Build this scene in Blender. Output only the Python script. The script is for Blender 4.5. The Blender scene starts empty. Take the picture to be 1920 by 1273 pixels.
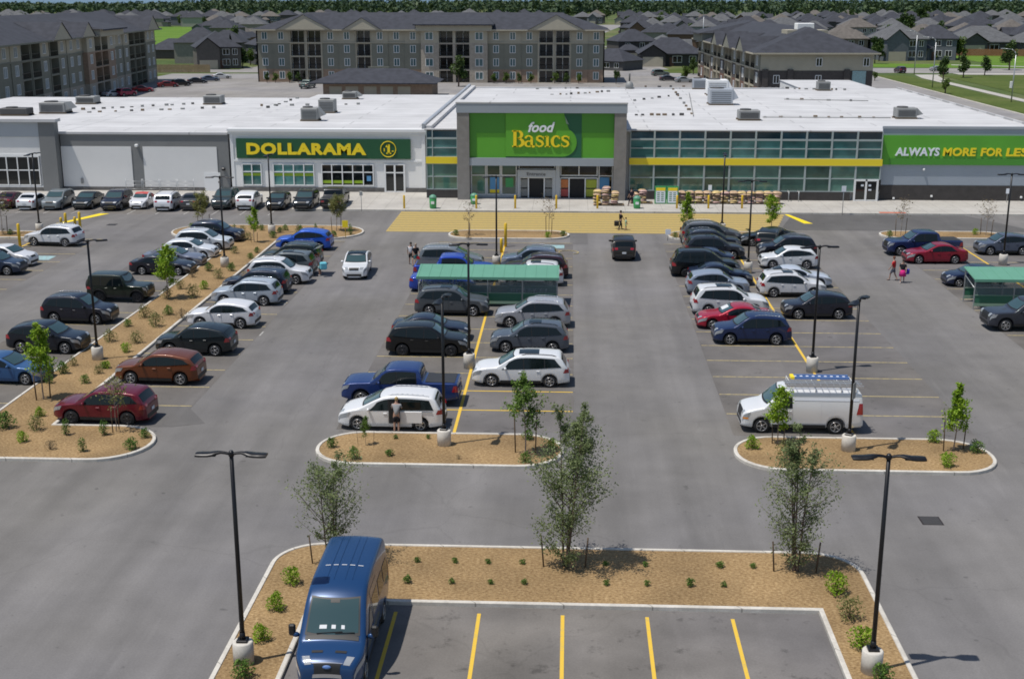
import bpy, math, random
from mathutils import Vector, Matrix
random.seed(11)
S = bpy.context.scene
COL = S.collection
R = math.radians

# ------------------------------------------------------------------ camera
F, CX, CY, CAMH = 2370.0, 960.0, 636.5, 20.0          # focal length and centre of the photograph in its pixels
PITCH = math.atan(641 / F)
YAW = math.atan(112 / math.sqrt(F * F + 641 * 641))
cd = bpy.data.cameras.new('camera')
cd.sensor_width = 36.0
cd.lens = 36.0 * F / 1920.0
cd.clip_start, cd.clip_end = 0.5, 30000
cam = bpy.data.objects.new('camera', cd)
cam.location = (0, 0, CAMH)
cam.rotation_euler = (math.pi / 2 - PITCH, 0, YAW)
COL.objects.link(cam)
S.camera = cam

# ------------------------------------------------------------------ sky, sun, exposure
SUN_DIR = Vector((-2.5, -1.15, 6.95)).normalized()      # from the ground towards the sun
SUN_EL = math.asin(SUN_DIR.z)
W = bpy.data.worlds.new('World')
S.world = W
W.use_nodes = True
wn = W.node_tree.nodes
sky = wn.new('ShaderNodeTexSky')
sky.sky_type = 'NISHITA'
sky.sun_disc = False
sky.sun_elevation = SUN_EL
sky.sun_rotation = math.atan2(SUN_DIR.x, SUN_DIR.y)
sky.air_density, sky.dust_density, sky.ozone_density = 1.0, 0.6, 1.0
wn['Background'].inputs[1].default_value = 0.092
W.node_tree.links.new(sky.outputs[0], wn['Background'].inputs[0])
sl = bpy.data.lights.new('sun', 'SUN')
sl.energy, sl.angle, sl.color = 4.0, R(0.53), (1.0, 0.95, 0.88)
so = bpy.data.objects.new('sun', sl)
so.rotation_euler = SUN_DIR.to_track_quat('Z', 'Y').to_euler()
so.location = (-40, -20, 90)
COL.objects.link(so)
S.view_settings.view_transform = 'Standard'
S.view_settings.look = 'None'
S.view_settings.exposure = 0.0
S.view_settings.gamma = 1.0
S.render.engine = 'CYCLES'
S.cycles.max_bounces = 6
S.cycles.diffuse_bounces = 2
S.cycles.glossy_bounces = 3
S.cycles.transmission_bounces = 4
S.cycles.transparent_max_bounces = 6
S.cycles.caustics_reflective = False
S.cycles.caustics_refractive = False
S.cycles.use_denoising = True
S.cycles.filter_width = 1.75

# ------------------------------------------------------------------ from a pixel of the photograph to a place on the ground
def ray(px, py):
    u, v = (px - CX) / F, (py - CY) / F
    f = math.cos(PITCH) - v * math.sin(PITCH)
    z = -math.sin(PITCH) - v * math.cos(PITCH)
    return (-f * math.sin(YAW) + u * math.cos(YAW), f * math.cos(YAW) + u * math.sin(YAW), z)
def G(px, py, z=0.0):                 # the point of the level plane z that the photograph shows at (px, py)
    X, Y, Z = ray(px, py)
    t = (z - CAMH) / Z
    return (X * t, Y * t)
def V(px, py, Y0):                    # the point (x, z) of the upright plane y = Y0 at that pixel
    X, Y, Z = ray(px, py)
    t = Y0 / Y
    return (X * t, CAMH + Z * t)

# ------------------------------------------------------------------ materials
M = {}
def nt(name):
    m = bpy.data.materials.new(name)
    m.use_nodes = True
    M[name] = m
    return m, m.node_tree.nodes, m.node_tree.links, m.node_tree.nodes['Principled BSDF']
def c4(c): return (c[0], c[1], c[2], 1.0)
def mat(name, col, rough=0.7, metal=0.0, var=0.0, scale=3.0, spec=0.5, coat=0.0, bump=0.0, bscale=30.0, alpha=1.0, stretch=None):
    m, n, l, b = nt(name)
    b.inputs['Base Color'].default_value = c4(col)
    b.inputs['Roughness'].default_value = rough
    b.inputs['Metallic'].default_value = metal
    b.inputs['Specular IOR Level'].default_value = spec
    b.inputs['Coat Weight'].default_value = coat
    b.inputs['Coat Roughness'].default_value = 0.05
    if alpha < 1: b.inputs['Alpha'].default_value = alpha
    if var > 0 or bump > 0:
        g = n.new('ShaderNodeNewGeometry')
        src = g.outputs['Position']
        if stretch:
            mp = n.new('ShaderNodeMapping'); mp.inputs['Scale'].default_value = stretch
            l.new(src, mp.inputs[0]); src = mp.outputs[0]
    if var > 0:
        t = n.new('ShaderNodeTexNoise'); t.inputs['Scale'].default_value = scale; t.inputs['Detail'].default_value = 5
        l.new(src, t.inputs['Vector'])
        r = n.new('ShaderNodeValToRGB')
        r.color_ramp.elements[0].position, r.color_ramp.elements[1].position = 0.3, 0.7
        r.color_ramp.elements[0].color = c4([x * (1 - var) for x in col])
        r.color_ramp.elements[1].color = c4([min(1, x * (1 + var)) for x in col])
        l.new(t.outputs[0], r.inputs[0]); l.new(r.outputs[0], b.inputs['Base Color'])
    if bump > 0:
        t = n.new('ShaderNodeTexNoise'); t.inputs['Scale'].default_value = bscale; t.inputs['Detail'].default_value = 3
        l.new(src, t.inputs['Vector'])
        bp = n.new('ShaderNodeBump'); bp.inputs['Strength'].default_value = bump; bp.inputs['Distance'].default_value = 0.03
        l.new(t.outputs[0], bp.inputs['Height']); l.new(bp.outputs[0], b.inputs['Normal'])
    return m

def asphalt(name, base, warm=0.03, streak=0.13, blotch=(0.83, 1.15), bs=0.09, drip=0.66):
    """weathered tarmac: fine grain, broad worn patches, tyre-polished streaks along the aisles, a few dark drips"""
    m, n, l, b = nt(name)
    g = n.new('ShaderNodeNewGeometry')
    def noise(scale, detail=4, stretch=None, rough=0.55):
        src = g.outputs['Position']
        if stretch:
            mp = n.new('ShaderNodeMapping'); mp.inputs['Scale'].default_value = stretch
            l.new(src, mp.inputs[0]); src = mp.outputs[0]
        t = n.new('ShaderNodeTexNoise'); t.inputs['Scale'].default_value = scale
        t.inputs['Detail'].default_value = detail; t.inputs['Roughness'].default_value = rough
        l.new(src, t.inputs['Vector'])
        return t.outputs[0]
    def mr(v, a, c, lo, hi):
        k = n.new('ShaderNodeMapRange'); l.new(v, k.inputs[0])
        for i, x in enumerate((a, c, lo, hi)): k.inputs[i + 1].default_value = x
        return k.outputs[0]
    def mul(a, c):
        k = n.new('ShaderNodeMath'); k.operation = 'MULTIPLY'; l.new(a, k.inputs[0]); l.new(c, k.inputs[1]); return k.outputs[0]
    patch = mr(noise(bs, 6), 0.3, 0.7, blotch[0], blotch[1])
    mid = mr(noise(0.6, 5), 0.3, 0.7, 0.93, 1.07)
    grain = mr(noise(14, 3), 0.25, 0.75, 0.90, 1.10)
    st = mr(noise(1.0, 4, (0.55, 0.035, 1)), 0.32, 0.68, 1 - streak, 1 + streak)
    spots = mr(noise(1.7, 2), 0.69, 0.76, 1.0, 0.72)
    vo = n.new('ShaderNodeTexVoronoi'); vo.feature = 'DISTANCE_TO_EDGE'; vo.inputs['Scale'].default_value = 0.085
    wob = n.new('ShaderNodeTexNoise'); wob.inputs['Scale'].default_value = 0.5; wob.inputs['Detail'].default_value = 5; l.new(g.outputs['Position'], wob.inputs['Vector'])
    ws = n.new('ShaderNodeVectorMath'); ws.operation = 'MULTIPLY_ADD'; l.new(wob.outputs['Color'], ws.inputs[0]); ws.inputs[1].default_value = (1.8, 1.8, 0); l.new(g.outputs['Position'], ws.inputs[2])
    l.new(ws.outputs[0], vo.inputs['Vector'])
    crack = mr(vo.outputs['Distance'], 0.0012, 0.0040, 0.93, 1.0)
    drips = mr(noise(0.9, 5, None, .7), drip, drip + .10, 1.0, 0.62)
    scuff = mr(noise(1.0, 3, (0.9, 0.12, 1)), 0.62, 0.72, 1.0, 1.10)
    f = mul(mul(mul(patch, mid), mul(grain, st)), mul(mul(spots, crack), mul(drips, scuff)))
    tint = n.new('ShaderNodeMix'); tint.data_type = 'RGBA'
    tint.inputs[6].default_value = c4((base * (1 + warm * 0.4), base * .985, base * .99))
    tint.inputs[7].default_value = c4((base * (1 + warm), base, base * (1 - warm * 1.3)))
    l.new(mr(noise(0.05, 3), 0.35, 0.65, 0, 1), tint.inputs[0])
    vm = n.new('ShaderNodeVectorMath'); vm.operation = 'SCALE'
    l.new(tint.outputs[2], vm.inputs[0]); l.new(f, vm.inputs['Scale'])
    l.new(vm.outputs[0], b.inputs['Base Color'])
    b.inputs['Roughness'].default_value = 0.92
    b.inputs['Specular IOR Level'].default_value = 0.2
    bp = n.new('ShaderNodeBump'); bp.inputs['Strength'].default_value = 0.25; bp.inputs['Distance'].default_value = 0.01
    l.new(noise(40, 2), bp.inputs['Height']); l.new(bp.outputs[0], b.inputs['Normal'])
    return m

def ramp_noise(name, stops, scale, rough=0.9, bump=0.0, detail=6, stretch=None, bscale=None, second=None):
    m, n, l, b = nt(name)
    g = n.new('ShaderNodeNewGeometry')
    src = g.outputs['Position']
    if stretch:
        mp = n.new('ShaderNodeMapping'); mp.inputs['Scale'].default_value = stretch
        l.new(src, mp.inputs[0]); src = mp.outputs[0]
    t = n.new('ShaderNodeTexNoise'); t.inputs['Scale'].default_value = scale; t.inputs['Detail'].default_value = detail
    t.inputs['Roughness'].default_value = 0.62
    l.new(src, t.inputs['Vector'])
    r = n.new('ShaderNodeValToRGB')
    e = r.color_ramp.elements
    e[0].position, e[0].color = stops[0][0], c4(stops[0][1])
    e[1].position, e[1].color = stops[-1][0], c4(stops[-1][1])
    for p, c in stops[1:-1]:
        k = e.new(p); k.color = c4(c)
    l.new(t.outputs[0], r.inputs[0])
    out = r.outputs[0]
    if second:
        t2 = n.new('ShaderNodeTexNoise'); t2.inputs['Scale'].default_value = second[0]; t2.inputs['Detail'].default_value = 4
        l.new(g.outputs['Position'], t2.inputs['Vector'])
        k = n.new('ShaderNodeMapRange'); l.new(t2.outputs[0], k.inputs[0])
        k.inputs[1].default_value, k.inputs[2].default_value, k.inputs[3].default_value, k.inputs[4].default_value = 0.3, 0.7, second[1], second[2]
        vm = n.new('ShaderNodeVectorMath'); vm.operation = 'SCALE'
        l.new(out, vm.inputs[0]); l.new(k.outputs[0], vm.inputs['Scale']); out = vm.outputs[0]
    l.new(out, b.inputs['Base Color'])
    b.inputs['Roughness'].default_value = rough
    b.inputs['Specular IOR Level'].default_value = 0.2
    if bump:
        t3 = n.new('ShaderNodeTexNoise'); t3.inputs['Scale'].default_value = bscale or scale; t3.inputs['Detail'].default_value = 3
        l.new(src, t3.inputs['Vector'])
        bp = n.new('ShaderNodeBump'); bp.inputs['Strength'].default_value = bump; bp.inputs['Distance'].default_value = 0.06
        l.new(t3.outputs[0], bp.inputs['Height']); l.new(bp.outputs[0], b.inputs['Normal'])
    return m

def foliage(name, a, c, scale=2.0, trans=0.3):
    """leaves: two greens mixed leaf by leaf, some light passing through"""
    m, n, l, b = nt(name)
    g = n.new('ShaderNodeNewGeometry')
    t = n.new('ShaderNodeTexNoise'); t.inputs['Scale'].default_value = scale; t.inputs['Detail'].default_value = 3
    l.new(g.outputs['Position'], t.inputs['Vector'])
    ad = n.new('ShaderNodeMath'); ad.operation = 'ADD'
    l.new(t.outputs[0], ad.inputs[0])
    k = n.new('ShaderNodeMapRange'); l.new(g.outputs['Random Per Island'], k.inputs[0])
    k.inputs[3].default_value, k.inputs[4].default_value = -0.3, 0.3
    l.new(k.outputs[0], ad.inputs[1])
    r = n.new('ShaderNodeValToRGB')
    r.color_ramp.elements[0].position, r.color_ramp.elements[1].position = 0.25, 0.8
    r.color_ramp.elements[0].color, r.color_ramp.elements[1].color = c4(a), c4(c)
    l.new(ad.outputs[0], r.inputs[0])
    l.new(r.outputs[0], b.inputs['Base Color'])
    b.inputs['Roughness'].default_value = 0.6
    b.inputs['Specular IOR Level'].default_value = 0.25
    tr = n.new('ShaderNodeBsdfTranslucent'); l.new(r.outputs[0], tr.inputs[0])
    mx = n.new('ShaderNodeMixShader'); mx.inputs[0].default_value = trans
    l.new(b.outputs[0], mx.inputs[1]); l.new(tr.outputs[0], mx.inputs[2])
    l.new(mx.outputs[0], n['Material Output'].inputs[0])
    return m

def objcol(name, rough, metal, coat, spec=0.5, var=0.0, dirt=0.0):
    """a painted surface that takes the colour of the object that wears it"""
    m, n, l, b = nt(name)
    o = n.new('ShaderNodeObjectInfo')
    out = o.outputs['Color']
    if var:
        g = n.new('ShaderNodeNewGeometry')
        t = n.new('ShaderNodeTexNoise'); t.inputs['Scale'].default_value = var; t.inputs['Detail'].default_value = 5
        l.new(g.outputs['Position'], t.inputs['Vector'])
        k = n.new('ShaderNodeMapRange'); l.new(t.outputs[0], k.inputs[0])
        k.inputs[1].default_value, k.inputs[2].default_value, k.inputs[3].default_value, k.inputs[4].default_value = 0.3, 0.7, 1 - dirt, 1 + dirt
        vm = n.new('ShaderNodeVectorMath'); vm.operation = 'SCALE'
        l.new(out, vm.inputs[0]); l.new(k.outputs[0], vm.inputs['Scale']); out = vm.outputs[0]
    l.new(out, b.inputs['Base Color'])
    b.inputs['Roughness'].default_value = rough
    b.inputs['Metallic'].default_value = metal
    b.inputs['Coat Weight'].default_value = coat
    b.inputs['Coat Roughness'].default_value = 0.03
    b.inputs['Specular IOR Level'].default_value = spec
    return m

def pane(name, col, rough):
    """tinted glass whose depth of colour differs from pane to pane"""
    m, n, l, b = nt(name)
    o = n.new('ShaderNodeObjectInfo'); k = n.new('ShaderNodeMapRange'); l.new(o.outputs['Random'], k.inputs[0]); k.inputs[3].default_value, k.inputs[4].default_value = .42, 1.1
    g = n.new('ShaderNodeNewGeometry'); t = n.new('ShaderNodeTexNoise'); t.inputs['Scale'].default_value = .6; t.inputs['Detail'].default_value = 3; l.new(g.outputs['Position'], t.inputs['Vector'])
    k2 = n.new('ShaderNodeMapRange'); l.new(t.outputs[0], k2.inputs[0])
    for i, x in enumerate((.35, .65, .75, 1.2)): k2.inputs[i + 1].default_value = x
    mu = n.new('ShaderNodeMath'); mu.operation = 'MULTIPLY'; l.new(k.outputs[0], mu.inputs[0]); l.new(k2.outputs[0], mu.inputs[1])
    v = n.new('ShaderNodeVectorMath'); v.operation = 'SCALE'; v.inputs[0].default_value = col; l.new(mu.outputs[0], v.inputs['Scale']); l.new(v.outputs[0], b.inputs['Base Color'])
    b.inputs['Roughness'].default_value = rough; b.inputs['Specular IOR Level'].default_value = .7; b.inputs['Coat Weight'].default_value = .3
asphalt('asphalt', 0.168, 0.05)
asphalt('asphalt_dark', 0.115, 0.03, 0.06)
asphalt('asphalt_worn', 0.135, 0.05, 0.06)
asphalt('asphalt_stall', 0.140, 0.09, 0.05, (0.78, 1.22), 0.22, 0.60)
asphalt('asphalt_bay', 0.162, 0.09, 0.05, (0.72, 1.24), 0.25, 0.585)
asphalt('road_far', 0.26, 0.05, 0.05)
ramp_noise('mulch', [(0.25, (0.13, 0.080, 0.038)), (0.42, (0.26, 0.168, 0.080)), (0.58, (0.365, 0.248, 0.124)), (0.78, (0.52, 0.385, 0.215))], 8.0, bump=1.0, stretch=(1, 1.6, 1), bscale=9, second=(0.35, 0.74, 1.16))
ramp_noise('terrain', [(0.3, (0.05, 0.085, 0.02)), (0.5, (0.085, 0.12, 0.035)), (0.65, (0.17, 0.16, 0.08)), (0.8, (0.26, 0.23, 0.15))], 0.02, second=(0.4, 0.85, 1.15))
ramp_noise('lawn', [(0.3, (0.058, 0.088, 0.014)), (0.55, (0.085, 0.115, 0.022)), (0.75, (0.135, 0.145, 0.05))], 0.07, second=(1.2, 0.8, 1.2))
ramp_noise('lawn_bright', [(0.3, (0.08, 0.16, 0.016)), (0.55, (0.11, 0.20, 0.022)), (0.75, (0.17, 0.22, 0.05))], 0.05, second=(1.2, 0.8, 1.2))
ramp_noise('concrete', [(0.3, (0.39, 0.37, 0.34)), (0.7, (0.50, 0.48, 0.445))], 0.35, second=(5, 0.92, 1.06))
ramp_noise('kerb_concrete', [(0.3, (0.48, 0.45, 0.40)), (0.7, (0.66, 0.63, 0.57))], 0.9, second=(8, 0.9, 1.08))
ramp_noise('post_concrete', [(0.3, (0.52, 0.49, 0.44)), (0.7, (0.66, 0.63, 0.57))], 2.0, second=(12, 0.93, 1.05))
def joints(name, pitch, width, dark, diag):
    """cut joints in cast concrete: across the kerb every few metres, a square grid in the pavement"""
    n, l = M[name].node_tree.nodes, M[name].node_tree.links
    b = n['Principled BSDF']; src = b.inputs['Base Color'].links[0].from_socket
    g = n.new('ShaderNodeNewGeometry'); sp = n.new('ShaderNodeSeparateXYZ'); l.new(g.outputs['Position'], sp.inputs[0])
    def m(op, a, c):
        k = n.new('ShaderNodeMath'); k.operation = op
        for i, x in enumerate((a, c)):
            if isinstance(x, (int, float)): k.inputs[i].default_value = x
            else: l.new(x, k.inputs[i])
        return k.outputs[0]
    cut = lambda v: m('LESS_THAN', m('FLOORED_MODULO', v, pitch), width)
    f = cut(m('ADD', sp.outputs[0], sp.outputs[1])) if diag else m('MAXIMUM', cut(sp.outputs[0]), cut(sp.outputs[1]))
    k = n.new('ShaderNodeMapRange'); l.new(f, k.inputs[0]); k.inputs[3].default_value, k.inputs[4].default_value = 1.0, dark
    v = n.new('ShaderNodeVectorMath'); v.operation = 'SCALE'; l.new(src, v.inputs[0]); l.new(k.outputs[0], v.inputs['Scale']); l.new(v.outputs[0], b.inputs['Base Color'])
joints('kerb_concrete', 3.0, 0.05, 0.55, True)
joints('concrete', 1.8, 0.05, 0.72, False)
def worn_paint(name, col, under, lo):
    m, n, l, b = nt(name)
    g = n.new('ShaderNodeNewGeometry')
    t = n.new('ShaderNodeTexNoise'); t.inputs['Scale'].default_value = 3.5; t.inputs['Detail'].default_value = 6; t.inputs['Roughness'].default_value = 0.7
    l.new(g.outputs['Position'], t.inputs['Vector'])
    r = n.new('ShaderNodeValToRGB')
    r.color_ramp.elements[0].position, r.color_ramp.elements[1].position = lo, lo + 0.2
    r.color_ramp.elements[0].color, r.color_ramp.elements[1].color = c4(under), c4(col)
    l.new(t.outputs[0], r.inputs[0]); l.new(r.outputs[0], b.inputs['Base Color'])
    b.inputs['Roughness'].default_value = 0.8
worn_paint('line_yellow', (0.72, 0.47, 0.05), (0.50, 0.38, 0.12), 0.28)
worn_paint('line_faded', (0.46, 0.37, 0.17), (0.24, 0.21, 0.15), 0.36)
worn_paint('line_white', (0.50, 0.49, 0.46), (0.26, 0.25, 0.23), 0.4)
worn_paint('crossing_yellow', (0.46, 0.335, 0.105), (0.36, 0.28, 0.12), 0.34)
worn_paint('crossing_base', (0.34, 0.26, 0.105), (0.33, 0.26, 0.12), 0.34)
worn_paint('line_blue', (0.30, 0.50, 0.52), (0.28, 0.36, 0.36), 0.40)
objcol('paint', 0.28, 0.15, 0.5, 0.32)
objcol('house_wall', 0.85, 0, 0, 0.2, 1.5, 0.10)
mat('car_glass', (0.006, 0.010, 0.012), 0.05, 0, spec=0.38)
mat('windscreen', (0.035, 0.072, 0.074), 0.05, 0, spec=0.9, coat=0.4)
mat('black_plastic', (0.014, 0.014, 0.015), 0.5)
mat('tyre_rubber', (0.012, 0.012, 0.013), 0.75)
mat('alloy', (0.42, 0.42, 0.43), 0.32, 0.75)
mat('dark_alloy', (0.05, 0.05, 0.055), 0.35, 0.6)
mat('chrome', (0.72, 0.73, 0.75), 0.15, 0.9)
mat('lamp_clear', (0.34, 0.36, 0.38), 0.12, 0.1, spec=0.8, coat=0.6)
mat('lamp_red', (0.33, 0.012, 0.02), 0.15, 0, spec=0.7, coat=0.6)
mat('lamp_amber', (0.75, 0.26, 0.02), 0.2)
mat('plate_white', (0.66, 0.68, 0.70), 0.5)
mat('bed_cover', (0.030, 0.032, 0.036), 0.6)
mat('black_metal', (0.010, 0.010, 0.012), 0.38, 0.2, spec=0.5)
mat('lamp_lens', (0.10, 0.12, 0.14), 0.2, 0.2)
mat('galvanised', (0.46, 0.48, 0.49), 0.42, 0.6, 0.1, 4)
m_, n_, l_, b_ = nt('roof_membrane')
g_ = n_.new('ShaderNodeNewGeometry'); bt = n_.new('ShaderNodeTexBrick'); l_.new(g_.outputs['Position'], bt.inputs['Vector'])
bt.inputs['Scale'].default_value = 1.0; bt.inputs['Brick Width'].default_value = 16.0; bt.inputs['Row Height'].default_value = 3.0; bt.inputs['Mortar Size'].default_value = 0.09
for k_, v_ in (('Color1', .54), ('Color2', .585), ('Mortar', .40)): bt.inputs[k_].default_value = (v_, v_, v_ * 1.01, 1)
t_ = n_.new('ShaderNodeTexNoise'); t_.inputs['Scale'].default_value = .25; t_.inputs['Detail'].default_value = 6; l_.new(g_.outputs['Position'], t_.inputs['Vector'])
k_ = n_.new('ShaderNodeMapRange'); l_.new(t_.outputs[0], k_.inputs[0]); k_.inputs[1].default_value, k_.inputs[2].default_value, k_.inputs[3].default_value, k_.inputs[4].default_value = .3, .7, .86, 1.05
v_ = n_.new('ShaderNodeVectorMath'); v_.operation = 'SCALE'; l_.new(bt.outputs[0], v_.inputs[0]); l_.new(k_.outputs[0], v_.inputs['Scale']); l_.new(v_.outputs[0], b_.inputs['Base Color']); b_.inputs['Roughness'].default_value = .8
mat('wall_white', (0.80, 0.80, 0.785), 0.85, 0, 0.03, 0.5)
mat('wall_offwhite', (0.73, 0.73, 0.72), 0.85, 0, 0.03, 0.4)
mat('wall_grey', (0.20, 0.205, 0.205), 0.85, 0, 0.05, 0.6)
mat('metal_panel', (0.34, 0.385, 0.44), 0.5, 0.2, 0.04, 0.3)
mat('panel_light', (0.43, 0.46, 0.50), 0.45, 0.35, 0.04, 0.3)
mat('pier_stone', (0.235, 0.225, 0.215), 0.85, 0, 0.10, 1.6)
mat('trim_white', (0.78, 0.79, 0.79), 0.6)
mat('mullion', (0.36, 0.42, 0.42), 0.5)
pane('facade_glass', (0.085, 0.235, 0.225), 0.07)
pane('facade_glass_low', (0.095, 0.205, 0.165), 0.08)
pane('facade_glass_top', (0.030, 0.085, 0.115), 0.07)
mat('dark_glass', (0.008, 0.011, 0.012), 0.07, 0, spec=0.7)
mat('interior_dark', (0.012, 0.012, 0.013), 0.7)
mat('sign_green', (0.105, 0.375, 0.032), 0.5, 0, 0.05, 0.4)
mat('sign_green_mid', (0.070, 0.275, 0.032), 0.5)
mat('sign_green_dark', (0.016, 0.115, 0.060), 0.5)
mat('sign_forest', (0.014, 0.090, 0.036), 0.5)
mat('sign_yellow', (0.92, 0.70, 0.02), 0.5)
mat('band_yellow', (0.84, 0.66, 0.03), 0.5)
mat('sign_white', (0.80, 0.84, 0.90), 0.5)
mat('sign_ink', (0.10, 0.10, 0.11), 0.6)
mat('lime_band', (0.27, 0.42, 0.02), 0.5)
mat('poster_blue', (0.10, 0.30, 0.55), 0.5)
mat('poster_orange', (0.62, 0.20, 0.06), 0.5)
mat('poster_red', (0.50, 0.08, 0.07), 0.5)
mat('poster_lime', (0.42, 0.48, 0.05), 0.5)
mat('grocer_green', (0.05, 0.32, 0.10), 0.45)
mat('canopy_green', (0.125, 0.315, 0.22), 0.5, 0, 0.04, 1.0)
mat('panel_green', (0.035, 0.15, 0.09), 0.4)
mat('rail_green', (0.22, 0.34, 0.25), 0.5)
mat('clear_panel', (0.24, 0.29, 0.30), 0.12, 0, spec=0.5, alpha=0.32)
mat('bollard_yellow', (0.72, 0.47, 0.02), 0.5, 0, 0.08, 3)
mat('wood_stake', (0.10, 0.07, 0.045), 0.8, 0, 0.2, 4)
mat('bark', (0.12, 0.085, 0.065), 0.85, 0, 0.3, 8)
mat('bark_pale', (0.26, 0.21, 0.17), 0.85, 0, 0.3, 8)
mat('iron', (0.035, 0.028, 0.027), 0.7, 0.3, 0.2, 6)
mat('tactile_red', (0.50, 0.11, 0.05), 0.8)
mat('unit_grey', (0.27, 0.275, 0.27), 0.6, 0.2, 0.08, 1.5)
mat('unit_dark', (0.07, 0.07, 0.07), 0.6)
mat('roof_shingle', (0.040, 0.043, 0.055), 0.9, 0, 0.22, 0.8)
mat('roof_shingle_warm', (0.125, 0.112, 0.100), 0.9, 0, 0.22, 0.8)
mat('roof_shingle_grey', (0.105, 0.108, 0.114), 0.9, 0, 0.22, 0.8)
mat('siding_cream', (0.42, 0.385, 0.30), 0.8, 0, 0.05, 0.8)
mat('siding_green', (0.205, 0.205, 0.165), 0.8, 0, 0.06, 0.8)
mat('brick_tan', (0.30, 0.215, 0.155), 0.85, 0, 0.15, 2.5)
mat('brick_dark', (0.075, 0.066, 0.062), 0.85, 0, 0.15, 2.5)
mat('brick_brown', (0.16, 0.085, 0.06), 0.85, 0, 0.2, 2.5)
mat('stone_grey', (0.36, 0.32, 0.265), 0.85, 0, 0.15, 2.0)
mat('window_blue', (0.075, 0.155, 0.17), 0.08, 0, spec=0.8)
mat('fence_wood', (0.26, 0.125, 0.06), 0.85, 0, 0.15, 1.5)
mat('fence_pale', (0.30, 0.22, 0.13), 0.85, 0, 0.15, 1.5)
mat('bag_tan', (0.52, 0.36, 0.23), 0.45, 0, 0.35, 2.2)
mat('bag_pink', (0.46, 0.30, 0.27), 0.45, 0, 0.35, 2.2)
mat('bag_yellow', (0.60, 0.45, 0.20), 0.45, 0, 0.3, 2.2)
mat('pallet_wood', (0.20, 0.15, 0.10), 0.85)
mat('skin', (0.42, 0.25, 0.18), 0.6)
mat('ladder_blue', (0.10, 0.20, 0.46), 0.5)
mat('aluminium', (0.60, 0.61, 0.62), 0.35, 0.7)
objcol('cloth', 0.85, 0, 0, 0.2)
objcol('hair', 0.7, 0, 0, 0.3)
mat('water', (0.035, 0.12, 0.22), 0.25, 0, spec=0.5)
mat('block_dark', (0.055, 0.05, 0.048), 0.85, 0, 0.15, 2.0)
mat('block_stone', (0.14, 0.135, 0.13), 0.9, 0, 0.30, 1.8, bump=0.5, bscale=3)
foliage('leaf_birch', (0.12, 0.160, 0.060), (0.29, 0.35, 0.16), 1.5, 0.45)
foliage('leaf_bright', (0.16, 0.29, 0.016), (0.36, 0.50, 0.05), 2.0, 0.35)
foliage('leaf_young', (0.09, 0.17, 0.025), (0.20, 0.30, 0.065), 2.0, 0.3)
foliage('leaf_olive', (0.13, 0.145, 0.04), (0.27, 0.27, 0.10), 2.0, 0.25)
foliage('leaf_shrub', (0.06, 0.13, 0.022), (0.15, 0.25, 0.045), 3.0, 0.25)
foliage('leaf_dry', (0.13, 0.105, 0.06), (0.24, 0.19, 0.11), 3.0, 0.2)
foliage('leaf_far', (0.026, 0.058, 0.016), (0.09, 0.14, 0.034), 0.12, 0.15)
foliage('leaf_far_light', (0.06, 0.11, 0.018), (0.13, 0.19, 0.035), 0.2, 0.2)
foliage('leaf_belt', (0.022, 0.048, 0.026), (0.080, 0.120, 0.050), 0.02, 0.1)

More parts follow.
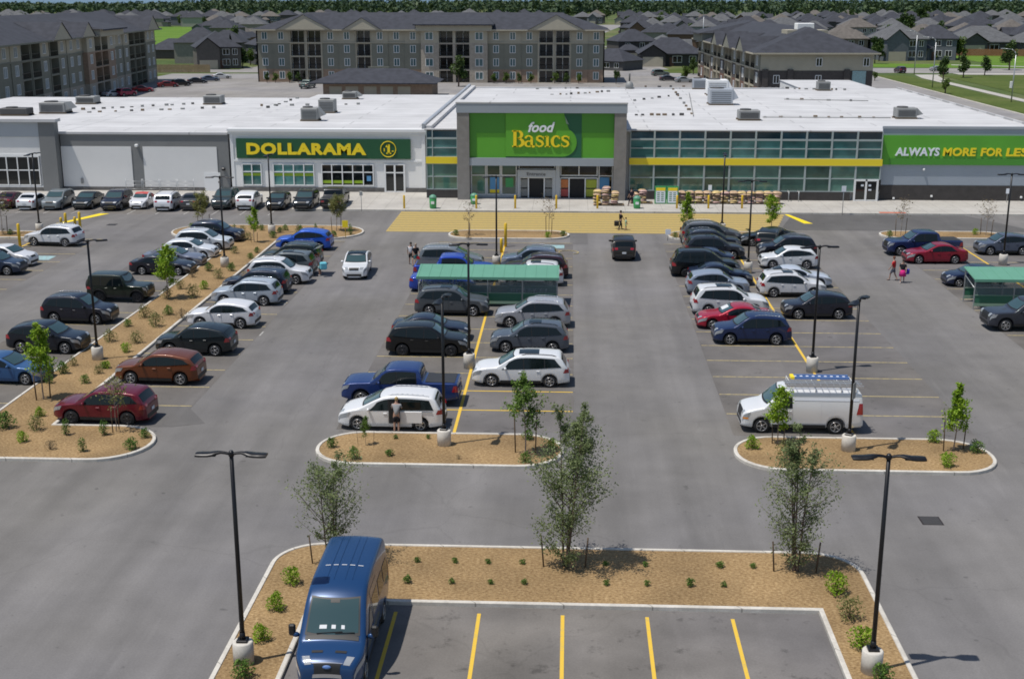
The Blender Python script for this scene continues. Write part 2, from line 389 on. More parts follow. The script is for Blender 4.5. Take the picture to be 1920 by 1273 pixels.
# ------------------------------------------------------------------ mesh helpers
class MB:
    """collects faces, then links them as ONE mesh object"""
    def __init__(s): s.v, s.f, s.m, s.s = [], [], [], []
    def face(s, idx, m=0, sm=False): s.f.append(idx); s.m.append(m); s.s.append(sm)
    def quad(s, a, b, c, d, m=0, sm=False):
        i = len(s.v); s.v += [a, b, c, d]; s.face((i, i + 1, i + 2, i + 3), m, sm)
    def poly(s, pts, m=0):
        i = len(s.v); s.v += list(pts); s.face(tuple(range(i, i + len(pts))), m)
    def box(s, x0, x1, y0, y1, z0, z1, m=0):
        i = len(s.v)
        s.v += [(x0, y0, z0), (x1, y0, z0), (x1, y1, z0), (x0, y1, z0), (x0, y0, z1), (x1, y0, z1), (x1, y1, z1), (x0, y1, z1)]
        for q in ((3, 2, 1, 0), (4, 5, 6, 7), (0, 1, 5, 4), (1, 2, 6, 5), (2, 3, 7, 6), (3, 0, 4, 7)):
            s.face(tuple(i + k for k in q), m)
        return s
    def bbox(s, x0, x1, y0, y1, z0, z1, b=0.02, m=0):
        """a box with chamfered edges"""
        b = min(b, (x1 - x0) / 3, (y1 - y0) / 3, (z1 - z0) / 3)
        i = len(s.v); k = {}
        for sx, X in ((0, x0), (1, x1)):
            for sy, Y in ((0, y0), (1, y1)):
                for sz, Z in ((0, z0), (1, z1)):
                    dx, dy, dz = b * (1 - 2 * sx), b * (1 - 2 * sy), b * (1 - 2 * sz)
                    for a, p in ((0, (X, Y + dy, Z + dz)), (1, (X + dx, Y, Z + dz)), (2, (X + dx, Y + dy, Z))):
                        k[(sx, sy, sz, a)] = len(s.v); s.v.append(p)
        def fc(*q): s.face(tuple(k[e] for e in q), m)
        for sx in (0, 1): fc(*[(sx, a, c, 0) for a, c in ((0, 0), (1, 0), (1, 1), (0, 1))][::1 if sx else -1])
        for sy in (0, 1): fc(*[(a, sy, c, 1) for a, c in ((0, 0), (1, 0), (1, 1), (0, 1))][::-1 if sy else 1])
        for sz in (0, 1): fc(*[(a, c, sz, 2) for a, c in ((0, 0), (1, 0), (1, 1), (0, 1))][::1 if sz else -1])
        for sy in (0, 1):
            for sz in (0, 1): fc((0, sy, sz, 1), (1, sy, sz, 1), (1, sy, sz, 2), (0, sy, sz, 2))
        for sx in (0, 1):
            for sz in (0, 1): fc((sx, 0, sz, 0), (sx, 1, sz, 0), (sx, 1, sz, 2), (sx, 0, sz, 2))
        for sx in (0, 1):
            for sy in (0, 1): fc((sx, sy, 0, 0), (sx, sy, 1, 0), (sx, sy, 1, 1), (sx, sy, 0, 1))
        for sx in (0, 1):
            for sy in (0, 1):
                for sz in (0, 1): fc((sx, sy, sz, 0), (sx, sy, sz, 1), (sx, sy, sz, 2))
        return s
    def tube(s, p, q, r0, r1=None, n=8, m=0, caps=True):
        r1 = r0 if r1 is None else r1
        p, q = Vector(p), Vector(q); d = (q - p).normalized()
        a = d.orthogonal().normalized(); b = d.cross(a); i = len(s.v)
        for c, r in ((p, r0), (q, r1)):
            for k in range(n):
                t = 2 * math.pi * k / n
                s.v.append(tuple(c + (a * math.cos(t) + b * math.sin(t)) * r))
        for k in range(n):
            s.face((i + k, i + (k + 1) % n, i + n + (k + 1) % n, i + n + k), m, n > 5)
        if caps:
            s.face(tuple(i + k for k in range(n))[::-1], m); s.face(tuple(i + n + k for k in range(n)), m)
        return s
    def lathe(s, prof, n=16, m=0, o=(0, 0, 0), sm=True, sx=1, sy=1, caps=True):
        i = len(s.v)
        for r, z in prof:
            for k in range(n):
                t = 2 * math.pi * k / n
                s.v.append((o[0] + r * math.cos(t) * sx, o[1] + r * math.sin(t) * sy, o[2] + z))
        for j in range(len(prof) - 1):
            for k in range(n):
                s.face((i + j * n + k, i + j * n + (k + 1) % n, i + (j + 1) * n + (k + 1) % n, i + (j + 1) * n + k), m, sm)
        if caps:
            s.face(tuple(i + k for k in range(n))[::-1], m)
            s.face(tuple(i + (len(prof) - 1) * n + k for k in range(n)), m)
        return s
    def grid(s, rows, m=0, sm=True, flip=False):
        i = len(s.v); w = len(rows[0])
        for r in rows: s.v += [tuple(p) for p in r]
        for a in range(len(rows) - 1):
            for b in range(w - 1):
                q = (i + a * w + b, i + a * w + b + 1, i + (a + 1) * w + b + 1, i + (a + 1) * w + b)
                s.face(q[::-1] if flip else q, m, sm)
        return s
    def prism(s, pts, z0, z1, m=0, mtop=None, cap0=False):
        """an upright prism over a counter-clockwise outline"""
        i = len(s.v); n = len(pts)
        s.v += [(p[0], p[1], z0) for p in pts] + [(p[0], p[1], z1) for p in pts]
        for k in range(n): s.face((i + k, i + (k + 1) % n, i + n + (k + 1) % n, i + n + k), m)
        s.face(tuple(i + n + k for k in range(n)), m if mtop is None else mtop)
        if cap0: s.face(tuple(i + k for k in range(n))[::-1], m)
        return s
    def ball(s, c, rx, ry, rz, n=10, k=7, m=0):
        prof = [(max(1e-3, math.sin(math.pi * j / k)), -math.cos(math.pi * j / k)) for j in range(k + 1)]
        i0 = len(s.v); s.lathe(prof, n, m)
        for j in range(i0, len(s.v)):
            x, y, z = s.v[j]; s.v[j] = (c[0] + x * rx, c[1] + y * ry, c[2] + z * rz)
        return s
    def move(s, i0, mtx):
        for j in range(i0, len(s.v)): s.v[j] = tuple(mtx @ Vector(s.v[j]))
        return s
    def mesh(s, name, mats):
        me = bpy.data.meshes.new(name)
        me.from_pydata(s.v, [], s.f)
        for x in ([mats] if isinstance(mats, str) else mats): me.materials.append(M[x])
        me.polygons.foreach_set('material_index', s.m)
        me.polygons.foreach_set('use_smooth', s.s)
        me.update()
        return me
    def build(s, name, mats, parent=None, loc=None, rz=0.0, color=None):
        return put(name, s.mesh(name, mats), parent, loc, rz, color)
def put(name, me, parent=None, loc=None, rz=0.0, color=None):
    o = bpy.data.objects.new(name, me)
    COL.objects.link(o)
    if parent: o.parent = parent
    if loc: o.location = loc
    if rz: o.rotation_euler = (0, 0, rz)
    if color: o.color = c4(color)
    return o
def empty(name, loc=(0, 0, 0), rz=0.0):
    o = bpy.data.objects.new(name, None)
    COL.objects.link(o)
    o.empty_display_size = 0.3
    o.location = loc
    o.rotation_euler = (0, 0, rz)
    return o
def tag(o, label, cat, group=None):
    o['label'] = label; o['category'] = cat
    if group: o['group'] = group
    return o
def structure(o): o['kind'] = 'structure'; return o
KIDS = {}
def kids(o):
    if o.name not in KIDS: KIDS[o.name] = list(o.children)
    return KIDS[o.name]
def copy_tree(o, parent=None, color=None):
    c = o.copy(); COL.objects.link(c)
    if parent: c.parent = parent
    if color and o.type == 'MESH' and o.data.materials[0].name in ('paint', 'house_wall'): c.color = c4(color)
    for ch in kids(o): copy_tree(ch, c, color)
    return c
def text_mb(txt, size, depth=0.06, shear=0.0, bold=0.0, spacing=1.0, align='LEFT'):
    """raised lettering as a mesh in the x-z plane, its front towards -y"""
    cu = bpy.data.curves.new('lettering', 'FONT')
    cu.body = txt; cu.size = size; cu.extrude = depth / 2; cu.shear = shear; cu.offset = bold; cu.space_character = spacing
    cu.align_x = align; cu.resolution_u = 3
    o = bpy.data.objects.new('lettering', cu)
    COL.objects.link(o)
    dg = bpy.context.evaluated_depsgraph_get(); dg.update()
    me = bpy.data.meshes.new_from_object(o.evaluated_get(dg))
    b = MB()
    b.v = [(v.co.x, -v.co.z, v.co.y) for v in me.vertices]
    for p in me.polygons: b.face(tuple(p.vertices))
    bpy.data.objects.remove(o); bpy.data.curves.remove(cu); bpy.data.meshes.remove(me)
    return b
def fit(b, x0, x1, z0, z1, y):
    """scale lettering to fill a rectangle of a wall at depth y"""
    xs = [p[0] for p in b.v]; zs = [p[2] for p in b.v]
    ax, az = (x1 - x0) / (max(xs) - min(xs)), (z1 - z0) / (max(zs) - min(zs))
    b.v = [(x0 + (p[0] - min(xs)) * ax, y + p[1], z0 + (p[2] - min(zs)) * az) for p in b.v]
    return b
# ------------------------------------------------------------------ vehicles
def chaikin(p, n=2):
    for _ in range(n):
        q = [p[0]]
        for a, b in zip(p, p[1:]):
            q += [(a[0] * .75 + b[0] * .25, a[1] * .75 + b[1] * .25), (a[0] * .25 + b[0] * .75, a[1] * .25 + b[1] * .75)]
        p = q + [p[-1]]
    return p
def interp(p, t):
    if t <= p[0][0]: return p[0][1]
    for a, b in zip(p, p[1:]):
        if t <= b[0]:
            return a[1] + (b[1] - a[1]) * ((t - a[0]) / max(1e-6, b[0] - a[0]))
    return p[-1][1]

class Shell:
    """the skin of one vehicle: t runs from the nose (0) to the tail (L), z upwards"""
    def __init__(s, L, W, prof, belt, wheels, r, zf=0.22, f0=0.74, r0=0.84, nose=0.55, tail=0.4, tum=0.22, rc=0.09, crown=0.035, arch=1.22, smooth=2):
        s.L, s.W, s.zf, s.f0, s.r0, s.nose, s.tail, s.tum, s.rc, s.crown = L, W, zf, f0, r0, nose, tail, tum, rc, crown
        s.p = chaikin(prof, smooth); s.b = belt; s.wheels = wheels; s.r = r; s.R = r * arch
        ts = set(round(x[0], 3) for x in s.p) | set(round(i * L / 44, 3) for i in range(45))
        for w in wheels: ts |= set(round(w + s.R * math.cos(math.pi * k / 10), 3) for k in range(11))
        ts = sorted(ts); s.ts = [ts[0]]
        for t in ts[1:]:
            if t - s.ts[-1] > 0.006 and 0 <= t <= L: s.ts.append(t)
    def zt(s, t): return interp(s.p, t)
    def belt(s, t): return interp(s.b, t)
    def zb(s, t):
        z = s.zf + 0.02 + max(0, 0.5 - t) * 0.16 + max(0, t - s.L + 0.6) * 0.2
        for w in s.wheels:
            d = abs(t - w)
            if d < s.R: z = max(z, s.r + math.sqrt(s.R ** 2 - d * d))
        return min(z, s.zt(t) - 0.12)
    def plan(s, t):
        k = 1.0
        if t < s.nose: k = 1 - (1 - s.f0) * (1 - t / s.nose) ** 2.2
        if t > s.L - s.tail: k = min(k, 1 - (1 - s.r0) * (1 - (s.L - t) / s.tail) ** 2.2)
        return k
    def hw(s, t, z):
        w = s.W / 2 * s.plan(t); b = s.belt(t)
        if z > b: return w - s.tum * (z - b)
        return w * (1 - 0.045 * ((b - 0.22 - z) / 0.7) ** 2) if z < b - 0.22 else w - 0.04 * max(0, z - b + 0.22)  * 0.5
    def edge(s, t):
        rc = min(s.rc, 0.3 * (s.zt(t) - s.zb(t)))
        zs = s.zt(t) - rc
        return s.hw(t, zs), zs, rc
    def ytop(s, t):
        y, z, rc = s.edge(t); return y - rc * 1.2
    def side(s, t, z, off=0.0, sg=1): return (s.L / 2 - t, sg * (s.hw(t, z) + off), z)
    def top(s, t, yf, off=0.0):
        y = s.ytop(t)
        e = 0.03
        dz = (s.zt(min(s.L, t + e)) - s.zt(max(0, t - e))) / (min(s.L, t + e) - max(0, t - e))
        k = 1 / math.sqrt(1 + dz * dz)
        return (s.L / 2 - t + off * dz * k, yf * y, s.zt(t) + s.crown * (1 - yf * yf) + off * k)
    def section(s, t):
        zb, zt = s.zb(t), s.zt(t)
        y, zs, rc = s.edge(t)
        z0 = zb + 0.04
        wi = s.W / 2 * s.plan(t) - 0.28
        bl = min(s.belt(t), z0 + 0.75 * (zs - z0))
        pts = [(0, s.zf), (wi, s.zf), (wi, zb), (s.hw(t, zb) - 0.03, zb)]
        for k in range(5): z = z0 + (bl - z0) * k / 4; pts.append((s.hw(t, z), z))
        for k in (1, 2, 3): z = bl + (zs - bl) * k / 3; pts.append((s.hw(t, z), z))
        for a in (30, 60, 90):
            pts.append((y - rc * 1.2 * (1 - math.cos(R(a))), zs + rc * math.sin(R(a))))
        for f in (0.7, 0.35, 0):
            pts.append(((y - rc * 1.2) * f, zt + s.crown * (1 - f * f)))
        return pts
    def body(s):
        b = MB(); rows = []
        for t in s.ts:
            h = s.section(t); x = s.L / 2 - t
            rows.append([(x, q[0], q[1]) for q in h] + [(x, -q[0], q[1]) for q in h[-2:0:-1]])
        n = len(rows[0]); i = 0
        for r in rows: b.v += r
        for a in range(len(rows) - 1):
            for k in range(n):
                b.face((a * n + k, (a + 1) * n + k, (a + 1) * n + (k + 1) % n, a * n + (k + 1) % n), 0, True)
        b.face(tuple(range(n)), 0); b.face(tuple((len(rows) - 1) * n + k for k in range(n))[::-1], 0)
        return b
    # sheets that lie a centimetre proud of the skin
    def tpatch(s, b, t0, t1, y0, y1, off=0.012, nt_=8, ny=8, m=0, slant=0.0):
        rows = []
        for i in range(nt_ + 1):
            t = t0 + (t1 - t0) * i / nt_
            rows.append([s.top(min(s.L, max(0, t + slant * abs(y0 + (y1 - y0) * j / ny) ** 2)), y0 + (y1 - y0) * j / ny, off) for j in range(ny + 1)])
        b.grid(rows, m, True, flip=False); return b
    def spatch(s, b, t0, t1, zlo, zhi, sg, off=0.012, n=10, k=4, m=0, s0=0.0, s1=0.0):
        """t0,t1 ends at the lower edge, shifted by s0,s1 at the upper edge; zlo, zhi numbers or functions of t"""
        rows = []
        for j in range(k + 1):
            f = j / k; row = []
            for i in range(n + 1):
                t = (t0 + s0 * f) + ((t1 + s1 * f) - (t0 + s0 * f)) * i / n
                a = zlo(t) if callable(zlo) else zlo
                c = zhi(t) if callable(zhi) else zhi
                row.append(s.side(t, a + (max(c, a + 0.015) - a) * f, off, sg))
            rows.append(row)
        b.grid(rows, m, True, flip=(sg > 0)); return b

def wheel_meshes(r, w, rim, spokes=5):
    b = MB()
    prof = [(r * .60, -w / 2), (r * .86, -w / 2), (r * .97, -w * .42), (r, -w * .25), (r, w * .25), (r * .97, w * .42), (r * .86, w / 2), (r * .60, w / 2)]
    b.lathe(prof, 22)
    b.move(0, Matrix.Rotation(math.pi / 2, 4, 'X'))
    ty = b.mesh('wheel', 'tyre_rubber')
    b = MB(); q = r * .68
    b.lathe([(q * .99, -w / 2 + .01), (q, -w / 2 - .012), (q * .90, -w / 2 - .014), (q * .86, -w / 2 + .03), (q * .84, -w / 2 + .05)], 22, 0, caps=False)
    b.lathe([(q * .2, -w / 2 - .0), (q * .2, -w / 2 - .012), (q * .1, -w / 2 - .018)], 10, 0)
    j0 = len(b.v)
    b.lathe([(q * .87, -w / 2 + .022), (q * .1, -w / 2 + .020)], 22, 1)
    b.move(0, Matrix.Rotation(math.pi / 2, 4, 'X'))
    for k in range(spokes):
        a = 2 * math.pi * k / spokes
        i0 = len(b.v)
        b.box(q * .12, q * .92, w / 2 - .022, w / 2 + .008, -q * .115, q * .115, 0)
        b.move(i0, Matrix.Rotation(a, 4, 'Y'))
    # spokes were laid on +y; the lathe's face lies on +y as well after the turn
    rm = b.mesh('rim', [rim, 'black_plastic'])
    return ty, rm

def vehicle(name, sh, wheel_r, wheel_w, rim, col, win, ws, rw, doors, spokes=5, sill=True, rails=False, sunroof=None, grille=(0.42, 0.0, 0.10, 'black_plastic'),
            lights=(0.05, 0.42, 0.62), tails=(0.85, 1.08), top_margin=0.13, low_margin=0.03, mirror_t=None, plate=True, tail_style='side', intake=True):
    """one vehicle standing at the origin, nose towards +x.  win: side windows (t0, t1, s0, s1); ws / rw: windscreen and rear window (t0, t1);
    doors: (t0, t1)"""
    root = empty(name)
    L, Wd = sh.L, sh.W
    body = sh.body().build('body', 'paint', root, color=col)
    ty, rm = wheel_meshes(wheel_r, wheel_w, rim, spokes)
    for t in sh.wheels:
        for sg in (1, -1):
            w = put('wheel', ty, root, (L / 2 - t, sg * (Wd / 2 * 0.985 - wheel_w / 2 - 0.01), wheel_r), 0 if sg > 0 else math.pi)
            put('rim', rm, w)
    lo = lambda t: sh.belt(t) + low_margin
    hi = lambda t: sh.zt(t) - top_margin
    for sg in (1, -1):
        b = MB(); sh.spatch(b, win[0][0] - .04, win[-1][1] + .03, lambda t: lo(t) - .015, lambda t: hi(t) + .015, sg, 0.008, 16, 3, 0, win[0][2], win[-1][3])
        b.build('window_surround', 'black_plastic', root)
        for (t0, t1, s0, s1) in win:
            b = MB(); sh.spatch(b, t0, t1, lo, hi, sg, 0.015, 12, 4, 0, s0, s1)
            b.build('window', 'car_glass', root)
        for (t0, t1) in doors:
            b = MB(); sh.spatch(b, t0, t1, sh.zf + 0.20, lambda t: sh.belt(t) - 0.012, sg, 0.013, 8, 8)
            d = b.build('door', 'paint', root, color=col)
            b = MB(); x = L / 2 - t1 + 0.14; z = sh.belt(t1) - 0.13; y = sh.hw(t1 - .14, z)
            b.bbox(x - .09, x + .09, min(sg * y, sg * (y + .045)), max(sg * y, sg * (y + .045)), z - .02, z + .02, .01)
            b.build('handle', 'paint', d, color=col)
        mt = mirror_t if mirror_t is not None else ws[0] + 0.38
        b = MB(); x = L / 2 - mt; z = sh.belt(mt) + 0.10; y = sh.hw(mt, z)
        b.ball((x, sg * (y + .13), z), 0.075, 0.12, 0.085, 10, 6)
        b.tube((x - .02, sg * (y - .03), z - .07), (x, sg * (y + .08), z - .03), .025, n=6)
        b.build('mirror', 'paint', root, color=col)
        b = MB(); sh.tpatch(b, lights[0], lights[1] * 0.55, sg * lights[2], sg * 0.985, 0.010, 4, 3)
        zt0 = sh.zt(0.10)
        sh.spatch(b, 0.03, lights[1], lambda t: max(sh.zb(t) + .1, sh.zt(t) - sh.edge(t)[2] - 0.17), lambda t: sh.zt(t) - sh.edge(t)[2] + 0.01, sg, 0.012, 6, 2, 0, 0, .12)
        b.build('headlight', 'lamp_clear', root)
        b = MB()
        sh.spatch(b, L - 0.34, L - 0.03, tails[0], tails[1], sg, 0.012, 5, 3, 0, .10, -.04)
        if tail_style != 'side':
            pass
        tz = [t for t in sh.ts if tails[0] <= sh.zt(t) <= tails[1] and t > L * .8]
        if len(tz) > 1: sh.tpatch(b, tz[0], tz[-1], sg * 0.66, sg * 0.99, 0.012, 4, 3)
        b.build('taillight', 'lamp_red', root)
        if sill:
            b = MB(); w0, w1 = sh.wheels
            sh.spatch(b, w0 + sh.R + .02, w1 - sh.R - .02, sh.zf + .03, sh.zf + .19, sg, 0.016, 4, 2)
            b.build('sill', 'black_plastic', root)
        if rails:
            b = MB(); a, c = ws[1] + 0.45, rw[0] - 0.25
            pts = [sh.top(a + (c - a) * i / 8, sg * 0.93, 0.055 if 0 < i < 8 else 0.0) for i in range(9)]
            for p, q in zip(pts, pts[1:]): b.tube(p, q, .022, n=6)
            b.build('roof_rail', rails, root)
    b = MB(); sh.tpatch(b, ws[0] - .02, ws[1] + .02, -0.97, 0.97, 0.008, 8, 10, 0, 0.10); b.build('windscreen_surround', 'black_plastic', root)
    b = MB(); sh.tpatch(b, ws[0] + .05, ws[1] - .03, -0.91, 0.91, 0.013, 8, 10, 0, 0.10); b.build('windscreen', 'windscreen', root)
    b = MB(); sh.tpatch(b, rw[0], rw[1], -0.86, 0.86, 0.012, 6, 8); b.build('rear_window', 'car_glass', root)
    if sunroof:
        b = MB(); sh.tpatch(b, sunroof[0], sunroof[1], -0.62, 0.62, 0.012, 4, 6); b.build('sunroof', 'car_glass', root)
    g = grille
    b = MB(); sh.tpatch(b, g[1], g[2], -g[0], g[0], 0.014, 3, 6); gr = b.build('grille', g[3], root)
    if intake:
        b = MB(); hw = sh.hw(0, .4) * .8
        b.bbox(L / 2 - .02, L / 2 + .018, -hw, hw, sh.zf + .10, sh.zf + .27, .01); b.build('bumper', 'black_plastic', root)
        b = MB(); hw = sh.hw(L, .45) * .9
        b.bbox(-L / 2 - .02, -L / 2 + .02, -hw, hw, sh.zf + .12, sh.zf + .32, .01); b.build('bumper', 'black_plastic', root)
    if plate:
        b = MB(); b.box(-L / 2 - .030, -L / 2 - .012, -.16, .16, .62, .77); b.build('licence_plate', 'plate_white', root)
    return root

def suv_shell(L=4.6, Wd=1.86, H=1.69, hood=1.04, slope=0.0, r=.355):
    k = L / 4.6
    prof = [(0, .58), (.03, .80), (.16, .93), (.55 * k, hood - .04), (1.02 * k, hood), (1.20 * k, hood + .03), (1.95 * k, H - .09), (2.3 * k, H - .005), (3.1 * k, H), (3.95 * k, H - .07 - slope),
            (4.18 * k, H - .14 - slope), (4.47 * k, 1.10 - slope * .3), (4.56 * k, .96), (4.59 * k, .80), (L, .55)]
    return Shell(L, Wd, prof, [(0, .94), (1.2 * k, 1.00), (2.9 * k, 1.05), (4.2 * k, 1.16), (L, 1.10)], (.93 * k, 3.66 * k), r, rc=.07, smooth=1)
PROTO = {}
SHELL = {}
def make_protos():
    far = (0, -400, 0)
    def suv(kind, L, Wd, H, hood, slope, rails, sunroof, rim='alloy', spokes=5):
        s = SHELL[kind] = suv_shell(L, Wd, H, hood, slope); k = L / 4.6
        PROTO[kind] = vehicle('parked_suv', s, .355, .235, rim, (.5, .5, .5),
            [(1.42 * k, 2.42 * k, 0.35 * k, -.02), (2.47 * k, 3.40 * k, -.02, -.02), (3.45 * k, 4.20 * k, -.02, -.34 * k)],
            (1.24 * k, 1.93 * k), (4.20 * k, 4.43 * k), [(1.40 * k, 2.42 * k), (2.45 * k, 3.24 * k)], spokes, True, rails, sunroof, (0.55, 0.02, 0.13, 'black_plastic'))
    suv('suv', 4.6, 1.86, 1.70, 1.06, 0.0, 'chrome', None)
    suv('suv_sunroof', 4.75, 1.90, 1.72, 1.08, 0.0, 'black_plastic', (2.35, 3.1))
    suv('crossover', 4.45, 1.84, 1.63, 1.02, 0.07, False, None, 'alloy', 5)
    suv('big_suv', 5.1, 1.98, 1.78, 1.12, -0.02, 'black_plastic', (2.45, 3.5), 'alloy', 6)
    suv('long_suv', 5.25, 2.04, 1.90, 1.16, -0.05, 'black_plastic', None, 'dark_alloy', 6)
    suv('dark_wheel_suv', 4.65, 1.86, 1.69, 1.06, 0.0, False, None, 'dark_alloy', 6)
    # saloon
    L = 4.7
    prof = [(0, .50), (.03, .66), (.20, .78), (.7, .90), (1.22, .95), (1.38, .97), (2.15, 1.36), (2.5, 1.44), (3.0, 1.45), (3.45, 1.37), (4.05, 1.08), (4.25, 1.05), (4.58, 1.02), (4.66, .90), (L, .55)]
    s = Shell(L, 1.83, prof, [(0, .80), (1.3, .90), (4.2, .99), (L, .97)], (.92, 3.68), .335, zf=.18, tum=.26, rc=.08)
    SHELL['sedan'] = s
    PROTO['sedan'] = vehicle('parked_sedan', s, .335, .22, 'alloy', (.5, .5, .5), [(1.62, 2.52, .38, -.02), (2.57, 3.78, -.02, -.42)], (1.42, 2.13), (3.48, 3.98),
        [(1.50, 2.50), (2.53, 3.28)], 5, False, False, None, (0.55, 0.03, 0.15, 'black_plastic'), (.06, .5, .6), (.78, .98), top_margin=.105)
    # small hatchback
    L = 4.25
    prof = [(0, .50), (.03, .68), (.18, .82), (.6, .93), (1.0, .98), (1.14, 1.0), (1.9, 1.42), (2.25, 1.49), (2.8, 1.49), (3.5, 1.40), (3.72, 1.34), (4.10, .98), (4.2, .86), (L, .55)]
    s = Shell(L, 1.79, prof, [(0, .82), (1.2, .93), (3.9, 1.02), (L, 1.0)], (.85, 3.45), .325, zf=.18, tum=.25, rc=.08)
    PROTO['hatchback'] = vehicle('parked_hatchback', s, .325, .21, 'alloy', (.5, .5, .5), [(1.42, 2.28, .36, -.02), (2.33, 3.52, -.02, -.30)], (1.18, 1.88), (3.72, 4.06),
        [(1.35, 2.26), (2.30, 3.02)], 5, False, False, None, (0.5, 0.03, 0.13, 'black_plastic'), (.05, .5, .6), (.80, 1.02), top_margin=.11)
    # pickup with a covered bed
    def pickup(kind, L, H, rim):
        prof = [(0, .66), (.03, .95), (.14, 1.10), (.6, 1.18), (1.35, 1.21), (1.52, 1.23), (2.20, H - .10), (2.55, H - .01), (3.2, H), (3.82, H - .04), (3.98, H - .16), (4.06, 1.33), (4.16, 1.24), (5.0, 1.24), (5.74, 1.24), (5.83, 1.20), (5.87, .95), (L, .62)]
        s = Shell(L, 2.0, prof, [(0, 1.05), (1.5, 1.14), (3.9, 1.18), (4.1, 1.16), (L, 1.16)], (1.0, 4.62), .40, zf=.32, f0=.84, r0=.95, nose=.4, tail=.2, tum=.20, rc=.06, smooth=1, crown=.02)
        p = vehicle('pickup_truck', s, .40, .27, rim, (.5, .5, .5), [(1.76, 2.78, .36, -.02), (2.84, 3.80, -.02, -.06)], (1.56, 2.16), (3.97, 4.045),
            [(1.70, 2.80), (2.84, 3.86)], 6, True, False, None, (0.62, 0.0, 0.13, 'black_plastic'), (.03, .34, .66), (.80, 1.12), top_margin=.13)
        b = MB(); s.tpatch(b, 4.22, 5.70, -.93, .93, .02, 4, 6); b.build('bed_cover', 'bed_cover', p)
        PROTO[kind] = p
    pickup('pickup', 5.9, 1.90, 'alloy')
    # boxy off-roader
    L = 4.3
    prof = [(0, .62), (.05, 1.00), (.12, 1.10), (.7, 1.14), (1.35, 1.16), (1.42, 1.19), (1.72, 1.74), (1.86, 1.83), (2.6, 1.86), (3.9, 1.84), (4.10, 1.80), (4.16, 1.6), (4.22, 1.0), (L, .66)]
    s = Shell(L, 1.72, prof, [(0, 1.02), (1.4, 1.12), (L, 1.12)], (.72, 3.40), .40, zf=.34, f0=.80, r0=.97, nose=.5, tail=.15, tum=.12, rc=.05, smooth=1, crown=.02, arch=1.25)
    p = vehicle('off_roader', s, .40, .27, 'dark_alloy', (.5, .5, .5), [(1.62, 2.36, .20, 0), (2.42, 3.20, 0, 0), (3.28, 4.0, 0, -.04)], (1.45, 1.73), (4.13, 4.21),
        [(1.52, 2.36), (2.40, 3.00)], 5, True, False, None, (0.5, 0.02, 0.10, 'black_plastic'), (.03, .2, .66), (.90, 1.08), top_margin=.12)
    for t in s.wheels:
        for sg in (1, -1):
            b = MB(); pts = [(L / 2 - t + (s.R + .03) * math.cos(R(a)), s.r + (s.R + .03) * math.sin(R(a))) for a in range(10, 171, 20)]
            for q, w in zip(pts, pts[1:]):
                y0, y1 = sorted((sg * .80, sg * .95))
                b.quad((q[0], y0, q[1]), (q[0], y1, q[1]), (w[0], y1, w[1]), (w[0], y0, w[1]))
                b.quad((q[0], sg * .95, q[1]), (q[0], sg * .95, q[1] - .07), (w[0], sg * .95, w[1] - .07), (w[0], sg * .95, w[1]))
            b.build('fender', 'black_plastic', p)
    b = MB(); b.lathe([(.2, 0), (.36, .02), (.38, .10), (.36, .22), (.2, .24)], 18); b.move(0, Matrix.Translation((-L / 2 - .02, 0, 1.02)) @ Matrix.Rotation(-math.pi / 2, 4, 'Y'))
    b.build('spare_wheel', 'tyre_rubber', p)
    PROTO['jeep'] = p
    # people carrier
    L = 5.09
    prof = [(0, .52), (.03, .74), (.16, .88), (.6, 1.02), (.95, 1.10), (1.1, 1.14), (2.0, 1.60), (2.45, 1.72), (3.2, 1.75), (4.4, 1.69), (4.66, 1.63), (4.93, 1.08), (5.02, .92), (L, .56)]
    s = Shell(L, 1.98, prof, [(0, .88), (1.1, 1.00), (4.7, 1.08), (L, 1.05)], (.98, 4.0), .345, zf=.20, tum=.2, rc=.09)
    PROTO['minivan'] = vehicle('parked_minivan', s, .345, .225, 'alloy', (.5, .5, .5), [(1.52, 2.45, .45, -.02), (2.52, 3.48, -.02, -.02), (3.55, 4.62, -.02, -.22)], (1.15, 1.98), (4.66, 4.90),
        [(1.42, 2.46), (2.50, 3.46)], 5, False, 'plate_white', None, (0.5, 0.03, 0.14, 'black_plastic'), (.06, .55, .6), (.88, 1.10), top_margin=.14)
    # the small convertible with its soft top up
    L = 3.95
    prof = [(0, .48), (.05, .66), (.25, .82), (.6, .92), (.95, .95), (1.08, .97), (1.65, 1.32), (1.95, 1.42), (2.4, 1.43), (2.85, 1.32), (3.15, 1.06), (3.4, .98), (3.75, .88), (3.9, .72), (L, .5)]
    s = Shell(L, 1.70, prof, [(0, .80), (1.1, .88), (3.2, .92), (L, .86)], (.78, 3.15), .32, zf=.18, f0=.7, r0=.75, tum=.24, rc=.09)
    p = vehicle('convertible', s, .32, .2, 'alloy', (.6, .6, .6), [(1.42, 2.35, .26, 0)], (1.12, 1.62), (2.88, 3.08), [(1.25, 2.35)], 5, False, False, None, (0.4, .04, .1, 'black_plastic'), (.1, .5, .66), (.72, .88), top_margin=.11)
    b = MB(); s.tpatch(b, 1.68, 2.86, -1.0, 1.0, .02, 10, 8)
    for sg in (1, -1): s.spatch(b, 2.38, 3.12, lambda t: s.belt(t) + .02, lambda t: s.zt(t) - .07, sg, .02, 6, 3)
    b.build('soft_top', 'poster_red', p)
    PROTO['convertible'] = p
    for k, p in PROTO.items():
        p.location = far
USED = set()
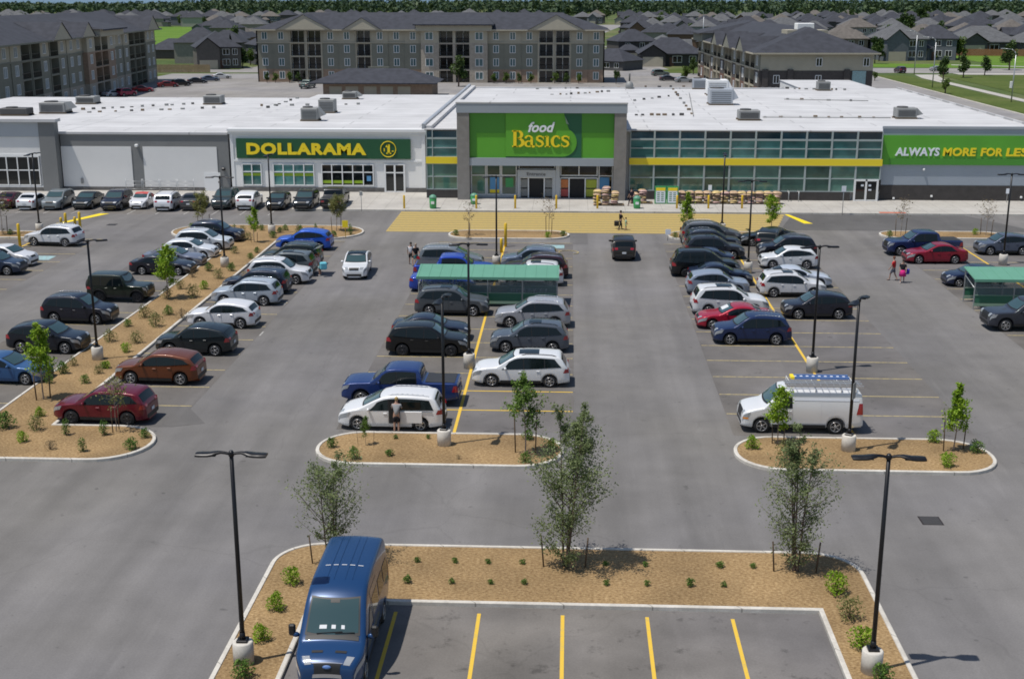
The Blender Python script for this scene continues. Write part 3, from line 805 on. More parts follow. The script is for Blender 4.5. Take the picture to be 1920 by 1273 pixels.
def vehicle_at(kind, x, y, heading, col, label, cat, group):
    p = PROTO[kind]
    if kind in USED: o = copy_tree(p, None, col)
    else:
        USED.add(kind); o = p; kids(p)
        for ch in p.children_recursive:
            if ch.type == 'MESH' and ch.data.materials[0].name == 'paint': ch.color = c4(col)
    o.location = (x, y, 0.0)
    o.rotation_euler = (0, 0, R(heading))
    q = random.Random(len(label) * 7 + int(abs(x) * 10))
    o.scale = (q.uniform(.965, 1.03), q.uniform(.98, 1.015), q.uniform(.96, 1.045))
    return tag(o, label, cat, group)
# ------------------------------------------------------------------ the ground, the lot and its islands
def sheet(name, material, pts, z):
    b = MB(); b.poly([(p[0], p[1], z) for p in pts]); return structure(b.build(name, material))
def rect(x0, x1, y0, y1): return [(x0, y0), (x1, y0), (x1, y1), (x0, y1)]
sheet('ground', 'terrain', rect(-6000, 6000, -200, 4200), -0.05)
sheet('lake', 'water', rect(-9000, 9000, 4100, 26000), -0.6)
sheet('parking_lot', 'asphalt', rect(-130, 62, -40, 230), 0.0)
sheet('back_road', 'road_far', [(-125, 230.02), (62, 230.02), (62, 350), (30, 352), (-125, 345)], 0.0)

def arc(cx, cy, r, a0, a1, n=10): return [(cx + r * math.cos(R(a0 + (a1 - a0) * k / n)), cy + r * math.sin(R(a0 + (a1 - a0) * k / n))) for k in range(n + 1)]
def rrect(x0, x1, y0, y1, r, n=8):
    return arc(x1 - r, y0 + r, r, -90, 0, n) + arc(x1 - r, y1 - r, r, 0, 90, n) + arc(x0 + r, y1 - r, r, 90, 180, n) + arc(x0 + r, y0 + r, r, 180, 270, n)
def inset(p, d):
    q = []; n = len(p)
    for i in range(n):
        a, b, c = Vector(p[i - 1]), Vector(p[i]), Vector(p[(i + 1) % n])
        u, v = (b - a), (c - b)
        if u.length < 1e-6 or v.length < 1e-6: q.append(tuple(b)); continue
        u.normalize(); v.normalize()
        n1, n2 = Vector((-u.y, u.x)), Vector((-v.y, v.x))
        m = n1 + n2
        k = m.length_squared
        q.append(tuple(b + m * (2 * d / k if k > 0.3 else d)))
    return q
def island(pts, kw=0.17, kh=0.15, dome=0.10):
    clean = [pts[0]]
    for p in pts[1:]:
        if (Vector(p) - Vector(clean[-1])).length > 0.02: clean.append(p)
    if (Vector(clean[0]) - Vector(clean[-1])).length < 0.02: clean.pop()
    pts = clean
    i1, i2, i3 = inset(pts, 0.03), inset(pts, kw - .015), inset(pts, kw)
    b = MB(); n = len(pts)
    rings = [[(p[0], p[1], 0.0) for p in pts], [(p[0], p[1], kh - .02) for p in pts], [(p[0], p[1], kh) for p in i1], [(p[0], p[1], kh) for p in i2], [(p[0], p[1], kh - .05) for p in i3]]
    for r in rings: b.v += r
    for a in range(4):
        for k in range(n): b.face((a * n + k, a * n + (k + 1) % n, (a + 1) * n + (k + 1) % n, (a + 1) * n + k), 0)
    structure(b.build('kerb', 'kerb_concrete'))
    b = MB(); i4 = inset(pts, kw - 0.01)
    b.poly([(p[0], p[1], kh - .035) for p in i4]); structure(b.build('mulch_ground', 'mulch'))
MX = -26.5                                                       # the long planted median between the two western rows
island([(-31.2, 52.05)] + arc(-21.45, 54.42, 2.37, -90, 90, 14) + [(-24.65, 56.8), (-24.65, 105.7)] + arc(-21.2, 108.9, 3.2, -90, 90, 14) + arc(-31.8, 108.9, 3.2, 90, 270, 14) +
       [(-28.35, 105.7), (-28.35, 56.8)] + arc(-31.6, 54.42, 2.37, 90, 270, 14))
island(rrect(-11.45, -0.1, 52.1, 56.42, 2.1))
island(rrect(7.6, 19.2, 52.2, 56.6, 2.1))
island(rrect(-10.5, 0.05, 106.45, 110.4, 1.95))
island(rrect(8.5, 18.9, 106.6, 110.6, 1.95))
island(rrect(27.0, 37.7, 108.2, 111.6, 1.65))
island(rrect(-56.0, -45.2, 105.0, 108.1, 1.5))
island([(-8.55, 10), (-8.55, 39.05), (8.55, 39.05), (8.55, 10), (10.72, 10)] + arc(8.9, 41.93, 1.82, 0, 90, 10) + arc(-8.9, 41.93, 1.82, 90, 180, 10) + [(-10.72, 10)])
# pavement in front of the shops, its kerb a real step
b = MB()
b.prism(rect(-90, -27.0, 123.6, 133.5), 0, .15)
b.prism([(-27.0, 121.0), (58, 121.0), (58, 131.0), (-27.0, 133.5)], 0, .15)
structure(b.build('sidewalk', 'concrete'))
b = MB(); b.box(-27.02, 58, 120.84, 121.0, 0, .155); b.box(-90, -27.02, 123.44, 123.6, 0, .155)
structure(b.build('kerb', 'kerb_concrete'))
b = MB(); b.box(29.6, 32.1, 120.95, 121.6, .152, .158); structure(b.build('road_marking', 'tactile_red'))
# newer, darker tarmac
sheet('asphalt_patch', 'asphalt_dark', [(18.8, 112.2), (41.5, 112.2), (37.5, 120.8), (21.3, 120.8)], 0.008)
sheet('asphalt_patch', 'asphalt_worn', [(-0.4, 56.6), (1.0, 56.6), (1.0, 60), (0.3, 60)], 0.008)
sheet('asphalt_patch', 'asphalt_worn', [(-19.0, 57.0), (-17.6, 57.6), (-19.2, 60.2), (-24.6, 60.1), (-24.6, 56.9)], 0.008)
sheet('asphalt_patch', 'asphalt_worn', rect(0.1, 1.6, 104.6, 110.5), 0.008)
ROWS = (-45.45, -26.5, -5.35, 13.6, 32.55)
for i, x in enumerate(ROWS):
    if i == 1: strips = [(-24.6, -18.95), (-34.0, -28.4)]
    else: strips = [(x - 5.7, x + 5.7)]
    for a, c in strips: sheet('stall_surface', 'asphalt_stall', rect(a, c, 57.0, 105.2), 0.004)
sheet('stall_surface', 'asphalt_bay', rect(-8.5, 8.5, 10, 39.0), 0.004)
sheet('stall_surface', 'asphalt_bay', rect(-90, -27.1, 117.9, 123.4), 0.004)
# painted lines
for i, x in enumerate(ROWS):
    b = MB()
    strips = [(-24.6, -19.0), (-33.9, -28.4)] if i == 1 else [(x - 5.65, x + 5.65)]
    for a, c in strips:
        for k in range(16):
            y = 57.0 + 3.2 * k
            if k == 0 and i: continue
            b.box(a, c, y - .055, y + .055, 0.0085, 0.0125, 1 if (k in (1, 2) and i == 2) else 0)
    if i != 1: b.box(x - .075, x + .075, 56.7, 105.0, 0.0130, 0.0165, 1)
    structure(b.build('road_markings', ['line_faded', 'line_yellow']))
b = MB()
for x in (-5.68, -2.865, -0.06, 2.76, 5.60): b.box(x - .062, x + .062, 10, 38.55, 0.0085, 0.0125)
structure(b.build('road_markings', 'line_yellow'))
b = MB()
for k in range(24): b.box(-28.6 - 2.72 * k - .05, -28.6 - 2.72 * k + .05, 117.9, 123.4, 0.0085, 0.0125)
for x0, y0 in ((-18.9, 74.0), (-19.2, 82.0)): b.box(x0, x0 + .1, y0, y0 + 1, 0.0085, .0125)
structure(b.build('road_markings', 'line_white'))
b = MB()
n = 9
sheet('crossing_markings', 'crossing_base', [(-16.06, 109.9), (17.9, 109.9), (20.5, 120.7), (-16.06, 120.7)], 0.0045)
for k in range(n):
    y0 = 109.9 + (120.78 - 109.9) * k / n
    f = (k + .5) / n
    b.box(-16.06, 17.9 + 2.6 * f, y0, y0 + .86, 0.0085, 0.0125)
b.box(-16.2, -16.065, 109.9, 120.7, 0.0085, .0125)
structure(b.build('crossing_markings', 'crossing_yellow'))
b = MB(); b.poly([(20.9, 120.6, .0145), (20.5, 120.6, .0145), (21.5, 115.6, .0145), (22.3, 115.6, .0145)][::-1]); structure(b.build('road_marking', 'sign_yellow'))
b = MB()
b.poly([(-47.0, 112.4, .0145), (-46.4, 112.4, .0145), (-44.0, 118.2, .0145), (-45.0, 118.2, .0145)]); structure(b.build('road_marking', 'sign_yellow'))
b = MB(); x, y = G(1040, 463); b.box(x - .9, x + .8, y - .7, y + .7, .0128, .016); x, y = G(80, 484); b.box(x - 1.2, x + .8, y - .8, y + .8, .0128, .016)
structure(b.build('road_markings', 'line_blue'))
b = MB()
x, y = G(1066, 474)
ring = arc(x, y, .8, -60, 200, 12)
for p, q in zip(ring, ring[1:]): b.tube((p[0], p[1], .006), (q[0], q[1], .006), .06, n=4)
structure(b.build('road_markings', 'line_faded'))
# drains
for px, py, lab in ((1745, 976, 'square rusty storm grate in the wide front driveway'), (210, 421.5, 'dark storm grate in the aisle before the row of shopfront cars')):
    x, y = G(px, py); b = MB()
    b.box(x - .42, x + .42, y - .42, y + .42, 0.0, .008, 0)
    for k in range(7): b.box(x - .36, x + .36, y - .36 + k * .11, y - .30 + k * .11, .008, .014, 1)
    tag(b.build('storm_drain', ['iron', 'unit_dark']), lab, 'drain')
# ------------------------------------------------------------------ the shops
# --- the grocer
class Shop:
    """an Empty at the foot of a building; parts are written in world coordinates"""
    def __init__(s, name, loc, label, cat='store'):
        s.o = tag(empty(name, loc), label, cat); s.loc = loc
    def add(s, mb, name, m, parent=None):
        mb.v = [(p[0] - s.loc[0], p[1] - s.loc[1], p[2] - s.loc[2]) for p in mb.v]
        return mb.build(name, m, parent or s.o)
g = Shop('grocery_store', (8, 129, 0), 'long grocery store with green sign portal, yellow band and white roof')
def glaze(sh, xs, zs, y, gl, fr='mullion', w=0.09, d=0.12, name='window'):
    b = MB(); b.box(xs[0], xs[-1], y, y + .05, zs[0], zs[-1]); o = sh.add(b, name, gl)
    b = MB(); xs = [xs[0] + w / 2] + list(xs[1:-1]) + [xs[-1] - w / 2]
    for x in xs: b.box(x - w / 2, x + w / 2, y - d, y - .003, zs[0] - w / 2, zs[-1] + w / 2)
    for z in zs:
        for xa, xb in zip(xs, xs[1:]): b.box(xa + w / 2, xb - w / 2, y - d + .02, y - .003, z - w / 2, z + w / 2)
    sh.add(b, 'frame', fr, o); return o
def write(sh, txt, x0, x1, z0, z1, y, m, parent=None, **k):
    return sh.add(fit(text_mb(txt, 1.0, **k), x0, x1, z0, z1, y), 'lettering', m, parent)
GY = 128.6
b = MB()
b.box(-14.65, -11.36, 129.01, 130.2, 0.0, 6.98); b.box(5.63, 31.3, 129.01, 130.2, 0, 6.98); b.box(-14.65, 31.3, 130.21, 190, 0.0, 6.98); b.box(31.3, 48.0, 129.3, 192, 0, 6.98); b.box(34.0, 45.0, 192, 211, 0, 6.98)
g.add(b, 'wall', 'wall_offwhite')
b = MB()                                          # membrane roof with its raised white rim
b.box(-14.75, 31.1, 128.50, 129.2, 6.95, 7.16); b.box(-14.75, -14.1, 129.2, 190.1, 6.98, 7.40); b.box(-14.1, 31.3, 129.2, 190.1, 6.98, 7.02); b.box(31.3, 48.0, 129.35, 192.1, 6.98, 7.02); b.box(48.0, 48.2, 129.35, 192.3, 6.9, 7.22)
b.box(33.9, 45.1, 192.1, 211.1, 6.98, 7.04); b.box(-14.1, 31.3, 189.6, 190.1, 7.02, 7.20)
g.add(b, 'roof', 'roof_membrane')
b = MB(); b.box(-15.05, -14.76, 128.9, 190.2, 7.10, 7.62); g.add(b, 'gutter', 'panel_light')
b = MB(); b.box(-14.62, -11.4, 128.45, 129.0, 0, 1.0); b.box(6.0, 28.3, 128.45, 129.0, 0, 1.02); g.add(b, 'base_course', 'block_dark')
b = MB(); b.box(31.32, 48.0, 129.12, 129.3, 0, 1.66); g.add(b, 'base_course', 'block_dark')
bays = [6.05, 8.5, 11.03, 13.57, 16.1, 18.62, 21.15, 23.68, 26.2, 28.72, 31.2]
for a, c in zip(bays, bays[1:]):
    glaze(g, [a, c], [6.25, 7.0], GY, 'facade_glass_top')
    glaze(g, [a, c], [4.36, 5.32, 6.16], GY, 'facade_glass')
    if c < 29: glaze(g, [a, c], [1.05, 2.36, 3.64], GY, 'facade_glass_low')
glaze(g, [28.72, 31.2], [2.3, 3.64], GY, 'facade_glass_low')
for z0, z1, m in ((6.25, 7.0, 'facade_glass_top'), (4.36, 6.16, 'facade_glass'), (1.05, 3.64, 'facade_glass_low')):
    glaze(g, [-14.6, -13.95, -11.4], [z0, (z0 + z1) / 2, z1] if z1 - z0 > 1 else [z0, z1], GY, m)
b = MB(); b.box(6.0, 31.3, 128.42, 128.62, 3.67, 4.33); b.box(-14.64, -11.36, 128.42, 128.62, 3.67, 4.33); g.add(b, 'yellow_band', 'band_yellow')
b = MB(); b.box(31.3, 48.0, 129.18, 129.3, 1.68, 3.72); b.box(31.3, 48, 129.18, 129.3, 6.68, 7.32); g.add(b, 'cladding', 'metal_panel')
b = MB(); b.box(31.25, 48.1, 129.10, 129.3, 7.32, 7.56); g.add(b, 'coping', 'panel_light')
# double door at the east end
b = MB(); b.box(28.75, 30.95, 128.5, 128.6, 0.15, 2.24); d = g.add(b, 'door', 'dark_glass')
b = MB()
for x in (28.72, 29.85, 30.98): b.box(x - .09, x + .09, 128.40, 128.498, .15, 2.30)
b.box(28.81, 30.89, 128.40, 128.498, 2.14, 2.30); b.box(28.81, 30.89, 128.42, 128.498, .16, .26)
g.add(b, 'frame', 'trim_white', d)
b = MB(); b.box(29.35, 29.62, 128.47, 128.497, 1.62, 1.82); b.box(30.1, 30.35, 128.47, 128.497, 1.62, 1.82); b.box(30.1, 30.4, 128.47, 128.497, 1.18, 1.34); g.add(b, 'notice', 'sign_white', d)
b = MB(); b.box(31.05, 31.3, 128.5, 128.6, 1.1, 2.3); g.add(b, 'window', 'dark_glass')
# slogan board
b = MB(); b.box(31.32, 47.6, 129.02, 129.18, 3.74, 6.66); sg_ = g.add(b, 'sign', 'sign_green')
b = MB(); b.box(32.1, 47.6, 128.98, 129.018, 3.76, 4.40); g.add(b, 'stripe', 'sign_green_mid', sg_)
write(g, 'ALWAYS', 32.62, 37.0, 4.64, 5.46, 128.98, 'sign_white', sg_, bold=.034, depth=.08, shear=.08, spacing=1.05)
for wd, x0, x1 in (('MORE', 37.34, 40.62), ('FOR', 41.08, 43.22), ('LESS', 43.58, 46.35)): write(g, wd, x0, x1, 4.64, 5.46, 128.98, 'sign_yellow', sg_, bold=.034, depth=.08, shear=.08, spacing=1.05)
# the portal
PY = 127.45
for x0, x1 in ((-11.35, -10.12), (4.42, 5.62)): b = MB(); b.box(x0, x1, PY, 130.2, 0, 8.86); g.add(b, 'pier', 'pier_stone')
b = MB(); b.box(-11.40, 5.67, PY - .06, 130.3, 8.87, 9.80); b.box(-10.11, 4.41, PY + .1, 130.2, 3.60, 4.37); g.add(b, 'cladding', 'metal_panel')
b = MB(); b.box(-11.45, 5.72, PY - .10, 130.4, 9.80, 9.93); b.box(-11.0, 5.3, 130.4, 140, 7.1, 9.75); g.add(b, 'roof', 'roof_membrane')
b = MB(); b.box(-10.11, 4.41, PY + .35, 130.2, 4.38, 8.85); sg_ = g.add(b, 'sign', 'sign_green')
sy = PY + .35
b = MB(); b.box(-10.08, -6.55, sy - .04, sy - .004, 6.85, 8.82); b.box(-10.08, -9.42, sy - .04, sy - .004, 4.42, 6.85); g.add(b, 'panel', 'sign_green_mid', sg_)
b = MB(); b.box(1.15, 4.38, sy - .04, sy - .004, 6.9, 8.82); g.add(b, 'panel', 'sign_green_mid', sg_)
def slab(pts, y0, y1):
    b = MB(); n = len(pts)
    b.v = [(p[0], y0, p[1]) for p in pts] + [(p[0], y1, p[1]) for p in pts]
    b.face(tuple(range(n)))
    for k in range(n): b.face(((k + 1) % n, k, n + k, n + (k + 1) % n))
    return b
g.add(slab([(-6.45, 4.40), (1.15, 4.40), (1.15, 8.83), (-1.3, 8.83), (-1.0, 5.0), (-6.45, 4.5)], sy - .07, sy - .004), 'panel', 'sign_green_dark', sg_)
g.add(slab([(-6.45, 4.52), (-0.75, 4.52)] + arc(-0.75, 5.95, 1.43, -90, 62, 12) + [(-0.5, 8.2), (-0.62, 8.83), (-6.45, 8.83)], sy - .12, sy - .075), 'panel', 'sign_green', sg_)
b = slab([(-0.55, 8.6), (-0.12, 7.72), (-0.40, 7.82)], sy - .15, sy - .125); g.add(b, 'panel', 'rail_green', sg_)  # pale sliver: the sign's subtle highlight, put into its colour
write(g, 'food', -4.22, -1.52, 6.95, 7.98, sy - .18, 'sign_white', sg_, bold=.028, depth=.10, shear=.28)
# the serifed word is drawn stroke by stroke: thick stems, thin joins, slab feet
def stroke(pts, ws):
    b = MB(); L_, R_ = [], []
    for i, p in enumerate(pts):
        a = Vector(pts[max(0, i - 1)]); c = Vector(pts[min(len(pts) - 1, i + 1)])
        d = (c - a).normalized(); nrm = Vector((-d.y, d.x)); w = ws[i] if isinstance(ws, (list, tuple)) else ws
        L_.append(Vector(p) + nrm * w / 2); R_.append(Vector(p) - nrm * w / 2)
    i0 = len(b.v)
    for a, c in zip(L_, R_): b.v += [(a.x, -.05, a.y), (c.x, -.05, c.y), (c.x, .05, c.y), (a.x, .05, a.y)]
    for k in range(len(pts) - 1):
        o, q = 4 * k, 4 * k + 4
        for e in range(4): b.face((o + e, q + e, q + (e + 1) % 4, o + (e + 1) % 4))
    b.face((0, 1, 2, 3)); k = 4 * (len(pts) - 1); b.face((k + 3, k + 2, k + 1, k))
    return b
def join(*ms):
    b = MB()
    for m in ms:
        i = len(b.v); b.v += m.v
        for f in m.f: b.face(tuple(i + e for e in f))
    return b
def bowl(cx, cz, rx, rz, a0, a1, thick, thin, n=14):
    p, w = [], []
    for k in range(n + 1):
        a = R(a0 + (a1 - a0) * k / n)
        p.append((cx + rx * math.cos(a), cz + rz * math.sin(a))); w.append(thin + (thick - thin) * abs(math.cos(a)) ** 1.3)
    return stroke(p, w)
def glyph(c):
    if c == 'B': return join(stroke([(.22, 0), (.22, 1.42)], .24), stroke([(0, .04), (.5, .04)], .09), stroke([(0, 1.38), (.5, 1.38)], .09),
        bowl(.42, 1.06, .30, .32, -90, 90, .24, .09), bowl(.42, .38, .40, .35, -90, 90, .26, .09)), .95
    if c == 'a': return join(bowl(.30, .70, .24, .26, 170, 0, .16, .09), stroke([(.52, .72), (.52, .12), (.62, .03), (.74, .08)], .19), bowl(.30, .27, .24, .24, 60, 330, .19, .08)), .80
    if c == 's': return join(stroke([(.58, .80), (.44, .93), (.26, .94), (.12, .82), (.14, .66), (.32, .54), (.50, .43), (.56, .26), (.46, .09), (.26, .03), (.08, .16)],
        [.07, .10, .12, .17, .19, .21, .21, .18, .13, .10, .07]), stroke([(.60, .66), (.60, .92)], .06), stroke([(.06, .06), (.06, .32)], .06)), .70
    if c == 'i': return join(stroke([(.20, 0), (.20, .93)], .20), stroke([(.0, .035), (.42, .035)], .08), stroke([(.02, .90), (.22, .92)], .08)), .48
    if c == 'c': return join(bowl(.38, .49, .30, .46, 45, 320, .23, .09), stroke([(.62, .70), (.60, .92)], .10)), .72
b = MB(); x = 0
for ch in 'Basics':
    m, w = glyph(ch); i = len(b.v); b.v += [(p[0] + x, p[1], p[2]) for p in m.v]
    for f in m.f: b.face(tuple(i + e for e in f))
    x += w
fit(b, -5.82, -0.05, 5.42, 7.12, sy - .19); g.add(b, 'lettering', 'sign_yellow', sg_)
# under the portal: glass, two entrances, posters
EY = 129.2
for a, c in ((-10.1, -8.55), (-8.5, -7.05), (-7.0, -5.4)):
    glaze(g, [a, c], [.45, 2.42, 3.58], EY, 'facade_glass_low', 'trim_white', .10)
b = MB(); b.box(-10.1, -5.4, EY - .05, EY + .3, 0.15, .40); g.add(b, 'base_course', 'panel_light')
for a, c in ((2.95, 4.40),): glaze(g, [a, c], [.45, 2.42, 3.58], EY, 'dark_glass', 'trim_white', .10)
glaze(g, [-0.95, 0.95, 2.85], [2.45, 3.55], EY, 'dark_glass', 'trim_white', .10)
glaze(g, [-5.2, -1.5], [3.10, 3.56], EY, 'dark_glass', 'trim_white', .08)
b = MB(); b.box(-5.32, -1.42, EY - .5, EY, 2.28, 3.04); b.box(-5.32, -5.08, EY - .5, EY, .15, 2.28); b.box(-1.66, -1.42, EY - .5, EY, .15, 2.28); b.box(-1.4, -1.0, EY - .5, EY, .15, 3.56)
en = g.add(b, 'entrance_surround', 'panel_light')
write(g, 'Entrance', -4.35, -2.45, 2.46, 2.80, EY - .52, 'sign_ink', en, bold=.012, depth=.03)
def entrance(x0, x1, o0, o1, left, right):
    b = MB(); b.box(o0, o1, EY - .02, EY + .02, .15, 2.16); d = g.add(b, 'door', 'interior_dark')
    b = MB()
    for x in (x0, o0, o1, x1): b.box(x - .06, x + .06, EY - .24, EY - .025, .15, 2.22)
    b.box(x0 + .06, x1 - .06, EY - .22, EY - .025, 2.16, 2.26); g.add(b, 'frame', 'trim_white', d)
    for (a, c), (m1, m2) in (((x0 + .07, o0 - .07), left), ((o1 + .07, x1 - .07), right)):
        b = MB(); b.box(a, c, EY - .05, EY - .03, 1.18, 2.02); g.add(b, 'panel', m1, d)
        b = MB(); b.box(a, c, EY - .05, EY - .03, .30, 1.06); g.add(b, 'panel', m2, d)
entrance(-5.05, -1.7, -4.2, -2.58, ('unit_grey', 'unit_grey'), ('unit_grey', 'unit_grey'))
entrance(-0.95, 2.85, -0.05, 1.60, ('poster_orange', 'poster_red'), ('poster_lime', 'poster_lime'))
for x0, x1, z0, z1, m in ((-8.15, -7.2, .62, 2.2, 'poster_blue'), (-8.15, -7.2, .62, .95, 'sign_yellow'), (-6.55, -5.75, 1.2, 2.15, 'grocer_green'), (3.05, 4.05, .7, 2.25, 'poster_blue')):
    b = MB(); b.box(x0, x1, EY - .02 - (.012 if m == 'sign_yellow' else 0), EY - .008, z0, z1); g.add(b, 'poster', m)
for px, py, z in ((1732, 318, 0), (1675, 372, 0), (1746, 368, 0), (1914, 370, 0)):
    x, zz = V(px, py, 129.1); b = MB(); b.bbox(x - .1, x + .1, 128.92, 129.1, zz - .1, zz + .1, .03); g.add(b, 'wall_lamp', 'trim_white')

# --- the discount shop
DY = 132.3
s = Shop('discount_store', (-25, 132, 0), 'white discount store with dark green sign and yellow capital letters')
b = MB(); b.box(-35.75, -15.12, DY, 181, 0.56, 6.42); s.add(b, 'wall', 'wall_white')
b = MB(); b.box(-15.12, -14.7, DY + .5, 181, 0.0, 6.2); s.add(b, 'wall', 'wall_grey')
b = MB(); b.box(-35.8, -15.0, DY + .6, 181.1, 6.60, 6.68); s.add(b, 'roof', 'roof_membrane')
b = MB(); b.box(-35.95, -14.95, DY - .28, DY + .7, 6.43, 6.72); b.box(-35.9, -15.0, DY - .12, DY + .3, 6.16, 6.42); s.add(b, 'cornice', 'trim_white')
b = MB(); b.box(-35.8, -19.5, DY - .12, DY + .3, 0, .60); b.box(-17.3, -14.72, DY - .12, DY + .3, 0, .60); s.add(b, 'base_course', 'block_stone')
b = MB(); b.box(-35.72, -35.4, DY - .07, DY, .62, 6.15); b.box(-15.5, -15.14, DY - .07, DY, .62, 6.15); b.box(-35.4, -15.5, DY - .07, DY, 3.3, 3.5); s.add(b, 'trim', 'trim_white')
b = MB(); b.box(-35.05, -16.65, DY - .22, DY - .002, 3.64, 5.70); sg_ = s.add(b, 'sign', 'sign_forest')
write(s, 'DOLLARAMA', -33.95, -21.3, 4.03, 5.26, DY - .27, 'sign_yellow', sg_, bold=.05, depth=.10, spacing=1.12)
b = MB()
ring = arc(0, 0, .80, 0, 360, 28)
for p, q in zip(ring, ring[1:]): b.tube((p[0] - 18.98, DY - .27, p[1] + 4.67), (q[0] - 18.98, DY - .27, q[1] + 4.67), .045, n=5)
s.add(b, 'emblem', 'sign_yellow', sg_)
b = join(stroke([(.02, -.46), (.02, .50)], .26), stroke([(-.26, .24), (-.02, .47)], .15), stroke([(-.24, -.42), (.28, -.42)], .13), stroke([(-.44, -.22), (-.44, .10)], .10), stroke([(.34, -.20), (.54, -.20)], .09))
b.v = [(p[0] - 18.95, p[1] + DY - .27, p[2] + 4.66) for p in b.v]; s.add(b, 'lettering', 'sign_yellow', sg_)
for xs, gl in (([-34.6, -33.55, -32.5], 'facade_glass'), ([-31.3, -30.2, -29.1, -28.0, -26.9], 'facade_glass'), ([-26.15, -25.04, -23.93, -22.82, -21.71, -20.6], 'dark_glass')):
    w = glaze(s, xs, [.82, 2.22, 3.02], DY - .06, gl, 'trim_white', .10, .10)
    b = MB(); z0 = 1.05 if gl == 'dark_glass' else 1.78
    x1 = xs[-2] if gl == 'dark_glass' else xs[-1]
    b.box(xs[0] + .06, x1 - .06, DY - .075, DY - .064, z0, z0 + .30); s.add(b, 'lime_stripe', 'lime_band', w)
b = MB(); b.box(-21.35, -20.9, DY - .075, DY - .064, 1.3, 1.85); s.add(b, 'poster', 'poster_blue')
b = MB(); b.box(-19.36, -17.4, DY - .06, DY - .01, .15, 3.05); d = s.add(b, 'door', 'dark_glass')
b = MB()
for x in (-19.4, -18.38, -17.36): b.box(x - .09, x + .09, DY - .16, DY - .064, .15, 3.1)
for x0, x1 in ((-19.31, -18.47), (-18.29, -17.45)):
    for z in (.2, 2.2, 3.05): b.box(x0, x1, DY - .14, DY - .064, z - .06, z + .06)
s.add(b, 'frame', 'trim_white', d)

# --- the vacant unit between
u = Shop('vacant_store', (-45, 132, 0), 'blank grey shop unit with two large white wall panels')
b = MB(); b.box(-53.9, -35.95, DY, 181, .5, 6.05); u.add(b, 'wall', 'wall_grey')
b = MB(); b.box(-54.0, -36.0, DY - .12, DY + .6, 6.06, 6.30); b.box(-54.0, -35.96, DY + .6, 181.1, 6.10, 6.18); u.add(b, 'roof', 'roof_membrane')
for x0, x1 in ((-53.9, -46.35), (-45.1, -37.2)):
    b = MB(); b.box(x0, x1, DY - .06, DY, .52, 4.78); u.add(b, 'wall_panel', 'wall_offwhite')
b = MB(); b.box(-53.9, -38.75, DY - .12, DY + .3, 0, .5); b.box(-36.9, -35.85, DY - .12, DY + .3, 0, .5); u.add(b, 'base_course', 'block_stone')
b = MB(); b.box(-38.7, -36.95, DY - .10, DY - .062, .15, 2.1); d = u.add(b, 'door', 'trim_white')
b = MB(); b.bbox(-37.2, -37.08, DY - .16, DY - .10, 1.0, 1.2, .02); u.add(b, 'handle', 'black_metal', d)
for px, py in ((257, 273), (420, 317), (105, 320)):
    x, z = V(px, py, DY); b = MB(); b.bbox(x - .16, x + .16, DY - .4, DY, z - .14, z + .14, .05); u.add(b, 'wall_lamp', 'trim_white' if px == 257 else 'black_metal')
x, z = V(155, 339, DY); b = MB(); b.bbox(x - .12, x + .12, DY - .22, DY - .06, z - .3, z + .3, .04); u.add(b, 'meter_box', 'unit_grey')
# --- the unit at the west edge
c = Shop('corner_store', (-62, 131, 0), 'pale shop unit with tall dark windows beside the blank grey unit')
CYY = 131.4
b = MB(); b.box(-80, -55.7, CYY, CYY + .9, .7, 7.40); b.box(-80, -55.7, CYY + .9, 181, .7, 6.11); c.add(b, 'wall', 'wall_offwhite')
b = MB(); b.box(-55.7, -54.0, CYY - .2, CYY + .9, 0, 7.40); b.box(-55.7, -54.02, CYY + .9, 181, 0, 6.05); c.add(b, 'pier', 'wall_grey')
b = MB(); b.box(-80.1, -53.7, CYY - .45, CYY + .95, 7.41, 7.72); b.box(-80, -54.01, CYY + .95, 181, 6.11, 6.19); c.add(b, 'roof', 'roof_membrane')
b = MB(); b.box(-80, -55.75, CYY - .08, CYY, 5.85, 7.40); c.add(b, 'cladding', 'panel_light')
b = MB(); b.box(-80, -55.7, CYY - .12, CYY, .55, .70); b.box(-80, -55.75, CYY - .08, CYY, 3.85, 4.05); c.add(b, 'trim', 'trim_white')
b = MB(); b.box(-80, -55.72, CYY - .15, CYY, 0, .55); c.add(b, 'base_course', 'block_stone')
xs = [-55.95 - 1.18 * k for k in range(13)][::-1]
glaze(c, xs, [.78, 2.35, 3.78], CYY - .06, 'dark_glass', 'trim_white', .10, .10)

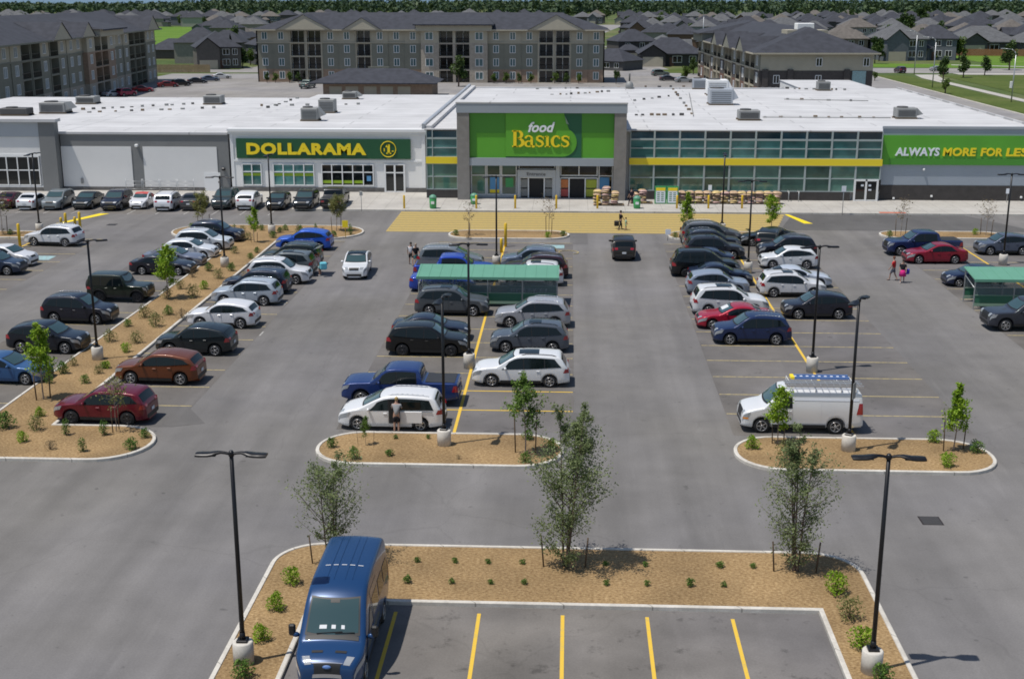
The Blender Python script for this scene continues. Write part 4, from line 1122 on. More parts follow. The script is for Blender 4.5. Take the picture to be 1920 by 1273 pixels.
# --- rooftop plant
def rooftop(px, py, zr, w, d, h, label, kind='box', m='unit_grey', rz=0.0):
    x, y = G(px, py, zr)
    o = tag(empty('rooftop_unit', (x, y + d / 2, zr), R(rz)), label, 'air conditioner', 'rooftop units on the shop roofs')
    b = MB(); b.bbox(-w / 2, w / 2, -d / 2, d / 2, .18, h, .05); b.build('housing', m, o)
    b = MB()
    for k in range(6): b.box(-w * .42, w * .42, -d / 2 - .03, -d / 2 - .003, .3 + (h - .5) * k / 6, .3 + (h - .5) * k / 6 + .06)
    b.build('grille', 'unit_dark', o)
    b = MB(); b.lathe([(min(w, d) * .34, h), (min(w, d) * .34, h + .12), (min(w, d) * .28, h + .14)], 16, o=(-w * .15, 0, .0)); b.build('fan_cowl', 'unit_dark', o)
    b = MB(); b.box(-w / 2 - .1, w / 2 + .1, -d / 2 + .1, -d / 2 + .25, 0, .18); b.box(-w / 2 - .1, w / 2 + .1, d / 2 - .25, d / 2 - .1, 0, .18); b.build('rail', 'pallet_wood', o)
    if kind == 'hood':
        b = MB(); b.poly([(w / 2 + .003, -d / 2 + .1, h), (w / 2 + .003, d / 2 - .1, h), (w / 2 + .7, d / 2 - .1, h * .45), (w / 2 + .7, -d / 2 + .1, h * .45)]); b.poly([(w / 2 + .7, -d / 2 + .1, h * .45), (w / 2 + .003, -d / 2 + .1, h * .3), (w / 2 + .003, -d / 2 + .1, h)]); b.build('hood', m, o)
    return o
rooftop(580, 228, 6.68, 1.9, 1.7, 1.45, 'grey rooftop unit nearest the front edge of the discount store roof', 'hood')
rooftop(612, 213, 6.68, 1.9, 1.8, 1.6, 'grey rooftop unit just behind its twin on the discount store roof')
rooftop(655, 187, 6.68, 1.9, 1.6, 1.0, 'small grey unit near the back edge of the discount store roof', 'hood')
rooftop(98, 214, 6.2, 3.2, 2.4, 1.35, 'large grey rooftop unit on the west edge store, its front unit', 'hood')
rooftop(160, 196, 6.2, 2.6, 2.2, 1.0, 'grey rooftop unit furthest back on the west edge store')
rooftop(25, 218, 6.2, 3.4, 2.0, .9, 'low dark rooftop unit at the front of the west edge store', m='unit_dark')
rooftop(398, 197, 6.18, 2.4, 2.0, 1.2, 'pale rooftop unit where the blank unit meets the discount store')
rooftop(1352, 198, 7.02, 2.9, 2.6, 2.0, 'largest pale rooftop unit with a hood on the grocery roof', 'hood', 'panel_light')
rooftop(1345, 180, 7.02, 2.8, 2.6, 2.1, 'tall white plant unit behind the largest grocery rooftop unit', 'hood', 'trim_white')
rooftop(1312, 168, 7.02, 2.0, 1.8, 1.5, 'narrow pale unit beside the tall white plant on the grocery roof', m='panel_light')
rooftop(1405, 227, 7.02, 2.3, 1.8, 1.1, 'flat grey rooftop unit just above the glass front of the grocery')
rooftop(1545, 171, 7.02, 1.8, 1.6, 1.3, 'small grey box alone at the back of the grocery roof')
rooftop(1700, 224, 7.02, 2.2, 1.8, 1.2, 'grey rooftop unit above the slogan board of the grocery', 'hood')
x, y = G(1180, 167, 7.02); o = tag(empty('roof_vent', (x, y, 7.02)), 'round grey vent stack at the back edge of the grocery roof', 'vent')
b = MB(); b.lathe([(.55, 0), (.6, .5), (.45, .9), (.2, 1.1)], 14); b.build('cowl', 'unit_grey', o); b = MB(); b.tube((0, 0, 1.0), (0, 0, 2.2), .12); b.build('stack', 'unit_dark', o)
# pipes, blocks and drains lying on the membrane
rnd = random.Random(5)
def roof_bits(px0, py0, px1, py1, zr, n, what):
    for k in range(n):
        f = (k + rnd.random() * .5) / n
        x, y = G(px0 + (px1 - px0) * f, py0 + (py1 - py0) * f, zr)
        b = MB(); w, d = rnd.uniform(.12, .26), rnd.uniform(.10, .2)
        b.bbox(x - w, x + w, y - d, y + d, zr, zr + rnd.uniform(.15, .3), .03)
        tag(b.build('pipe_block', rnd.choice(['unit_dark', 'unit_grey', 'pallet_wood'])), what, 'roof block', 'blocks carrying pipes over the roofs')
roof_bits(150, 207, 380, 195, 6.18, 12, 'small block in the line of blocks on the blank unit roof')
roof_bits(500, 204, 565, 183, 6.68, 6, 'small block in the slanting line on the discount store roof')
roof_bits(1010, 182, 1150, 172, 7.02, 12, 'small block in the line behind the portal on the grocery roof')
roof_bits(1260, 166, 1300, 218, 7.02, 8, 'small block in the line running back beside the white plant')
roof_bits(1190, 217, 1285, 217, 7.02, 7, 'small block in the line above the yellow band glass')
roof_bits(1430, 221, 1660, 222, 7.02, 8, 'small block in the pipe line between the two front grocery units')
roof_bits(1430, 166, 1590, 170, 7.02, 14, 'small block in the pipe line at the back of the grocery roof')
roof_bits(1000, 168, 1300, 163, 7.02, 12, 'small block along the far edge behind the portal on the grocery roof')
roof_bits(160, 212, 420, 203, 6.18, 10, 'small block in the nearer sparse line on the blank unit roof')
roof_bits(480, 200, 700, 196, 6.68, 7, 'small block scattered across the middle of the discount store roof')
roof_bits(1190, 190, 1280, 178, 7.02, 6, 'small block scattered between portal and white plant')
roof_bits(1460, 187, 1630, 191, 7.02, 4, 'small block in the middle pipe line of the grocery roof')
for p, q, lab in (((1430, 222), (1670, 223), 'thin pipe lying along the front of the grocery roof'), ((1470, 188), (1628, 191), 'thin pipe lying across the middle of the grocery roof'), ((1292, 176), (1300, 219), 'thin pipe running back from the front of the grocery roof')):
    a, c_ = G(*p, 7.05), G(*q, 7.05); b = MB(); b.tube((a[0], a[1], 7.16), (c_[0], c_[1], 7.16), .05, n=6); tag(b.build('roof_pipe', 'unit_grey'), lab, 'pipe')
# ------------------------------------------------------------------ lamps, posts, shelters and other street furniture
def lamp_post(label, px, py, top, turn=0.0, heads=2, notice=False, base=(0.32, 0.85)):
    x, y = G(px, py)
    o = tag(empty('street_lamp', (x, y, 0), R(turn)), label, 'street lamp', 'black lamp posts of the car park')
    br, bh = base
    b = MB(); b.lathe([(br, 0), (br, bh - .04), (br - .04, bh)], 24); b.build('concrete_base', 'post_concrete', o)
    b = MB(); b.bbox(-.17, .17, -.17, .17, bh - .02, bh + .08, .02); b.tube((0, 0, bh + .05), (0, 0, bh + .3), .10, .085, 10); b.tube((0, 0, bh + .28), (0, 0, top), .075, .062, 10); b.lathe([(.085, top - .05), (.085, top + .06), (.05, top + .12)], 10); b.build('pole', 'black_metal', o)
    for sg in ((1, -1) if heads == 2 else (1,)):
        b = MB()
        rows = []
        for k in range(9):
            f = k / 8; xx = .06 + 1.0 * f
            hw = .05 + .14 * min(1, max(0, (f - .22) / .25)) if f < .9 else .16
            zz = top + .03 + .05 * math.sin(math.pi * min(1, f * 1.8)) - .02 * f
            th = .05 if f > .3 else .04
            rows.append([(sg * xx, hw, zz - th), (sg * xx, hw, zz), (sg * xx, 0, zz + .035), (sg * xx, -hw, zz), (sg * xx, -hw, zz - th), (sg * xx, hw, zz - th)])
        b.grid(rows, 0, True, flip=(sg < 0))
        b.poly(rows[-1][:5][::sg])
        h = b.build('lamp_head', 'black_metal', o)
        b = MB(); b.box(min(sg * .45, sg * .98), max(sg * .45, sg * .98), -.13, .13, top - .034, top - .028); b.build('lens', 'lamp_lens', h)
    if notice:
        b = MB(); b.box(-.28, .10, -.12, -.09, 2.6, 3.35); b.build('notice_board', 'unit_grey', o)
    return o
LP = [(458, 1247, 6.95, 0, 2, 'lamp post by the blue high roofed van in the front planting bed'),
      (1633, 1264, 7.05, 0, 2, 'lamp post at the east corner of the front planting bed'),
      (833, 838, 7.0, 80, 2, 'lamp post in the mulch island before the white minivan'),
      (1590, 848, 7.1, 60, 2, 'lamp post beside the white cargo van with a grey notice on its pole'),
      (880, 690, 7.0, 8, 2, 'lamp post on the yellow line between the black suv and sunroofed white suv'),
      (1522, 697, 7.0, 12, 2, 'lamp post on the yellow line in the empty stalls behind the cargo van'),
      (184, 677, 6.9, 35, 2, 'lamp post in the long mulch median beside the navy hatchback'),
      (422, 503, 6.95, 0, 2, 'lamp post in the long mulch median near the white suv parked nose out'),
      (510, 440, 6.9, 85, 2, 'lamp post at the shop end of the long median behind the bright blue suv'),
      (75, 437, 6.9, 80, 2, 'lamp post behind the white suv near the slanting yellow arrow'),
      (931, 500, 6.9, 5, 2, 'lamp post just behind the central green trolley shelter'),
      (1353, 437, 6.9, 85, 2, 'lamp post at the crossing end of the east row, before the yellow band glass'),
      (1402, 512, 6.9, 0, 2, 'lamp post on the centre line between black and white suvs of the east row'),
      (1880, 497, 7.0, 4, 2, 'lamp post behind the far east green trolley shelter')]
for px, py, top, turn, heads, lab in LP:
    lamp_post('black ' + lab, px, py, top, turn, heads, px == 1590)

def bollard(px, py, h, label, r=.10, m='bollard_yellow', z=0.0):
    x, y = G(px, py, z)
    b = MB(); b.lathe([(r, 0), (r, h - .06), (r * .7, h - .01), (r * .2, h)], 12)
    return tag(b.build('bollard', m, None, (x, y, z)), label, 'bollard', 'yellow bollards')
for px, lab in ((758, 'beside the discount store doors'), (893, 'in front of the west pier of the portal'), (966, 'just west of the first grocery entrance'), (1043, 'between the two grocery entrances'), (1120, 'just east of the second grocery entrance'),
                (1269, 'at the green price boards'), (1328, 'before the west end of the long row of stacked bags'), (1391, 'before the middle of the long row of stacked bags'), (1443, 'before the east end of the long row of stacked bags')):
    bollard(px, 391, 1.30, 'yellow bollard on the pavement ' + lab, z=.15)
for px, py, h, lab in ((38, 464, 2.0, 'thick yellow bollard with a sign at the white hatchback'), (115, 422, .7, 'short yellow post behind the white suv, first of four'), (124, 424, 1.2, 'yellow post behind the white suv, second of four'),
                       (141, 423, .8, 'orange yellow post behind the white suv, third of four'), (151, 433, 1.7, 'tall yellow post at the tail of the white suv, last of four'),
                       (940, 474, 1.2, 'short yellow post beside the lamp post behind the central trolley shelter'), (948, 463, 2.0, 'tall yellow sign post at the crossing island')):
    bollard(px, py, h, lab, .12)

def sign_post(px, py, h, label, plate, w=.45, ph=.55, z=0.0, post='galvanised'):
    x, y = G(px, py, z)
    o = tag(empty('sign_post', (x, y, z)), label, 'sign')
    b = MB(); b.tube((0, 0, 0), (0, 0, h), .03, n=6); b.build('post', post, o)
    b = MB(); b.bbox(-w / 2, w / 2, -.05, -.032, h - ph, h, .008); b.build('plate', plate, o)
    return o
sign_post(678, 396, 1.9, 'thin grey sign post on the pavement by the black pickup', 'galvanised', .3, .4, .15)
sign_post(1579, 404, 2.8, 'small white sign on a thin post near the east doors', 'sign_white', .42, .55, .0)
sign_post(1330, 385, 2.0, 'white sign on a post behind the stacked bags', 'sign_white', .35, .5, .15)
sign_post(648, 446, 1.5, 'yellow slanted marker behind the bright blue suv', 'sign_yellow', .5, .6, .12, 'bollard_yellow')
sign_post(1252, 452, 1.0, 'pale round marker at the corner of the east crossing island', 'sign_white', .45, .45, .12)
x, y = G(1775, 487)
sign_post(1887, 380, 1.4, 'small pale sign high on the pavement by the far east lamp', 'sign_white', .3, .5, .15)

def trolley_shelter(x0, x1, y0, y1, label, notice):
    """open shelter: sloped green roof, grey posts, clear panels, green rail boards"""
    cx, cy = (x0 + x1) / 2, (y0 + y1) / 2
    o = tag(empty('trolley_shelter', (cx, cy, 0)), label, 'trolley shelter', 'green roofed trolley shelters')
    w, d = (x1 - x0) / 2, (y1 - y0) / 2
    b = MB(); zf, zr = 2.00, 2.32
    b.v = [(-w - .12, -d - .25, zf), (w + .12, -d - .25, zf), (w + .12, d + .15, zr), (-w - .12, d + .15, zr)] + [(-w - .12, -d - .25, zf + .07), (w + .12, -d - .25, zf + .07), (w + .12, d + .15, zr + .07), (-w - .12, d + .15, zr + .07)]
    for q in ((3, 2, 1, 0), (4, 5, 6, 7), (0, 1, 5, 4), (1, 2, 6, 5), (2, 3, 7, 6), (3, 0, 4, 7)): b.face(q)
    for k in range(14):
        xx = -w + 2 * w * k / 13
        b.tube((xx, -d - .24, zf + .075), (xx, d + .14, zr + .075), .018, n=5)
    r = b.build('roof', 'canopy_green', o)
    b = MB(); b.box(-w - .14, w + .14, -d - .29, -d - .255, zf - .10, zf + .08); b.build('fascia', 'canopy_green', r)
    for k in range(5):
        xx = -w + 2 * w * k / 4
        for sg in (-1, 1):
            b = MB(); b.box(xx - .035, xx + .035, sg * d - .035, sg * d + .035, 0, zf if sg < 0 else zr - .05); b.build('post', 'galvanised', o)
    for sg in (-1, 1):
        for k in range(4):
            a, c_ = -w + 2 * w * k / 4 + .05, -w + 2 * w * (k + 1) / 4 - .05
            b = MB(); b.box(a, c_, sg * d - .012, sg * d + .012, .98, 1.72); b.build('clear_panel', 'clear_panel', o)
            b = MB(); b.box(a, c_, sg * d - .02, sg * d + .02, .42, .92); b.build('rail_board', 'panel_green', o)
        b = MB(); b.box(-w, w, sg * d - .05, sg * d - .024, .93, .975); b.box(-w, w, sg * d - .05, sg * d - .024, .22, .40); b.build('rail', 'rail_green', o)
    b = MB()
    for sg in (-1,): b.tube((-w, -d, zf), (-w, d, zr - .1), .03, n=6); b.tube((-w, d, zr - .5), (-w, -d, zf - .6), .03, n=6)
    b.build('brace', 'galvanised', o)
    if notice:
        b = MB(); b.box(-w * .35, w * .05, -d - .32, -d - .295, zf - .40, zf - .12); b.build('notice_board', 'bag_tan', o)
    # trolleys nested inside
    for k in range(5):
        t = tag(empty('shopping_trolley', (cx + w * .75 - k * .38, cy - d * .35, 0), math.pi), 'grey wire shopping trolley nested in the %s shelter' % ('far east' if notice else 'central'), 'trolley', 'trolleys in the %s shelter' % ('far east' if notice else 'central'))
        b = MB()
        for z, e in ((.55, .24), (1.0, .30)):
            pts = [(-.4, -e), (.42, -e * .8), (.42, e * .8), (-.4, e)]
            for p, q in zip(pts, pts[1:] + pts[:1]): b.tube((p[0], p[1], z), (q[0], q[1], z), .014, n=5)
        for f in range(5):
            xx = -.38 + .2 * f
            for sg in (-1, 1): b.tube((xx, sg * .23, .55), (xx, sg * .28, 1.0), .008, n=4)
            b.tube((xx, -.22, .55), (xx, .22, .55), .008, n=4)
        b.build('basket', 'galvanised', t)
        b = MB()
        for sg in (-1, 1): b.tube((-.42, sg * .24, 1.02), (-.35, sg * .24, .15), .016, n=5); b.tube((-.35, sg * .24, .15), (.4, sg * .2, .15), .016, n=5)
        b.tube((-.46, -.26, 1.05), (-.46, .26, 1.05), .02, n=6); b.build('chassis', 'galvanised', t)
        for sx, sg in ((-.33, 1), (-.33, -1), (.38, .8), (.38, -.8)):
            b = MB(); b.tube((sx, sg * .24 - .015, .06), (sx, sg * .24 + .015, .06), .06, n=10); b.build('wheel', 'black_plastic', t)
trolley_shelter(-10.0, -0.75, 82.2, 84.4, 'long green roofed trolley shelter in the middle row', False)
trolley_shelter(26.9, 37.2, 83.0, 85.2, 'green roofed trolley shelter beside the dark blue hatchback', True)

# front of the grocer: stacked bags, price boards, bins, barriers
def bag(b, x, y, z, w, d, h, rz):
    i = len(b.v)
    n = 8
    rows = []
    for a in range(5):
        v = -1 + 2 * a / 4
        rows.append([((-1 + 2 * k / n) * w / 2 * (1 - .08 * abs(v) ** 3), v * d / 2 * (1 - .1 * abs(-1 + 2 * k / n) ** 3), h * (1 - abs(v) ** 3) * (1 - abs(-1 + 2 * k / n) ** 4) + .03) for k in range(n + 1)])
    b.grid(rows, 0, True)
    b.move(i, Matrix.Translation((x, y, z)) @ Matrix.Rotation(rz, 4, 'Z'))
    return b
rb = random.Random(3)
BAGM = [MB() for _ in range(1)]
bag(BAGM[0], 0, 0, 0, .82, .48, .15, 0)
BAGS = {m: BAGM[0].mesh('bag', m) for m in ('bag_tan', 'bag_pink', 'bag_yellow')}
def stack(x0, x1, y, layers, where, falloff=None):
    n = 0; k = 0
    o = tag(empty('pallet', ((x0 + x1) / 2, y, .15)), 'dark wooden pallets under the %s' % where, 'pallet')
    b = MB(); b.box(x0 - (x0 + x1) / 2, x1 - (x0 + x1) / 2, -.5, .5, .10, .13)
    for t in range(int((x1 - x0) / .4) + 1): b.box(x0 - (x0 + x1) / 2 + t * .4, x0 - (x0 + x1) / 2 + t * .4 + .1, -.5, .5, 0, .099)
    b.build('boards', 'pallet_wood', o)
    x = x0 + .35
    while x < x1 - .3:
        top = layers if falloff is None else max(1, int(layers * falloff((x - x0) / (x1 - x0))))
        for z in range(top):
            for row in ((-.25, .25) if z == top - 1 else (-.25,)):
                o = put('mulch_bag', BAGS[rb.choice(['bag_tan', 'bag_tan', 'bag_pink', 'bag_yellow'])], None, (x + rb.uniform(-.06, .06), y + row + rb.uniform(-.05, .05), .28 + z * .155), rb.uniform(-.25, .25))
                tag(o, 'plump bag in the ' + where, 'bag', 'bags in the ' + where); n += 1
        x += .86
stack(2.4, 5.4, 124.6, 12, 'taller heap at the east pier of the portal', lambda f: 1 - .55 * abs(f - .35) * 1.6)
stack(6.1, 8.3, 126.0, 11, 'heap just before the green price boards', lambda f: .55 + .45 * f)
stack(10.8, 21.0, 126.2, 7, 'long low row under the grocery glass', None)
for k, x in enumerate((8.55, 9.75)):
    o = tag(empty('price_board', (x + .5, 125.6, .15)), ('western' if k == 0 else 'eastern') + ' of the two green framed price boards by the stacked bags', 'notice board')
    b = MB(); b.bbox(-.58, .58, -.04, .04, 0, 1.78, .02); b.build('frame', 'grocer_green', o)
    b = MB(); b.box(-.46, .46, -.056, -.043, .12, 1.62); b.build('sheet', 'sign_white', o)
    b = MB(); b.box(-.46, .46, -.068, -.058, 1.32, 1.62); b.build('heading', 'sign_yellow', o)
    b = MB()
    for r_ in range(5):
        for q in range(2): b.box(-.34 + q * .4, -.08 + q * .4, -.066, -.058, .3 + r_ * .19, .40 + r_ * .19)
    b.build('price_rows', 'rail_green', o)
for px, py, h, lab in ((812, 391, 1.35, 'green bin on the pavement before the discount store side of the grocer'), (1194, 391, 1.25, 'green bin beside the walker at the stacked bags'), (889, 383, 1.1, 'small green bin half hidden behind a yellow bollard at the pier')):
    x, y = G(px, py, .15)
    o = tag(empty('litter_bin', (x, y, .15)), lab, 'bin')
    b = MB(); b.lathe([(.28, 0), (.33, .1), (.36, h * .72), (.34, h * .74)], 16); b.build('body', 'grocer_green', o)
    b = MB(); b.lathe([(.37, h * .745), (.38, h * .80), (.28, h * .93), (.1, h)], 16); b.build('lid', 'canopy_green', o)
    b = MB(); b.box(-.16, .16, -.375, -.36, h * .35, h * .55); b.build('label', 'sign_white', o)
def barrier(x, y, w, label):
    o = tag(empty('metal_barrier', (x, y, .15)), label, 'barrier', 'grey metal barriers before the blank shop unit')
    b = MB()
    for z in (.35, .75, 1.15): b.tube((-w / 2, 0, z), (w / 2, 0, z), .022, n=6)
    b.build('rail', 'galvanised', o)
    for xx in (-w / 2, w / 2):
        b = MB(); b.tube((xx, 0, 0), (xx, 0, 1.4), .028, n=6); b.tube((xx, -.3, .02), (xx, .3, .02), .02, n=6); b.build('post', 'galvanised', o)
for k, lab in enumerate(('first from the white panelled wall end', 'second, against the grey pier', 'third, before the second white panel', 'last, next to the white door')):
    barrier(-45.9 + 1.85 * k, 131.0, 1.7, 'grey metal barrier along the blank unit, ' + lab)
x, y = G(1535, 382, .15); o = tag(empty('trolley_rail', (x - 2.3, y + 1.6, .15)), 'pale metal rail at the east end of the long bag row', 'rail')
for dx in (-.5, .5):
    b = MB(); b.tube((dx, -.4, 0), (dx, -.4, 1.0), .04, n=6); b.tube((dx, -.4, 1.0), (dx, .4, 1.0), .04, n=6); b.tube((dx, .4, 1.0), (dx, .4, 0), .04, n=6); b.build('hoop', 'galvanised', o)

# ------------------------------------------------------------------ people
def person(x, y, rz, h, label, shirt, bottom, hair, skin_part='shorts', arms=(10, 10), step=0.0, lean=0.0, reach=None, sleeve=True, z0=0.0, long_hair=False, cap=None, skirt=False):
    """one skinned body with clothes as close shells, posed by its joints"""
    o = tag(empty('person', (x, y, z0), rz), label, 'person')
    k = h / 1.75
    def body(name, pts, edges, rad, m, col=None, sub=1):
        me = bpy.data.meshes.new(name)
        me.from_pydata([tuple(c * k for c in p) for p in pts], edges, [])
        ob = bpy.data.objects.new(name, me); COL.objects.link(ob)
        sk = ob.modifiers.new('s', 'SKIN'); sk.use_smooth_shade = True
        for i, sv in enumerate(me.skin_vertices[0].data):
            sv.radius = (rad[i] * k, rad[i] * k) if not isinstance(rad[i], tuple) else (rad[i][0] * k, rad[i][1] * k)
            sv.use_root = i == 0
        if sub:
            mo = ob.modifiers.new('u', 'SUBSURF'); mo.levels = mo.render_levels = sub
        dg = bpy.context.evaluated_depsgraph_get(); dg.update()
        new = bpy.data.meshes.new_from_object(ob.evaluated_get(dg))
        bpy.data.objects.remove(ob)
        new.materials.clear(); new.materials.append(M[m])
        return put(name, new, o, color=col)
    ln = math.sin(R(lean)); lz = math.cos(R(lean))
    hip = (0, 0, .93)
    ch = (.45 * ln, 0, .93 + .45 * lz); nk = (.58 * ln + .01, 0, .93 + .57 * lz); hd = (.70 * ln + .03, 0, .93 + .70 * lz)
    pts = [hip, (.2 * ln, 0, .93 + .2 * lz), ch, nk, hd, (hd[0] + .01, 0, hd[2] + .10)]
    ed = [(0, 1), (1, 2), (2, 3), (3, 4), (4, 5)]
    rad = [(.13, .17), (.105, .15), (.11, .19), .055, .085, .075]
    def limb(a, qs, rs):
        p = a
        for q, r in zip(qs, rs): pts.append(q); rad.append(r); ed.append((p, len(pts) - 1)); p = len(pts) - 1
        return p
    legs = {}
    for sg in (1, -1):
        st = step * sg
        kn = (.10 * abs(st) + st * .22, sg * .10, .49); an = (st * .45 - .03, sg * .10, .08); toe = (an[0] + .17, sg * .12, .04)
        legs[sg] = (kn, an, toe)
        limb(0, [(0, sg * .10, .86), kn, an, toe], [.085, .06, .042, .04])
    hands = {}
    for sg, aang in ((1, arms[0]), (-1, arms[1])):
        sh = (ch[0], sg * .19, ch[2] + .03)
        if reach:
            el = (sh[0] + .16, sg * .24, sh[2] - .22); ha = (el[0] + .24, sg * .17, el[2] + .02)
        else:
            a = R(aang); el = (sh[0] + .28 * math.sin(a), sg * .25, sh[2] - .27); ha = (el[0] + .24 * math.sin(a) + .06, sg * .25, el[2] - .23)
        i = limb(2, [sh, el, ha], [.06, .043, .03])
        d = (Vector(ha) - Vector(el)).normalized()
        pal = Vector(ha) + d * .07
        j = limb(i, [tuple(pal)], [.035])
        side_ = Vector((0, 0, 1)) if abs(d.z) < .6 else Vector((1, 0, 0))
        for f in range(4):
            off = side_ * (.030 - .02 * f)
            limb(j, [tuple(pal + off * .8 + d * .03), tuple(pal + off + d * (.075 - .012 * abs(f - 1.2)) + Vector((0, -sg * .015, 0)))], [.010, .008])
        limb(i, [tuple(Vector(ha) + d * .04 + side_ * .045), tuple(Vector(ha) + d * .075 + side_ * .06)], [.012, .009])
        hands[sg] = (sh, el, ha)
    body('body', pts, ed, rad, 'skin')
    # shirt
    p2 = [(0.02 * ln, 0, .90), (.2 * ln, 0, .93 + .2 * lz), ch, (.53 * ln + .005, 0, .93 + .52 * lz)]; e2 = [(0, 1), (1, 2), (2, 3)]; r2 = [(.145, .185), (.125, .175), (.13, .215), .08]
    for sg in (1, -1):
        sh, el, ha = hands[sg]; p2 += [sh, tuple(Vector(sh).lerp(Vector(el), .75 if sleeve else .1))]; n = len(p2); e2 += [(2, n - 2), (n - 2, n - 1)]; r2 += [.075, .066]
    body('shirt', p2, e2, r2, 'cloth', shirt)
    # shorts, trousers or skirt
    if skirt:
        b = MB(); b.lathe([(.14 * k, 1.0 * k), (.2 * k, .85 * k), (.27 * k, .52 * k), (.26 * k, .52 * k)], 14, sy=1.05); b.build('skirt', 'cloth', o, color=bottom)
    else:
        p3 = [(0, 0, .97), (0, 0, .88)]; e3 = [(0, 1)]; r3 = [(.14, .18), (.145, .185)]
        for sg in (1, -1):
            kn, an, toe = legs[sg]
            q = [(0, sg * .10, .82), tuple(Vector((0, sg * .10, .86)).lerp(Vector(kn), .85))] + ([kn, tuple(Vector(kn).lerp(Vector(an), .9))] if skin_part == 'trousers' else [])
            rr = [.105, .09] + ([.075, .062] if skin_part == 'trousers' else []); p = 1
            for a, c_ in zip(q, rr): p3.append(a); r3.append(c_); e3.append((p, len(p3) - 1)); p = len(p3) - 1
        body('shorts' if skin_part == 'shorts' else 'trousers', p3, e3, r3, 'cloth', bottom)
    for sg in (1, -1):
        kn, an, toe = legs[sg]; b = MB(); b.ball(((an[0] + .06) * k, sg * .105 * k, .05 * k), .14 * k, .05 * k, .05 * k, 10, 6); b.build('shoe', 'cloth', o, color=(.08, .08, .09) if bottom[0] < .3 else (.5, .5, .5))
    b = MB(); c = (hd[0] * k, 0, (hd[2] + .07) * k)
    i = len(b.v); b.ball((c[0] - .015 * k, 0, c[2] + .02 * k), .105 * k, .092 * k, .105 * k, 12, 8)
    if long_hair: b.ball((c[0] - .07 * k, 0, c[2] - .13 * k), .055 * k, .09 * k, .17 * k, 10, 7)
    b.build('hair', 'hair', o, color=cap or hair)
    b = MB(); fx = c[0] + .088 * k
    for sg in (1, -1): b.ball((fx - .002 * k, sg * .032 * k, c[2] - .02 * k), .008 * k, .012 * k, .008 * k, 6, 4)
    b.ball((fx + .006 * k, 0, c[2] - .045 * k), .018 * k, .012 * k, .02 * k, 6, 4)
    b.build('face', 'skin', o)
    return o
def feet(px, py): return G(px, py)
x, y = feet(744, 812)
person(x, y, math.pi / 2, 1.72, 'person in a grey t-shirt and dark shorts leaning into the open minivan door', (.30, .31, .32), (.02, .02, .025), (.40, .29, .12), reach=True, lean=10)
x, y = feet(771, 497)
person(x, y, -math.pi / 2 + .2, 1.74, 'person in a white top and black shorts walking past the grey suv', (.70, .70, .72), (.02, .02, .02), (.02, .015, .01), step=.9, arms=(25, -20))
x, y = feet(780, 499)
person(x, y, -math.pi / 2 + .3, 1.72, 'person in a black t-shirt and teal shorts beside the walker in white', (.015, .015, .018), (.05, .16, .17), (.30, .24, .18), step=-.5, arms=(15, 5))
x, y = feet(1163, 431)
person(x, y, .4, 1.68, 'adult in black crossing the yellow hatching with a child', (.012, .012, .014), (.03, .03, .035), (.02, .015, .012), 'trousers', step=.5, arms=(10, 30))
x2, y2 = feet(1173, 432)
person(x2, y2, .4, 1.12, 'child in green and white beside the adult on the yellow crossing', (.35, .52, .38), (.20, .40, .22), (.03, .02, .015), step=.4)
x, y = feet(1156, 429)
b = MB(); b.bbox(-.22, .22, -.14, .14, .25, .72, .06); o = b.build('carrier_bag', 'black_plastic', None, (x, y, 0)); tag(o, 'black shopping bag hanging beside the adult on the crossing', 'bag')
x, y = feet(1674, 526)
person(x, y, 2.6, 1.74, 'person in a red shirt and grey shorts walking near the red saloon', (.55, .03, .035), (.13, .14, .17), (.16, .07, .04), step=.6, arms=(20, -10))
x, y = feet(1691, 530)
person(x, y, -1.9, 1.66, 'person with long black hair and a pink skirt by the red shirted walker', (.02, .02, .025), (.62, .03, .22), (.012, .01, .01), step=-.6, long_hair=True, skirt=True)
b = MB(); b.bbox(-.17, .17, -.10, .10, .62, 1.0, .05); o = b.build('shoulder_bag', 'cloth', None, (x + .33, y + .05, 0), .3, (.07, .06, .36)); tag(o, 'violet blue bag at the side of the long haired walker', 'bag')
x, y = G(1184, 387, .15)
person(x, y, 2.2, 1.76, 'person in dark clothes walking between the two heaps of bags', (.03, .025, .04), (.03, .025, .035), (.03, .02, .02), 'trousers', step=.8, arms=(20, -20), z0=.15)
x, y = feet(600, 517)
person(x, y, math.pi - .3, 1.66, 'person in a pink top with a pale blue bag at the open hatch', (.72, .42, .40), (.42, .60, .60), (.10, .05, .03), lean=15, reach=True)
b = MB(); b.bbox(-.26, .26, -.18, .18, .55, 1.1, .08); o = b.build('shopping_bag', 'cloth', None, (x + .35, y - .35, 0), .3, (.16, .52, .62)); tag(o, 'pale turquoise bag carried behind the open hatch', 'bag')
